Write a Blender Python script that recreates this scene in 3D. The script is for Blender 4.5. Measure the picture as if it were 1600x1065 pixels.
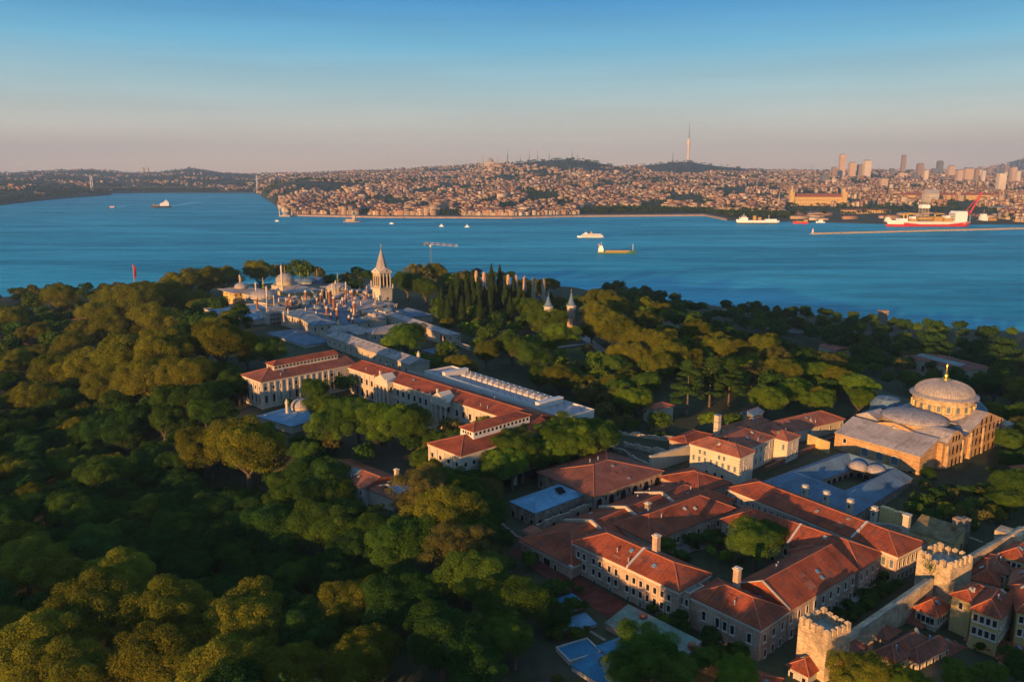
import bpy, math, random
import numpy as np
from mathutils import Vector, Matrix

# ------------------------------------------------------------------ camera, sky, sun, exposure
sc = bpy.context.scene
for o in list(bpy.data.objects): bpy.data.objects.remove(o)
F = 1244.0; CH = 140.0; PT = math.atan((532.5-270)/F)
cam = bpy.data.cameras.new('camera'); co = bpy.data.objects.new('camera', cam)
sc.collection.objects.link(co); sc.camera = co
co.location = (0, 0, CH); co.rotation_euler = (math.pi/2-PT, 0, 0)
cam.sensor_width = 36; cam.lens = 36*F/1600; cam.clip_start = 1; cam.clip_end = 90000
SUN_EL = math.radians(6.6); SUN_AZ = math.radians(-122)          # azimuth of the sun seen from the scene, from +x counter-clockwise
sd = Vector((math.cos(SUN_AZ)*math.cos(SUN_EL), math.sin(SUN_AZ)*math.cos(SUN_EL), math.sin(SUN_EL)))
sun = bpy.data.lights.new('sun', 'SUN'); sun.energy = 4.6; sun.angle = math.radians(.55); sun.color = (1, .53, .19)
so = bpy.data.objects.new('sun', sun); sc.collection.objects.link(so)
so.rotation_euler = sd.to_track_quat('Z', 'Y').to_euler()
w = bpy.data.worlds.new('World'); sc.world = w; w.use_nodes = True
nt = w.node_tree; bg = nt.nodes['Background']
sky = nt.nodes.new('ShaderNodeTexSky'); sky.sky_type = 'NISHITA'; sky.sun_disc = False
sky.sun_elevation = SUN_EL; sky.sun_rotation = math.pi/2-SUN_AZ
sky.altitude = 100; sky.air_density = 1.3; sky.dust_density = 1.5; sky.ozone_density = 3.0
# clear evening air: the sky texture carries the sun side, the height ramp the rose horizon and deep blue zenith
tcw = nt.nodes.new('ShaderNodeTexCoord'); sxyz = nt.nodes.new('ShaderNodeSeparateXYZ'); nt.links.new(tcw.outputs['Generated'], sxyz.inputs[0])
rp = nt.nodes.new('ShaderNodeValToRGB'); nt.links.new(sxyz.outputs[2], rp.inputs[0]); el = rp.color_ramp.elements
SKYC = [(0.0, (.50, .325, .215)), (.022, (.48, .35, .25)), (.055, (.39, .375, .325)), (.095, (.24, .355, .38)), (.145, (.085, .275, .405)), (.20, (.012, .16, .365)), (.32, (.055, .17, .34)), (.55, (.095, .195, .345)), (1.0, (.105, .195, .33))]
el[0].position, el[0].color = SKYC[0][0], (*SKYC[0][1], 1); el[1].position, el[1].color = 1.0, (*SKYC[-1][1], 1)
for ps_, cl_ in SKYC[1:-1]: e_ = el.new(ps_); e_.color = (*cl_, 1)
sc10 = nt.nodes.new('ShaderNodeMix'); sc10.data_type = 'RGBA'; sc10.blend_type = 'MULTIPLY'; sc10.inputs[0].default_value = 1; sc10.inputs[7].default_value = (10, 10, 10, 1)
nt.links.new(rp.outputs[0], sc10.inputs[6])
mxs = nt.nodes.new('ShaderNodeMix'); mxs.data_type = 'RGBA'; mxs.inputs[0].default_value = .9
nt.links.new(sky.outputs[0], mxs.inputs[6]); nt.links.new(sc10.outputs[2], mxs.inputs[7]); 
mpw = nt.nodes.new('ShaderNodeMapping'); mpw.inputs['Scale'].default_value = (1.6, 1.6, 26); nt.links.new(tcw.outputs['Generated'], mpw.inputs[0])
nzw = nt.nodes.new('ShaderNodeTexNoise'); nzw.inputs['Scale'].default_value = 1.7; nzw.inputs['Detail'].default_value = 5; nt.links.new(mpw.outputs[0], nzw.inputs['Vector'])
mrw = nt.nodes.new('ShaderNodeMapRange'); nt.links.new(nzw.outputs[0], mrw.inputs[0])
for k_, v_ in ((1, .35), (2, .7), (3, .95), (4, 1.06)): mrw.inputs[k_].default_value = v_
vmw = nt.nodes.new('ShaderNodeVectorMath'); vmw.operation = 'SCALE'; nt.links.new(mxs.outputs[2], vmw.inputs[0]); nt.links.new(mrw.outputs[0], vmw.inputs[3])
nt.links.new(vmw.outputs[0], bg.inputs['Color'])
bg.inputs['Strength'].default_value = .1
sc.view_settings.view_transform = 'Standard'; sc.view_settings.look = 'None'
sc.view_settings.exposure = 0.85; sc.view_settings.gamma = 1
sc.cycles.max_bounces = 6; sc.cycles.transparent_max_bounces = 4; sc.cycles.volume_bounces = 0

random.seed(7); rng = np.random.default_rng(7)
C = sc.collection

# ------------------------------------------------------------------ where things stand
def ray(u, v):
    a = (u-800)/F; b = (532.5-v)/F
    return (a, math.cos(PT)+b*math.sin(PT), -math.sin(PT)+b*math.cos(PT))
def P(u, v, z):
    d = ray(u, v); t = (z-CH)/d[2]
    return Vector((d[0]*t, d[1]*t))
def at(u, D, z=0):                    # a point D metres ahead in the column u
    return Vector(((u-800)/F*(D*math.cos(PT)-(z-CH)*math.sin(PT)), D, z))
def proj(x, y, z):
    z = z-CH; yy = y*math.cos(PT)-z*math.sin(PT); zz = y*math.sin(PT)+z*math.cos(PT)
    return (800+F*x/yy, 532.5-F*zz/yy)
def sm(t): t = np.clip(t, 0, 1); return t*t*(3-2*t)
SHX = [-2500, -900, -550, -300, -100, 60, 150, 221, 313, 401, 453, 700, 2500]
SHY = [300, 700, 850, 960, 1020, 985, 905, 838, 779, 716, 700, 610, 300]
def terr(x, y):
    x = np.asarray(x, float); y = np.asarray(y, float)
    xl = np.interp(y, [0, 130, 190, 240, 262, 300, 330, 450, 600, 800], [20, 0, 0, -14, -26, -80, -128, -165, -205, -220])
    xr = np.interp(y, [0, 250, 350, 480, 600, 800], [230, 205, 170, 110, 60, 40])
    ys = np.interp(x, SHX, SHY)
    pl = np.interp(y, [0, 180, 260, 350, 500, 620], [30, 31, 33.5, 35, 37, 38])
    low = np.where(x < 0, 15.0, 5.0)
    m = sm((x-xl+75)/75)*sm((xr+130-x)/130)*sm((ys-60-y)/240)
    h = low+(pl-low)*m+15*np.exp(-((x+215)**2+(y-95)**2)/65**2)  # last term: unseen mound added left of frame, its trees shade the park
    d = ys-y
    return h*sm(d/70)*np.where(d > 0, 1, 0)+np.where(d > 0, 2.0*sm(d/6), -6*sm(-d/30))
def tz(x, y): return float(terr(x, y))

# ------------------------------------------------------------------ materials
def newmat(name):
    m = bpy.data.materials.new(name); m.use_nodes = True
    return m, m.node_tree, m.node_tree.nodes['Principled BSDF']
def NN(nt, t, **k):
    n = nt.nodes.new('ShaderNode'+t)
    for a, b in k.items(): setattr(n, a, b)
    return n
def mixc(nt, mode, fac, a, b):
    n = NN(nt, 'Mix', data_type='RGBA', blend_type=mode)
    for s, v in ((0, fac), (6, a), (7, b)):
        if hasattr(v, 'is_linked'): nt.links.new(v, n.inputs[s])
        else: n.inputs[s].default_value = v if s == 0 else (*v, 1)[:4]
    return n.outputs[2]
def ramp(nt, src, a, b, lo, hi):
    r = NN(nt, 'MapRange'); nt.links.new(src, r.inputs[0])
    for i, v in ((1, a), (2, b), (3, lo), (4, hi)): r.inputs[i].default_value = v
    return r.outputs[0]
def mat(name, col, rough=.85, var=.25, big=.12, fine=2.5, brick=None, band=None, bump=.15, spec=.25, metal=0, coord='UV', streak=0, patch=None, stain=None):
    m, nt, b = newmat(name)
    tc = NN(nt, 'TexCoord'); src = tc.outputs[coord]
    def noi(scale, det=4, vec=None, sy=None):
        n = NN(nt, 'TexNoise'); n.inputs['Scale'].default_value = scale; n.inputs['Detail'].default_value = det
        s = src
        if sy:
            mp = NN(nt, 'Mapping'); mp.inputs['Scale'].default_value = sy; nt.links.new(src, mp.inputs[0]); s = mp.outputs[0]
        nt.links.new(s, n.inputs['Vector']); return n.outputs[0]
    c = None; hgt = None
    if brick:
        bw, bh, amt = brick
        t = NN(nt, 'TexBrick'); nt.links.new(src, t.inputs['Vector'])
        t.inputs['Scale'].default_value = 1; t.inputs['Brick Width'].default_value = bw; t.inputs['Row Height'].default_value = bh
        t.inputs['Mortar Size'].default_value = min(bh*.12, .05); t.inputs['Bias'].default_value = 0
        for i, k in ((1, 1+amt), (2, 1-amt), (3, 1-1.3*amt)):
            t.inputs[i].default_value = tuple(min(1, q*k) for q in col)+(1,)
        c = t.outputs[0]; hgt = t.outputs[1]
    n1 = noi(fine, 5); n2 = noi(big, 6)
    f = ramp(nt, n1, .3, .7, 1-var*.6, 1+var*.6); g = ramp(nt, n2, .3, .7, 1-var, 1+var)
    ml = NN(nt, 'Math', operation='MULTIPLY'); nt.links.new(f, ml.inputs[0]); nt.links.new(g, ml.inputs[1]); val = ml.outputs[0]
    if streak:
        n3 = noi(1, 3, sy=(2.2, .12, 1)); s3 = ramp(nt, n3, .3, .7, 1-streak, 1+streak)
        m2 = NN(nt, 'Math', operation='MULTIPLY'); nt.links.new(val, m2.inputs[0]); nt.links.new(s3, m2.inputs[1]); val = m2.outputs[0]
    if band:
        per, amt, ax = band
        wv = NN(nt, 'TexWave', wave_type='BANDS', bands_direction=ax); nt.links.new(src, wv.inputs[0])
        wv.inputs['Scale'].default_value = .314/per
        s4 = ramp(nt, wv.outputs[1], 0, 1, 1-amt, 1+amt*.4)
        m3 = NN(nt, 'Math', operation='MULTIPLY'); nt.links.new(val, m3.inputs[0]); nt.links.new(s4, m3.inputs[1]); val = m3.outputs[0]
        hgt = wv.outputs[1]
    base = c if c is not None else tuple(col)
    if patch:                       # (colour, scale, threshold): a second colour in patches
        np_ = noi(patch[1], 6); fa = ramp(nt, np_, patch[2], patch[2]+.1, 0, .85)
        base = mixc(nt, 'MIX', fa, base, patch[0])
    cmb = NN(nt, 'CombineColor'); 
    for i in range(3): nt.links.new(val, cmb.inputs[i])
    out = mixc(nt, 'MULTIPLY', 1.0, base, cmb.outputs[0])
    nt.links.new(out, b.inputs['Base Color'])
    b.inputs['Roughness'].default_value = rough; b.inputs['Specular IOR Level'].default_value = spec; b.inputs['Metallic'].default_value = metal
    if bump:
        bp = NN(nt, 'Bump'); bp.inputs['Strength'].default_value = bump; bp.inputs['Distance'].default_value = .15
        nt.links.new(n1, bp.inputs['Height']); nt.links.new(bp.outputs[0], b.inputs['Normal'])
    return m
def plain(name, col, rough=.6, spec=.3, metal=0, emit=None):
    m, nt, b = newmat(name); b.inputs['Base Color'].default_value = (*col, 1)
    n = NN(nt, 'TexNoise'); n.inputs['Scale'].default_value = .6; n.inputs['Detail'].default_value = 5
    tc = NN(nt, 'TexCoord'); nt.links.new(tc.outputs['Object'], n.inputs['Vector'])
    cmb = NN(nt, 'CombineColor'); f = ramp(nt, n.outputs[0], .3, .7, .82, 1.15)
    for i in range(3): nt.links.new(f, cmb.inputs[i])
    nt.links.new(mixc(nt, 'MULTIPLY', 1.0, tuple(col), cmb.outputs[0]), b.inputs['Base Color'])
    b.inputs['Roughness'].default_value = rough; b.inputs['Specular IOR Level'].default_value = spec; b.inputs['Metallic'].default_value = metal
    if emit: b.inputs['Emission Color'].default_value = (*col, 1); b.inputs['Emission Strength'].default_value = emit
    return m
def attrmat(name, attr, rough=.9, mul=(1, 1, 1)):
    m, nt, b = newmat(name); a = NN(nt, 'Attribute'); a.attribute_name = attr
    nt.links.new(mixc(nt, 'MULTIPLY', 1.0, a.outputs[0], mul), b.inputs['Base Color'])
    b.inputs['Roughness'].default_value = rough; b.inputs['Specular IOR Level'].default_value = .15
    return m

K = {}
K['tile'] = mat('red_roof_tile', (.265, .058, .022), .85, .38, .15, 1.6, band=(.55, .22, 'X'), streak=.26, patch=((.165, .055, .034), .35, .53))
K['tile_brown'] = mat('brown_roof_tile', (.22, .072, .042), .85, .3, .2, 1.6, band=(.55, .22, 'X'), streak=.2, patch=((.10, .06, .05), .4, .56))
K['tile_dull'] = mat('weathered_roof_tile', (.30, .095, .05), .85, .3, .25, 1.8, band=(.5, .2, 'X'), streak=.2, patch=((.13, .085, .065), .5, .54))
K['ridge'] = mat('ridge_tile', (.34, .115, .06), .85, .2)
K['lead'] = mat('shade_tinted_lead', (.105, .165, .22), .7, .2, .12, .8, band=(.8, .16, 'X'), streak=.2, spec=.12, patch=((.085, .115, .15), .2, .54))  # lead as seen in shade, the blue of the shade put into its colour
K['lead_sunlit'] = mat('sun_tinted_lead', (.32, .28, .26), .7, .2, .12, .8, band=(.8, .14, 'X'), streak=.2, spec=.15, patch=((.235, .20, .185), .22, .53))  # the same lead with warm sunlight put into its colour
K['zinc_blue'] = mat('blue_sheet_roof', (.11, .25, .36), .7, .25, .2, 1, band=(1.1, .15, 'X'), streak=.12, patch=((.30, .27, .24), .22, .66))
K['stone'] = mat('pinkish_ashlar', (.42, .285, .20), .9, .28, .18, 2, brick=(.9, .42, .16), streak=.12, patch=((.28, .22, .18), .25, .6))
K['stone_gold'] = mat('golden_limestone', (.46, .345, .215), .95, .34, .25, 1.4, brick=(.7, .36, .2), bump=.4, patch=((.27, .20, .14), .3, .53))
K['brickstone'] = mat('banded_brick_and_stone', (.45, .27, .13), .9, .26, .16, 1.5, brick=(.6, .3, .16), band=(1.6, .12, 'Y'), streak=.12, patch=((.30, .17, .09), .3, .56))
K['rubble'] = mat('rubble_wall', (.40, .33, .24), .95, .35, .25, 1.2, brick=(.7, .5, .22), bump=.5, patch=((.22, .19, .15), .4, .55))
K['ruin'] = mat('ruined_masonry', (.27, .20, .15), .95, .4, .3, 1, brick=(.6, .3, .2), bump=.5, patch=((.13, .12, .08), .35, .52))
K['white_stone'] = mat('pale_banded_masonry', (.56, .47, .35), .85, .16, .15, 2, band=(1.0, .22, 'Y'), streak=.08)
K['cream'] = mat('cream_plaster', (.42, .35, .26), .85, .14, .12, 2, streak=.12)
K['grey_plaster'] = mat('grey_plaster', (.42, .39, .35), .9, .2, .12, 2, streak=.15)
K['yellow'] = mat('yellow_plaster', (.45, .33, .13), .85, .14, .12, 2, streak=.1)
K['ochre'] = mat('ochre_plaster', (.52, .36, .15), .9, .25, .2, 2, streak=.15, patch=((.33, .22, .12), .4, .58))
K['trim'] = mat('pale_stone_trim', (.50, .43, .34), .8, .12)
K['white'] = mat('white_paint', (.55, .52, .48), .6, .1)
K['museum'] = mat('museum_stone', (.44, .38, .30), .85, .2, .15, 2, brick=(1.1, .5, .06), streak=.18)
K['flatroof'] = mat('grey_flat_roof', (.20, .23, .21), .75, .2, .08, 1, band=(2.4, .15, 'X'), streak=.1)
K['flatpale'] = mat('pale_flat_roof', (.31, .29, .29), .8, .16, .1, 1, band=(3.0, .15, 'X'), streak=.15)
K['redbrick'] = mat('red_brick', (.24, .10, .06), .9, .25, .3, 2, brick=(.5, .25, .14))
K['glass'] = plain('dark_window_glass', (.012, .016, .022), .18, .5)
K['dark'] = plain('dark_opening', (.01, .01, .012), .9, .1)
K['shutter'] = plain('blue_grey_shutter', (.10, .14, .16), .6)
K['gold'] = plain('gilded_metal', (.85, .52, .10), .3, .5, 1)
K['steel'] = plain('grey_steel', (.30, .31, .33), .5, .4)
K['wood'] = plain('brown_wood', (.13, .075, .04), .8)
K['bark'] = mat('tree_bark', (.11, .085, .065), .95, .3, .6, 3, coord='Object')
K['blue_tarp'] = mat('shade_blue_tarpaulin', (.02, .15, .26), .55, .2, .3, 1.5, streak=.1)  # blue tarpaulin, its colour saturated further with the blue of the shade
K['green_roof'] = mat('weathered_green_roof', (.13, .19, .15), .85, .3, .25, 1.2, patch=((.21, .19, .17), .3, .52))
K['red_paint'] = plain('red_paint', (.55, .035, .03), .5)
K['asphalt'] = mat('asphalt', (.055, .055, .06), .9, .2)
K['paving'] = mat('pale_paving', (.30, .27, .24), .9, .2)
K['moss'] = mat('mossy_earth', (.17, .125, .06), .95, .4, .3, 1)

# ------------------------------------------------------------------ mesh building
class MB:
    def __init__(s): s.v = []; s.f = []; s.m = []
    def add(s, vs, fs, mi=0):
        o = len(s.v); s.v += [tuple(map(float, p)) for p in vs]
        for f in fs: s.f.append([o+i for i in f]); s.m.append(mi)
    def prism(s, poly, z0, z1, mi=0, caps=True):
        n = len(poly)
        if np.isscalar(z1): z1 = [z1]*n
        vs = [(p[0], p[1], z0) for p in poly]+[(p[0], p[1], z1[i]) for i, p in enumerate(poly)]
        fs = [(i, (i+1) % n, n+(i+1) % n, n+i) for i in range(n)]
        if caps: fs += [tuple(range(n-1, -1, -1)), tuple(range(n, 2*n))]
        s.add(vs, fs, mi)
    def obox(s, c, d, lx, ly, z0, z1, mi=0):           # oriented box centred on c, long side along d
        d = Vector((d[0], d[1])).normalized(); b = Vector((-d.y, d.x)); c = Vector((c[0], c[1]))
        s.prism([c-d*lx/2-b*ly/2, c+d*lx/2-b*ly/2, c+d*lx/2+b*ly/2, c-d*lx/2+b*ly/2], z0, z1, mi)
    def lathe(s, c, prof, n=20, mi=0, sx=1, sy=1, rot=0, z=0):
        o = []; cr, sr = math.cos(rot), math.sin(rot)
        for r, h in prof:
            for i in range(n):
                a = 2*math.pi*(i+.5)/n; x = r*math.cos(a)*sx; y = r*math.sin(a)*sy
                o.append((c[0]+x*cr-y*sr, c[1]+x*sr+y*cr, z+h))
        fs = []
        for k in range(len(prof)-1):
            for i in range(n): fs.append((k*n+i, k*n+(i+1) % n, (k+1)*n+(i+1) % n, (k+1)*n+i))
        fs += [tuple(range(n-1, -1, -1)), tuple((len(prof)-1)*n+i for i in range(n))]
        s.add(o, fs, mi)
    def tube(s, p, q, r0, r1=None, n=6, mi=0):
        r1 = r0 if r1 is None else r1
        p = Vector(p); q = Vector(q); d = (q-p).normalized()
        a = d.orthogonal().normalized(); b = d.cross(a)
        vs = [c+(a*math.cos(2*math.pi*i/n)+b*math.sin(2*math.pi*i/n))*r for c, r in ((p, r0), (q, r1)) for i in range(n)]
        s.add(vs, [(i, (i+1) % n, n+(i+1) % n, n+i) for i in range(n)]+[tuple(range(n-1, -1, -1)), tuple(range(n, 2*n))], mi)
    def build(s, name, mats, parent=None, off=None, smooth=False):
        if not isinstance(mats, (list, tuple)): mats = [mats]
        me = bpy.data.meshes.new(name); v = np.array(s.v)
        o = bpy.data.objects.new(name, me)
        if off is None: off = (0, 0, 0)
        if parent is not None:
            r = parent
            off = (0, 0, 0)
            while r is not None: off = tuple(off[i]+r.location[i] for i in range(3)); r = r.parent
            o.parent = parent
        me.from_pydata([tuple(p) for p in v-np.array(off)], [], s.f)
        for m in mats: me.materials.append(m)
        me.polygons.foreach_set('material_index', s.m)
        if smooth: me.polygons.foreach_set('use_smooth', [True]*len(s.f))
        uv = me.uv_layers.new(name='UVMap'); uvs = []
        for pl in me.polygons:
            n = pl.normal
            ua = Vector((-n.y, n.x, 0))
            ua = Vector((1, 0, 0)) if ua.length < 1e-3 else ua.normalized()
            va = n.cross(ua)
            for vi in pl.vertices:
                p = Vector(v[vi]); uvs += [p.dot(ua), p.dot(va)]
        uv.data.foreach_set('uv', uvs)
        C.objects.link(o)
        return o
def tag(o, label=None, cat=None, group=None, kind=None):
    for k, q in (('label', label), ('category', cat), ('group', group), ('kind', kind)):
        if q: o[k] = q
    return o
def thing(name, label, cat, loc, group=None):
    o = bpy.data.objects.new(name, None); C.objects.link(o); o.empty_display_size = 1
    o.location = loc if len(loc) == 3 else (loc[0], loc[1], tz(loc[0], loc[1]))
    return tag(o, label, cat, group)
def npmesh(name, v, q, mats, col=None, mi=None, attr='tint', smooth=False):
    me = bpy.data.meshes.new(name); me.vertices.add(len(v)); me.vertices.foreach_set('co', np.asarray(v, np.float32).ravel())
    k = q.shape[1]
    me.loops.add(q.size); me.loops.foreach_set('vertex_index', q.astype(np.int32).ravel())
    me.polygons.add(len(q)); me.polygons.foreach_set('loop_start', np.arange(0, q.size, k, dtype=np.int32)); me.polygons.foreach_set('loop_total', np.full(len(q), k, np.int32))
    for m in (mats if isinstance(mats, (list, tuple)) else [mats]): me.materials.append(m)
    if mi is not None: me.polygons.foreach_set('material_index', mi.astype(np.int32))
    if smooth: me.polygons.foreach_set('use_smooth', np.ones(len(q), bool))
    me.update(calc_edges=True)
    if col is not None:
        a = me.color_attributes.new(attr, 'FLOAT_COLOR', 'POINT')
        c4 = np.ones((len(v), 4), np.float32); c4[:, :3] = col; a.data.foreach_set('color', c4.ravel())
    return me
def link(name, me, parent=None):
    o = bpy.data.objects.new(name, me); C.objects.link(o)
    if parent is not None: o.parent = parent
    return o

FOOT = []            # footprints of the near buildings, so that no tree grows through them
def grow(poly, m):
    c = sum((Vector(p) for p in poly), Vector((0, 0)))/len(poly)
    return [Vector(p)+(Vector(p)-c).normalized()*m for p in poly]
class Blk: pass
def blk(root, pL, pR, zE, W, z0, roof='hip', rh=3.0, wall='stone', rm='tile', ov=.5, ends=(1, 1), cornice=None, capm='ridge', names=('wall', 'roof'), foot=True):
    """a wing: front eave from pL to pR, W deep behind it; ridge along the longer side"""
    b = Blk(); pL = Vector(pL[:2]); pR = Vector(pR[:2]); d = (pR-pL); L = d.length; d = d/L; bk = Vector((-d.y, d.x))
    b.A, b.B, b.Cc, b.D = pL, pR, pR+bk*W, pL+bk*W
    b.d, b.bk, b.L, b.W, b.zE, b.z0, b.rh = d, bk, L, W, zE, z0, rh
    if foot: FOOT.append(grow([b.A, b.B, b.Cc, b.D], 2))
    m = MB(); m.prism([b.A, b.B, b.Cc, b.D], z0, zE)
    along = L >= W
    if not along: X, Y, o, n1, n2 = bk, -d, b.B, W, L
    else: X, Y, o, n1, n2 = d, bk, b.A, L, W
    # local frame: x along the ridge, y across
    q = lambda x, y, z: (o.x+X.x*x+Y.x*y, o.y+X.y*x+Y.y*y, z)
    i0 = n2/2 if ends[0] else -ov; i1 = n2/2 if ends[1] else -ov
    i0 = min(i0, n1/2-.01); i1 = min(i1, n1/2-.01)
    b.q, b.n1, b.n2 = q, n1, n2
    r = MB(); zb = zE+.02
    e = [q(-ov, -ov, zb), q(n1+ov, -ov, zb), q(n1+ov, n2+ov, zb), q(-ov, n2+ov, zb)]
    t = [(p[0], p[1], p[2]+.22) for p in e]
    if roof in ('hip', 'gable'):
        if roof == 'gable': i0 = i1 = -ov
        R0 = q(i0, n2/2, zb+rh); R1 = q(n1-i1, n2/2, zb+rh)
        r.add(e+t+[R0, R1], [(3, 2, 1, 0), (0, 1, 5, 4), (1, 2, 6, 5), (2, 3, 7, 6), (3, 0, 4, 7),
                            (4, 5, 9, 8), (6, 7, 8, 9), (7, 4, 8), (5, 6, 9)])
        caps = [(R0, R1)]+([(t[0], R0), (t[3], R0)] if i0 > 0 else [])+([(t[1], R1), (t[2], R1)] if i1 > 0 else [])
        if capm:
            for p, s_ in caps: r.tube((p[0], p[1], p[2]+.02), (s_[0], s_[1], s_[2]+.02), .16, n=5, mi=1)
        if roof == 'gable' or not all(ends):
            for k, xx in ((0, 0.0), (1, n1)):
                if roof == 'gable' or not ends[k]:
                    g = rh*(n2/2)/(n2/2+ov)
                    m.add([q(xx, 0, zE), q(xx, n2, zE), q(xx, n2/2, zE+g)], [(0, 1, 2)])
    elif roof == 'flat':
        m2 = MB(); i = .35
        r.add([q(i, i, zE+.04), q(n1-i, i, zE+.04), q(n1-i, n2-i, zE+.04), q(i, n2-i, zE+.04)], [(0, 1, 2, 3)])
        for x0, y0, x1, y1 in ((0, 0, n1, i), (0, n2-i, n1, n2), (0, i, i, n2-i), (n1-i, i, n1, n2-i)):
            vs = [q(x0, y0, zE), q(x1, y0, zE), q(x1, y1, zE), q(x0, y1, zE)]
            m.prism([p[:2] for p in vs], zE, zE+rh)
    elif roof == 'shed':          # rises to the back
        q2 = lambda x, y, z: (pL.x+d.x*x+bk.x*y, pL.y+d.y*x+bk.y*y, z)
        e = [q2(-ov, -ov, zb), q2(L+ov, -ov, zb), q2(L+ov, W+.0, zb+rh), q2(-ov, W+.0, zb+rh)]
        t = [(p[0], p[1], p[2]+.25) for p in e]
        r.add(e+t, [(3, 2, 1, 0), (0, 1, 5, 4), (1, 2, 6, 5), (2, 3, 7, 6), (3, 0, 4, 7), (4, 5, 6, 7)])
        m.add([q2(0, 0, zE), q2(0, W, zE), q2(0, W, zE+rh)], [(0, 1, 2)]); m.add([q2(L, 0, zE), q2(L, W, zE), q2(L, W, zE+rh)], [(0, 1, 2)])
        m.add([q2(0, W, zE), q2(L, W, zE), q2(L, W, zE+rh), q2(0, W, zE+rh)], [(0, 1, 2, 3)])
    if rm.startswith('tile') and roof in ('hip', 'gable') and rh > 1.7 and foot:      # hatches, vent pipes and relaid tile patches
        rr_ = random.Random(int(abs(pL.x*13+pL.y*7+zE))); sl = rh/(n2/2+ov)
        for k_ in range(int(n1/9)+1):
            x_ = rr_.uniform(n2/2, max(n2/2+1, n1-n2/2)); y_ = rr_.uniform(.8, n2*.36); sd_ = rr_.random() < .6
            zz = lambda yy: zE+.245+sl*(yy+ov)
            Yv = (lambda yy: yy) if sd_ else (lambda yy: n2-yy)
            c_ = [q(x_, Yv(y_), zz(y_)+.03), q(x_+.9, Yv(y_), zz(y_)+.03), q(x_+.9, Yv(y_+.9), zz(y_+.9)+.03), q(x_, Yv(y_+.9), zz(y_+.9)+.03)]
            h_ = MB(); h_.add(c_+[(p_[0], p_[1], p_[2]+.22) for p_ in c_], [(4, 5, 6, 7), (0, 1, 5, 4), (1, 2, 6, 5), (2, 3, 7, 6), (3, 0, 4, 7)])
            if k_ % 2 == 0: h_.build('roof_hatch', K[rr_.choice(['flatroof', 'zinc_blue', 'grey_plaster'])], root)
            else:
                h_ = MB(); p_ = q(x_, Yv(y_), 0); h_.lathe(p_[:2], [(.16, 0), (.16, 1.0), (.28, 1.02), (.05, 1.25)], 6, z=zz(y_)-.1); h_.build('vent_pipe', K['steel'], root)
            w_ = rr_.uniform(1.2, 3.2); y2 = rr_.uniform(.3, n2*.3); hp = rr_.uniform(.8, 2.0); x2 = rr_.uniform(n2/2, max(n2/2+1, n1-n2/2-w_))
            if y2+hp < n2/2-.2: h_ = MB(); h_.add([q(x2, Yv(y2), zz(y2)+.035), q(x2+w_, Yv(y2), zz(y2)+.035), q(x2+w_, Yv(y2+hp), zz(y2+hp)+.035), q(x2, Yv(y2+hp), zz(y2+hp)+.035)], [(0, 1, 2, 3)]); h_.build('tile_patch', K[rr_.choice(['tile', 'tile_dull', 'tile_dull', 'tile_brown'])], root)
    b.wall = m.build(names[0], K[wall], root); b.roof = r.build(names[1], [K[rm], K[capm or 'ridge']], root)
    if cornice:
        c = MB(); k = .35
        for p, s_ in ((b.A, b.B), (b.B, b.Cc), (b.Cc, b.D), (b.D, b.A)):
            v = (s_-p).normalized(); nrm = Vector((v.y, -v.x))
            c.obox((p+s_)/2+nrm*(k/2+.004), v, (s_-p).length+2*k, k, zE-.75, zE-.01)
        c.build('cornice', K[cornice], root)
    return b
def parapet(root, b, x, th=.5, up=.55, m='cream', y0=0, y1=1):
    """a fire wall that follows the roof section at x along the ridge"""
    q, n2 = b.q, b.n2; mb = MB(); o = .5
    pts = [(-o+.0, b.zE+.1), (n2/2, b.zE+b.rh+.0), (n2+o, b.zE+.1)]
    vs = []
    for xx in (x-th/2, x+th/2):
        for y, z in pts: vs.append(q(xx, y, z-.3))
        for y, z in pts: vs.append(q(xx, y, z+up))
    mb.add(vs, [(0, 1, 4, 3), (1, 2, 5, 4), (7, 6, 9, 10), (8, 7, 10, 11), (3, 4, 10, 9), (4, 5, 11, 10), (0, 3, 9, 6), (5, 2, 8, 11)])
    return mb.build('fire_wall', K[m], root)
WM = {}
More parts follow.
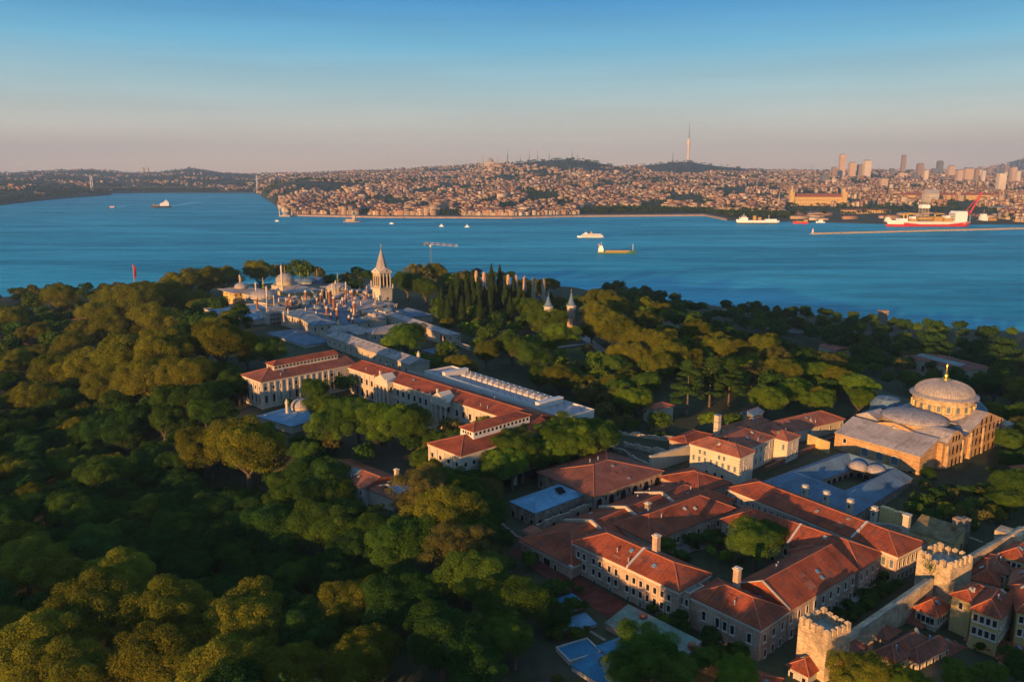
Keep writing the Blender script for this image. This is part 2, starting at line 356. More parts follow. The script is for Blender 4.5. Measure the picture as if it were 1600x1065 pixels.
def winmesh(w, h, frame, pane, arch, bars):
    k = (w, h, frame, pane, arch, bars)
    if k in WM: return WM[k]
    def outline(x, z0, z1, n=8):
        if not arch: return [(-x, z0), (x, z0), (x, z1), (-x, z1)]
        r = x; return [(-x, z0), (x, z0)]+[(r*math.cos(math.pi*i/n), z1-r+r*math.sin(math.pi*i/n)) for i in range(n+1)]
    a = MB(); t = .2 if frame else 0
    pi = outline(w/2, -h/2, h/2); po = outline(w/2+t, -h/2-t, h/2+t)
    fo = None
    if frame:
        n = len(pi); y = -.13
        vs = [(x, y, z) for x, z in pi]+[(x, y, z) for x, z in po]+[(x, .05, z) for x, z in po]+[(x, -.03, z) for x, z in pi]
        fs = []
        for i in range(n):
            j = (i+1) % n; fs += [(n+i, n+j, j, i), (2*n+i, 2*n+j, n+j, n+i), (i, j, 3*n+j, 3*n+i)]
        a.add(vs, fs); a.prism([(-w/2-.35, -.3), (w/2+.35, -.3), (w/2+.35, 0), (-w/2-.35, 0)], -h/2-t-.14, -h/2-t-.002)
        fo = a.build('window_frame_mesh', K[frame]).data; C.objects.unlink(bpy.data.objects['window_frame_mesh']); bpy.data.objects.remove(bpy.data.objects['window_frame_mesh'])
    g = MB(); g.add([(x, -.03, z) for x, z in pi], [tuple(range(len(pi)))])
    if bars and not arch:
        g.prism([(-.04, -.07), (.04, -.07), (.04, -.032), (-.04, -.032)], -h/2, h/2, 1)
        for zz in (0,): g.prism([(-w/2, -.069), (-.041, -.069), (-.041, -.032), (-w/2, -.032)], zz-.04, zz+.04, 1); g.prism([(.041, -.069), (w/2, -.069), (w/2, -.032), (.041, -.032)], zz-.04, zz+.04, 1)
    go = g.build('window_pane_mesh', [K[pane], K['trim']]).data; bpy.data.objects.remove(bpy.data.objects['window_pane_mesh'])
    WM[k] = (fo, go); return WM[k]
def wins(root, p, q, zc, n, w, h, m0=1.5, m1=None, frame='trim', pane='glass', arch=False, bars=False, name='window', skip=(), xs=None, out=.02):
    """n windows in a row on the wall from p to q (outside is on the right hand)"""
    p = Vector(p[:2]); q = Vector(q[:2]); d = q-p; L = d.length; d /= L; nr = Vector((d.y, -d.x)); m1 = m0 if m1 is None else m1
    fo, go = winmesh(w, h, frame, pane, arch, bars); rot = math.atan2(d.y, d.x)
    xs = xs if xs else [m0+(L-m0-m1)*(i/(n-1) if n > 1 else .5) for i in range(n)]
    rl = root.matrix_world.translation if False else root.location
    for i, x in enumerate(xs):
        if i in skip: continue
        c = p+d*x+nr*out
        o = link(name, fo if fo else go, root); o.location = (c.x-rl[0], c.y-rl[1], zc-rl[2]); o.rotation_euler.z = rot
        if fo: link('pane', go, o)
def chim(root, c, z0, z1, s=1.2, m='stone', cap='trim', d=(.68, -.73), name='chimney'):
    a = MB(); a.obox(c, d, s, s, z0, z1); o = a.build(name, K[m], root)
    a = MB(); a.obox(c, d, s+.4, s+.4, z1+.003, z1+.3); a.obox(c, d, s*.7, s*.7, z1+.3, z1+.55); a.build('chimney_cap', K[cap], o)
    return o
def domeprof(r, h, n=7): return [(r*math.cos(math.pi/2*i/n)+.02, h*math.sin(math.pi/2*i/n)) for i in range(n+1)]
def dome(root, c, z, r, h, m='lead_sunlit', drum=0, dm='cream', n=24, fin=True, sx=1, sy=1, rot=0):
    par = root
    if drum:
        a = MB(); a.lathe(c, [(r*.97, 0), (r*.97, drum)], n, z=z, sx=sx, sy=sy, rot=rot); a.build('drum', K[dm], root)
    a = MB(); a.lathe(c, [(r*1.05, 0), (r*1.05, .3)]+[(x, y+.3) for x, y in domeprof(r, h)], n, z=z+drum, sx=sx, sy=sy, rot=rot)
    o = a.build('dome', K[m], root, smooth=False)
    if fin:
        a = MB(); s = r*.1
        a.lathe(c, [(s*.5, 0), (s*1.2, s*1.5), (s*.3, s*3), (s*.8, s*4), (s*.2, s*5.5), (.03, s*9)], 8, z=z+drum+h+.2); a.build('finial', K['gold'], o)
    return o
E1 = Vector((math.cos(math.radians(-48)), math.sin(math.radians(-48)))); E2 = Vector((-E1.y, E1.x))

# ------------------------------------------------------------------ ground, water, far shores
def grid(name, xs, ys, zf, m, smooth=True):
    X, Y = np.meshgrid(xs, ys, indexing='ij'); Z = zf(X, Y); nx, ny = X.shape
    v = np.stack([X, Y, Z], -1).reshape(-1, 3); i = np.arange(nx*ny).reshape(nx, ny)
    q = np.stack([i[:-1, :-1], i[1:, :-1], i[1:, 1:], i[:-1, 1:]], -1).reshape(-1, 4)
    return link(name, npmesh(name, v, q, m, smooth=smooth))
K['earth'] = mat('wooded_ground', (.045, .05, .022), .95, .35, .02, .3, coord='Object', patch=((.075, .06, .04), .03, .55))
g = grid('ground', np.arange(-1500, 1500.1, 6), np.arange(-160, 1100.1, 6), terr, K['earth']); tag(g, kind='structure')

def watermat():
    m, nt, b = newmat('sea_water'); tc = NN(nt, 'TexCoord')
    def noi(sx, sy, det=6, rough=.6, dist=0, rot=0):
        mp = NN(nt, 'Mapping'); mp.inputs['Scale'].default_value = (sx, sy, 1); mp.inputs['Rotation'].default_value = (0, 0, rot); nt.links.new(tc.outputs['Object'], mp.inputs[0])
        n = NN(nt, 'TexNoise'); n.inputs['Scale'].default_value = 1; n.inputs['Detail'].default_value = det; n.inputs['Roughness'].default_value = rough; n.inputs['Distortion'].default_value = dist
        nt.links.new(mp.outputs[0], n.inputs['Vector']); return n.outputs[0]
    big = noi(.0012, .006, 5, .55, 1.2, .15); mid = noi(.006, .03, 6, .65, .8, .1)
    f = ramp(nt, big, .42, .62, 0, 1); g = ramp(nt, mid, .45, .7, 0, .55)
    c1 = mixc(nt, 'MIX', f, (.004, .225, .305), (.012, .39, .48)); c2 = mixc(nt, 'MIX', g, c1, (.03, .52, .63)); ln_ = noi(.0016, .012, 8, .66, 2.2, .08); c2 = mixc(nt, 'MIX', ramp(nt, ln_, .56, .68, 0, .6), c2, (.08, .60, .70)); rp_ = noi(.03, .075, 6, .7, .4); c2 = mixc(nt, 'MULTIPLY', .8, c2, NN(nt, 'Gamma').outputs[0]) if False else mixc(nt, 'MIX', ramp(nt, rp_, .35, .7, 0, .45), c2, (.004, .20, .30))
    nt.nodes.remove(b); out = nt.nodes['Material Output']
    df = NN(nt, 'BsdfDiffuse'); gl = NN(nt, 'BsdfGlossy'); mx = NN(nt, 'MixShader'); nt.links.new(c2, df.inputs[0])
    nt.links.new(ramp(nt, mid, .4, .7, .24, .36), gl.inputs['Roughness']); gl.inputs[0].default_value = (.85, .95, 1, 1)
    nt.links.new(ramp(nt, big, .4, .65, .07, .12), mx.inputs[0]); nt.links.new(df.outputs[0], mx.inputs[1]); nt.links.new(gl.outputs[0], mx.inputs[2]); nt.links.new(mx.outputs[0], out.inputs[0])
    wv = noi(.10, .22, 8, .75, .5); bp = NN(nt, 'Bump'); bp.inputs['Strength'].default_value = 1; bp.inputs['Distance'].default_value = 2.2
    nt.links.new(wv, bp.inputs['Height']); nt.links.new(bp.outputs[0], gl.inputs['Normal'])
    return m
a = MB(); a.add([(-30000, -3000, 0), (30000, -3000, 0), (30000, 16000, 0), (-30000, 16000, 0)], [(0, 1, 2, 3)])
tag(a.build('sea', watermat()), kind='structure')

SHU = [-500, 0, 60, 120, 150, 172, 176, 300, 396, 404, 415, 432, 450, 600, 800, 900, 1100, 1140, 1250, 1380, 1600, 2200]
SHV = [326, 321, 314, 308.5, 306.5, 305, 302, 301.5, 301.5, 303.5, 310, 322, 337, 340, 341, 338.5, 337, 345, 347, 350, 351, 356]
SKU = [-500, 0, 80, 130, 170, 200, 240, 300, 350, 400, 500, 560, 650, 720, 760, 800, 850, 885, 920, 970, 1010, 1050, 1075, 1110, 1160, 1220, 1300, 1500, 1540, 1570, 1600, 1700, 2200]
SKV = [273, 271, 267, 265, 267, 270, 270, 263, 270, 272, 270, 267, 264, 258.5, 258, 256.5, 252, 249.5, 253, 262, 259, 254.5, 253.5, 259, 263.5, 267, 267, 267, 263, 256, 248, 236, 262]
RDU = [-500, 380, 480, 720, 780, 960, 1020, 1130, 1200, 1480, 1540, 2200]
RDD = [10500, 10500, 10000, 9000, 6800, 6800, 8000, 8000, 9500, 9500, 13000, 13000]
def vD(v): return CH/np.tan(PT+np.arctan((np.asarray(v)-532.5)/F))
uu = np.concatenate([np.arange(-420, 2021, 4)])
def far_h(u, D):
    Ds = vD(np.interp(u, SHU, SHV)); Dr = np.interp(u, RDU, RDD)
    zr = CH+(270-np.interp(u, SKU, SKV))*Dr/F; zb = np.minimum(zr, CH+4*Dr/F)
    s = np.clip((D-Ds)/(Dr-Ds), 0, 1.4)
    h = 3+(zb-3)*np.clip(s, 0, 1)**.85+(zr-zb)*np.exp(-((D-Dr)/1000)**2)
    x = (u-800)/F*D
    n = np.sin(x/310+1)*np.sin(D/420)+.6*np.sin(x/130+D/260)+.5*np.sin(x/90-D/170+2)
    h = h+n*7*np.clip(s*6, 0, 1)*np.clip(1.1-s, .15, 1)
    # wooded bank above the strait on the Asian side
    h = h+45*np.exp(-(((u-480)/80)**2))*np.exp(-((D-4700)/500)**2)
    h = np.where(D > Dr, h-(D-Dr)*.02, h)
    return np.where(D < Ds, -8, np.maximum(h, 2.2))
K['far'] = mat('far_wooded_slopes', (.030, .042, .024), .95, .35, .004, .02, coord='Object', patch=((.05, .05, .034), .006, .55))
rr = np.linspace(0, 1, 90)
Us = uu[:, None]+0*rr[None]; Ds = vD(np.interp(uu, SHU, SHV))[:, None]; Dmax = np.interp(uu, RDU, RDD)[:, None]*1.25
Dd = Ds-60+(Dmax-Ds+60)*rr[None]**1.7
Z = far_h(Us, Dd); X = (Us-800)/F*(Dd*math.cos(PT)-(Z-CH)*math.sin(PT))
v = np.stack([X, Dd, Z], -1).reshape(-1, 3); i = np.arange(Us.size).reshape(Us.shape)
q = np.stack([i[:-1, :-1], i[1:, :-1], i[1:, 1:], i[:-1, 1:]], -1).reshape(-1, 4)
tag(link('hills', npmesh('hills', v, q, K['far'], smooth=True)), kind='structure')
def farP(u, D):
    z = float(far_h(np.float64(u), np.float64(D))); p = at(u, D, z); return p
# sea wall and quay strip along the far shore
a = MB(); K['quay'] = mat('quay_stone', (.36, .24, .17), .9, .25, .05, .5)
us = list(range(446, 1141, 6)); pr = None
for u in us:
    D = float(vD(np.interp(u, SHU, SHV)))-20; p = at(u, D, 0); d2 = at(u, D+34, 0)
    if pr: a.add([(pr[0].x, pr[0].y, -1), (p.x, p.y, -1), (p.x, p.y, 4), (pr[0].x, pr[0].y, 4), (pr[1].x, pr[1].y, 5.5), (d2.x, d2.y, 5.5)], [(0, 1, 2, 3), (3, 2, 5, 4)])
    pr = (p, d2)
tag(a.build('quay', K['quay']), kind='structure')

K['leafbed'] = mat('red_leaf_litter', (.10, .03, .02), .95, .4, .4, 2)
def ribbon(name, pts, wd, m, dz=.08):
    a = MB(); pr = None
    W = [Vector(P(u, v, z)) for u, v, z in pts]; D = []
    for p, q in zip(W[:-1], W[1:]):
        n = max(1, int((q-p).length/5)); D += [p+(q-p)*i/n for i in range(n)]
    D.append(W[-1])
    for i, p in enumerate(D):
        d = (D[min(i+1, len(D)-1)]-D[max(i-1, 0)]).normalized(); nn = Vector((-d.y, d.x))*wd/2
        cur = [(*(p-nn), tz(p.x, p.y)+dz), (*(p+nn), tz(p.x, p.y)+dz)]
        if pr: a.add(pr+cur, [(0, 2, 3, 1)])
        pr = cur
    return tag(a.build(name, K[m]), kind='structure')

# ------------------------------------------------------------------ the mint
FR = Vector((0, 0))
def mint(name, label, pL, pR, zE, W, z0=29, **k):
    A = P(*pL, zE); B = P(*pR, zE) if not isinstance(pR, Vector) else pR
    cat = k.pop('cat', 'building'); t = thing(name, label, cat, (A.x, A.y, z0)); return t, blk(t, A, B, zE, W, z0, **k)
t, b = mint('mint_building', 'three storey stone block with orange roof cut by a fire wall beside a square chimney', (896.5, 847), (1061, 923.5), 42, 12.5, rh=3.0, ends=(1, 1), cornice='trim')
xs = [1.9, 4.0, 7.4, 9.6, 12.9, 15.2, 18.9, 21.1, 23.3, 25.5, 27.7, 29.9, 32.0]
wins(t, b.A, b.B, 39.3, 0, 1.0, 1.6, xs=xs); wins(t, b.A, b.B, 36.3, 0, 1.0, 1.7, xs=xs[:7]+xs[7:])
wins(t, b.A, b.B, 33.2, 0, 1.05, 2.2, xs=[2.6, 8.0, 13.5, 19.4, 23.3, 25.5, 27.7, 29.9], frame='trim', pane='shutter')
wins(t, b.Cc, b.D, 38.6, 10, 1.0, 1.8); wins(t, b.D, b.A, 38.6, 3, 1, 1.7)
parapet(t, b, 19.0, m='grey_plaster'); p = Vector(b.q(21.5, 8, 0)[:2]); chim(t, p, 42.5, 49.0, 1.5, 'stone')
t, b = mint('stair_bay', 'narrow sunlit stone bay with paired windows joining the two long mint facades', (1062.5, 923), (1077, 930), 41.4, 6, roof='flat', rh=.5, wall='stone', rm='flatroof')
wins(t, b.A, b.B, 39.3, 2, .8, 1.7, m0=.6); wins(t, b.A, b.B, 35.8, 2, .8, 2.2, m0=.6); wins(t, b.A, b.B, 32, 1, 1.3, 1.6, arch=True)
t, bc = mint('mint_building', 'corner mint block with rough stone front, few tall windows and dull red hipped roof', (1078, 930), (1188, 982), 41, 11.5, rh=3.1, cornice='trim')
wins(t, bc.A, bc.B, 37.6, 0, 1.0, 2.2, xs=[4.2, 8.0, 10.0, 12.0, 16.4]); wins(t, bc.A, bc.B, 32.6, 0, 1.1, 2.6, xs=[4.2, 9.8, 15.8], pane='shutter')
wins(t, bc.B, bc.Cc, 38.0, 3, .9, 1.8, m0=2); wins(t, bc.B, bc.Cc, 34.0, 3, .9, 1.8, m0=2.6)
chim(t, Vector(bc.q(6.5, 9.5, 0)[:2]), 42, 47.2, 1.4, 'stone')
# right-hand range along the second facade
A = bc.Cc; dv = (P(1337, 890, 41)-P(1188, 982, 41)).normalized(); nb = Vector((-dv.y, dv.x))
t = thing('mint_building', 'long mint range with white gable end facing the corner block and windows over sunken garden', 'building', (A.x, A.y, 30))
B = P(1337, 890, 41)
b = blk(t, A+dv*.4, B, 41, 14.5, 30, roof='gable', rh=4.2, wall='stone', ov=.5)
wins(t, b.A, b.B, 38.3, 9, .95, 1.9, m0=1.2); wins(t, b.A, b.B, 34.4, 9, .95, 1.9, m0=1.8); parapet(t, b, -.1, m='cream', up=.35)
wins(t, b.Cc, b.D, 38.3, 8, .95, 1.9)
t, b5 = mint('mint_building', 'red roofed courtyard range parallel to the long yellow range, ending at the second facade', (1128, 812), (1343, 889), 40.2, 13, z0=31, rh=3.6)
wins(t, b5.A, b5.B, 37.6, 11, 1.0, 1.8, m0=2); wins(t, b5.A, b5.B, 33.8, 11, 1.0, 1.8, m0=2); wins(t, b5.B, b5.Cc, 37.5, 4, .95, 1.9); wins(t, b5.B, b5.Cc, 33.8, 4, .95, 1.9)
wins(t, b5.D, b5.A, 37, 2, 1, 1.8, m0=3); parapet(t, b5, 21, m='grey_plaster', up=.4)
t, b = mint('lean_to_range', 'low red roofed linking range stepped between the gabled range and the courtyard range', (1232, 862), (1300, 893), 40.6, 9, z0=31, rh=2.4, ov=.4)
# inner range running away from the camera
t, b6 = mint('mint_building', 'inner red roofed mint range with a sunlit hip, left of the planted courtyard', (958, 818), (1015, 846), 39.5, 37, z0=31, rh=3.8, wall='stone')
wins(t, b6.B, b6.Cc, 36.8, 8, .95, 1.8, m0=3); wins(t, b6.B, b6.Cc, 33.2, 8, .95, 1.8, m0=3)
# long low range with stepped white fire walls
t, b7 = mint('mint_workshop', 'long low workshop range with red roofs divided by three white stepped fire walls', (814, 843), (893, 884), 37.2, 72, z0=29.5, rh=3.6, wall='stone', cornice='trim')
wins(t, b7.A, b7.B, 34.6, 0, 2.6, 2.3, xs=[6.5, 11.0], frame='trim'); wins(t, b7.A, b7.B, 34.0, 0, 1.0, 2.4, xs=[14.3]); wins(t, b7.A, b7.B, 32.6, 0, 1.3, 2.6, xs=[2.6], arch=True, pane='shutter')
for k, x in enumerate((18, 33, 50)): parapet(t, b7, x, m='cream', up=.9, th=.7)
chim(t, Vector(b7.q(36, 4.2, 0)[:2]), 38, 43.5, 1.3, 'ruin')
t, b = mint('mint_workshop', 'small red roofed cross range tucked below the white banded building', (1033, 745), (1092, 770), 39.5, 15, z0=31, rh=3.0)
wins(t, b.A, b.B, 36.8, 4, 1, 1.7); wins(t, b.B, b.Cc, 36.6, 3, 1, 1.7)
t, b = mint('mint_workshop', 'red roofed infill range between the inner range and the white banded building', (1040, 782), (1085, 802), 38.6, 18, z0=31, rh=2.6)
t, b8 = mint('workshop_hall', 'big square hall with dark brown hipped tile roof and arched openings along its side wall', (841, 738), (928, 775), 40.5, 33, z0=31, rh=3.6, wall='ruin', rm='tile_brown')
wins(t, b8.B, b8.Cc, 37.4, 6, 2.3, 3.4, m0=2.5, frame=None, pane='dark', arch=True); wins(t, b8.A, b8.B, 37, 4, 1, 1.8, frame=None)
wins(t, b8.B, b8.Cc, 38.4, 5, .7, 1.3, m0=5.5, frame=None, pane='dark')
t, b9 = mint('workshop_hall', 'roofless looking hall patched with a blue sheet metal roof beside the brown roofed hall', (797, 784), (836, 802), 39.0, 22, z0=30.5, rh=2.6, wall='ruin', rm='zinc_blue', ov=.2, capm='zinc_blue')
wins(t, b9.B, b9.Cc, 35.6, 3, .9, 1.7, m0=2, frame=None, pane='dark'); wins(t, b9.A, b9.B, 35.6, 3, 1, 1.6, frame=None, pane='dark')
a = MB(); q = b9.q; z = b9.zE
a.add([q(13, 2.6, z+1.75), q(16, 2.6, z+1.75), q(16, 5, z+3.0), q(13, 5, z+3.0)], [(0, 1, 2, 3)]); a.build('roof_hole', K['dark'], t)
def ruinwall(name, label, pts, z0, z1, th=.8, m='ruin', rag=1.0, holes=None, cat='wall', hole_h=1.6, zc=None):
    """ragged wall along world points; window holes as dark recesses"""
    t = thing(name, label, cat, (pts[0][0], pts[0][1], z0)); a = MB()
    for p, q in zip(pts[:-1], pts[1:]):
        p = Vector(p[:2]); q = Vector(q[:2]); L = (q-p).length; n = max(2, int(L/1.1)); d = (q-p)/L; h = 0
        for i in range(n):
            h = .6*h+.5*random.uniform(-rag, rag*.6)
            a.obox(p+d*(L*(i+.5)/n), d, L/n, th, z0, z1+h)
    a.build('wall', K[m], t)
    if holes:
        p, q = Vector(pts[0][:2]), Vector(pts[1][:2]); wins(t, p, q, zc or (z0+z1)/2, holes, 1.0, hole_h, m0=1.4, frame='trim' if holes < 0 else None, pane='dark', out=th/2+.06)
    for p, q in zip(pts[:-1], pts[1:]):
        d = (Vector(q[:2])-Vector(p[:2])).normalized(); n = Vector((-d.y, d.x))*1.5
        FOOT.append([Vector(p[:2])-n, Vector(q[:2])-n, Vector(q[:2])+n, Vector(p[:2])+n])
    return t
ruinwall('ruined_wall', 'broken brick front wall with empty window holes below the blue sheet roof', [P(772, 806, 36), P(815, 838, 36)], 29, 36, holes=6, zc=33)
ruinwall('ruined_wall', 'crumbling brick wall along the side of the blue roofed hall above the workshop roofs', [P(838, 818, 38.6), P(925, 780, 39)], 30, 38.6, rag=.8, holes=5, hole_h=2, zc=36)
a = MB(); t = thing('ruined_lean_to', 'tiny roofless brick lean-to with terracotta patch at the end of the crumbling wall', 'ruin', P(826, 834, 36).to_3d()+Vector((0, 0, 30)))
b = blk(t, P(815, 829, 37), P(838, 840, 37), 37, 4, 30, roof='shed', rh=.6, wall='ruin', rm='tile_dull', ov=-.3)
p = P(803, 775, 31); t = thing('stone_chimney', 'tall free-standing round stone chimney with brick top behind the blue sheet roof', 'chimney', (p.x, p.y, 30))
a = MB(); a.lathe(p, [(1.25, 0), (1.05, 12.2)], 10, z=30); a.build('shaft', K['rubble'], t); a = MB(); a.lathe(p, [(1.2, 12.21), (1.15, 13.4), (.8, 13.5), (.75, 13.1)], 10, z=30); a.build('chimney_top', K['redbrick'], t)

# ------------------------------------------------------------------ white banded building and its neighbours
A = P(1079, 693, 45.5); B = P(1156, 715, 45.5)
t = thing('banded_building', 'pale banded three storey building with brown hipped roofs and rows of dark shuttered windows', 'building', (A.x, A.y, 32)); zE = 45.5
b = blk(t, A, B, zE, 9, 32, rh=2.8, wall='white_stone', rm='tile_dull', cornice='trim', capm='tile_dull')
wins(t, b.A, b.B, 43.6, 0, .95, 1.5, xs=[4.0, 6.0, 11.8, 13.8], frame=None, pane='shutter'); wins(t, b.A, b.B, 40.9, 8, .95, 1.9, m0=1.6, frame='trim', pane='shutter')
wins(t, b.A, b.B, 36.6, 0, 1, 1.8, xs=[7.2, 10.5, 13.4], frame=None); wins(t, b.A, b.B, 33.9, 0, 1, 2.2, xs=[4.5, 13.6, 15.4], frame=None)
wins(t, b.B, b.Cc, 43.2, 1, .9, 1.7, m0=3.3, m1=5.5, pane='shutter'); wins(t, b.B, b.Cc, 40.4, 3, .8, 1.8, m0=1.2, m1=3.5, pane='shutter')
dv = b.bk; d1 = b.d
o = b.B+dv*9-d1*4
b2 = blk(t, o+dv*.3, o+dv*21, 44.8, 15, 32, rh=3.4, wall='white_stone', rm='tile_dull', cornice='trim', capm='tile_dull', ends=(0, 1))
wins(t, b2.A, b2.B, 42.4, 6, .95, 1.8, m0=2, pane='shutter'); wins(t, b2.A, b2.B, 38.6, 6, .95, 1.8, m0=2, pane='shutter')
o2 = b2.B+d1*5+dv*1.2
b3 = blk(t, o2, o2+dv*8.5, 44.2, 9, 32, rh=2.2, wall='white_stone', rm='tile_dull', cornice='trim', capm='tile_dull')
wins(t, b3.A, b3.B, 41.6, 1, .9, 2.0, pane='shutter', m0=4); wins(t, b3.A, b3.B, 38.2, 3, .9, 1.4, m0=1.4, pane='shutter'); wins(t, b3.D, b3.A, 41.6, 2, .9, 2, pane='shutter')
p = P(1120, 679, 44.5); t = thing('square_chimney', 'tall square pale stone chimney rising behind the banded building', 'chimney', (p.x, p.y, 33)); a = MB(); a.obox(p, E1, 1.9, 1.9, 33, 52.2); a.build('shaft', K['cream'], t)
a = MB()
for z in (44.5, 47, 49.5, 52.2): a.obox(p, E1, 2.05, 2.05, z, z+.22)
a.build('iron_band', K['shutter'], t)
ruinwall('garden_wall', 'reddish brick terrace wall beside the banded building above the blue lead roof', [P(1196, 727, 38), P(1306, 677, 38)], 32, 37.5, m='redbrick', rag=.3)
ruinwall('garden_wall', 'sunlit ochre wall closing the small terrace behind the banded building', [P(1262, 677, 40.5), P(1296, 690, 40.5)], 32, 40.5, m='ochre', rag=.2)
# low red roofed complex behind
def simple(name, label, pL, pR, zE, W, z0, wall='cream', rm='tile_dull', cat='building', nw=0, ns=0, wz=None, wh=1.5, **k):
    A = P(*pL, zE); B = P(*pR, zE); t = thing(name, label, cat, (A.x, A.y, z0))
    b = blk(t, A, B, zE, W, z0, wall=wall, rm=rm, **k); wz = wz or zE-1.9
    if nw: wins(t, b.A, b.B, wz, nw, .9, wh)
    if ns: wins(t, b.B, b.Cc, wz, ns, .9, wh)
    return t, b
t, b = simple('outbuilding', 'wide low building with dull brown hipped roof behind the banded building, by the park trees', (1168, 668), (1208, 682), 41, 42, 34, nw=4, ns=7, rh=3.2)
simple('outbuilding', 'small sunlit orange gabled annex with white coping at the brown roofed building', (1160, 646), (1178, 650), 43, 8, 34, wall='ochre', rh=1.6, roof='gable', rm='lead')
simple('outbuilding', 'low pink edged red roof left of the square pale chimney', (1046, 686), (1074, 694), 40, 16, 33, wall='stone', rm='tile', rh=1.6)
simple('outbuilding', 'little pale gatehouse with brown roof standing at the wood edge above the ruined courtyard', (1005, 634), (1021, 640), 43, 11, 34, rh=1.2, nw=2)
simple('outbuilding', 'narrow brown roofed wing with white flue between the square chimney and the banded building', (1128, 668), (1143, 673), 41.5, 22, 33, rh=1.8)
# roofless ruined courtyard
o = P(1016, 742, 36); 
ruinwall('ruined_wall', 'tall cream retaining wall of the roofless ruin, left of the banded building', [P(1016, 712, 41.5), P(1080, 694, 41.5)], 31, 41.5, m='cream', rag=.15, th=1.2)
ruinwall('ruined_wall', 'broken front wall of the roofless ruin with a stepped ragged top', [P(950, 692, 40), P(1016, 713, 41)], 31, 39.5, rag=1.4, m='rubble')
ruinwall('ruined_wall', 'low inner cross wall inside the roofless ruin', [P(975, 686, 39), P(1043, 700, 39)], 33, 38.5, rag=1.2, m='rubble')
ruinwall('ruined_wall', 'far back wall of the roofless ruin under the cedar', [P(938, 668, 38), P(1060, 684, 38)], 33, 38, rag=1.2, m='rubble')
ruinwall('ruined_wall', 'ragged wall running left from the roofless ruin toward the annex trees', [P(905, 690, 36), P(975, 660, 37)], 32, 36.5, rag=1.0, m='rubble')

# ------------------------------------------------------------------ yellow range and the blue roofed atrium
A = P(1137, 763, 41); B = P(1402, 869, 41)
t = thing('long_range', 'very long range with orange hipped roof and one row of many tall white framed windows', 'building', (A.x, A.y, 31))
b = blk(t, A, B, 41, 13.5, 31, rh=3.0, wall='stone', cornice='trim')
wins(t, b.A, b.B, 38.4, 25, 1.0, 2.2, m0=1.3, pane='shutter'); wins(t, b.A, b.B, 34.2, 14, 1.0, 1.8, m0=2); wins(t, b.B, b.Cc, 38.4, 6, .9, 2.0); wins(t, b.B, b.Cc, 34.6, 6, .9, 2)
parapet(t, b, b.L-13, m='grey_plaster', up=.45)
ra = b
ca = [P(1192, 746, 39.5), P(1326, 806, 39.5), P(1428, 742, 39.5), P(1311, 703, 39.5)]
ci = [P(1282, 750, 38.2), P(1319, 766, 38.2), P(1374, 742, 38.2), P(1336, 732, 38.2)]
t = thing('atrium', 'low cloister of blue shaded lead roofs around an arcaded courtyard before the domed church', 'building', (ca[0].x, ca[0].y, 32))
FOOT.append(grow(ca, 2))
a = MB(); ri = [(ca[i]*.45+ci[i]*.55) for i in range(4)]
for i in range(4):
    j = (i+1) % 4
    a.add([(*ca[i], 38.3), (*ca[j], 38.3), (*ri[j], 41.5), (*ri[i], 41.5), (*ci[i], 38.2), (*ci[j], 38.2)], [(0, 1, 2, 3), (3, 2, 5, 4)])
a.build('roof', K['lead'], t)
a = MB(); a.prism(ca, 31, 38.2); 
a = MB()
for i in range(4):
    j = (i+1) % 4; d = (ca[j]-ca[i]); a.obox((ca[i]+ca[j])/2+Vector((-d.y, d.x)).normalized()*.8, d, d.length-1, .8, 31, 38.35)
a.build('outer_wall', K['ruin'], t)
a = MB()
for i in range(4):
    j = (i+1) % 4; d = (ci[j]-ci[i]); a.obox((ci[i]+ci[j])/2-Vector((-d.y, d.x)).normalized()*.5, d, d.length+.5, .6, 31, 38.1)
a.build('arcade_wall', K['stone'], t)
for i in range(4):
    j = (i+1) % 4; L = (ci[j]-ci[i]).length; n = max(3, int(L/3.2))
    wins(t, ci[j], ci[i], 34.6, n, 2.0, 5.2, m0=1.8, frame=None, pane='dark', arch=True, name='arch', out=-.16)
a = MB(); a.add([(*p, 31.2) for p in ci], [(0, 1, 2, 3)]); a.build('courtyard_floor', K['paving'], t)
for p, r in ((P(1341, 728, 40), 3.0), (P(1369, 734, 40), 3.2)): dome(t, p, 39.6, r, 2.0, 'lead_sunlit', fin=False, n=16)
for k, (u, v) in enumerate(((1257, 777), (1290, 787), (1327, 800), (1365, 812))):
    p = P(u, v, 39.5); s = thing('square_chimney', ['pale chimney, leftmost of the row along the blue atrium roof', 'pale chimney, second from the left along the blue atrium roof', 'pale chimney, third along the blue atrium roof', 'pale chimney at the right end of the row, near the brick ruin'][k], 'chimney', (p.x, p.y, 34), 'chimneys along the atrium roof')
    a = MB(); a.obox(p, E1, 1.5, 1.5, 34, 42.6); a.build('shaft', K['cream'], s)
    a = MB(); a.obox(p, E1, 1.9, 1.9, 42.603, 42.9); a.obox(p, E1, 1.2, 1.2, 42.9, 43.5); a.obox(p, E1, 1.6, 1.6, 43.5, 43.75); a.build('chimney_cap', K['trim'], s)
    wins(s, p+E1*-.75-E2*.75, p+E1*.75-E2*.75, 41.6, 1, .5, .9, m0=.75, frame=None, pane='dark')
p = P(1415, 828, 41); s = thing('square_chimney', 'tall pale chimney standing at the end of the long orange roof', 'chimney', (p.x, p.y, 32)); a = MB(); a.obox(p, E1, 1.6, 1.6, 32, 45.5); a.build('shaft', K['cream'], s); a = MB(); a.obox(p, E1, 2, 2, 45.503, 45.9); a.build('chimney_cap', K['trim'], s)
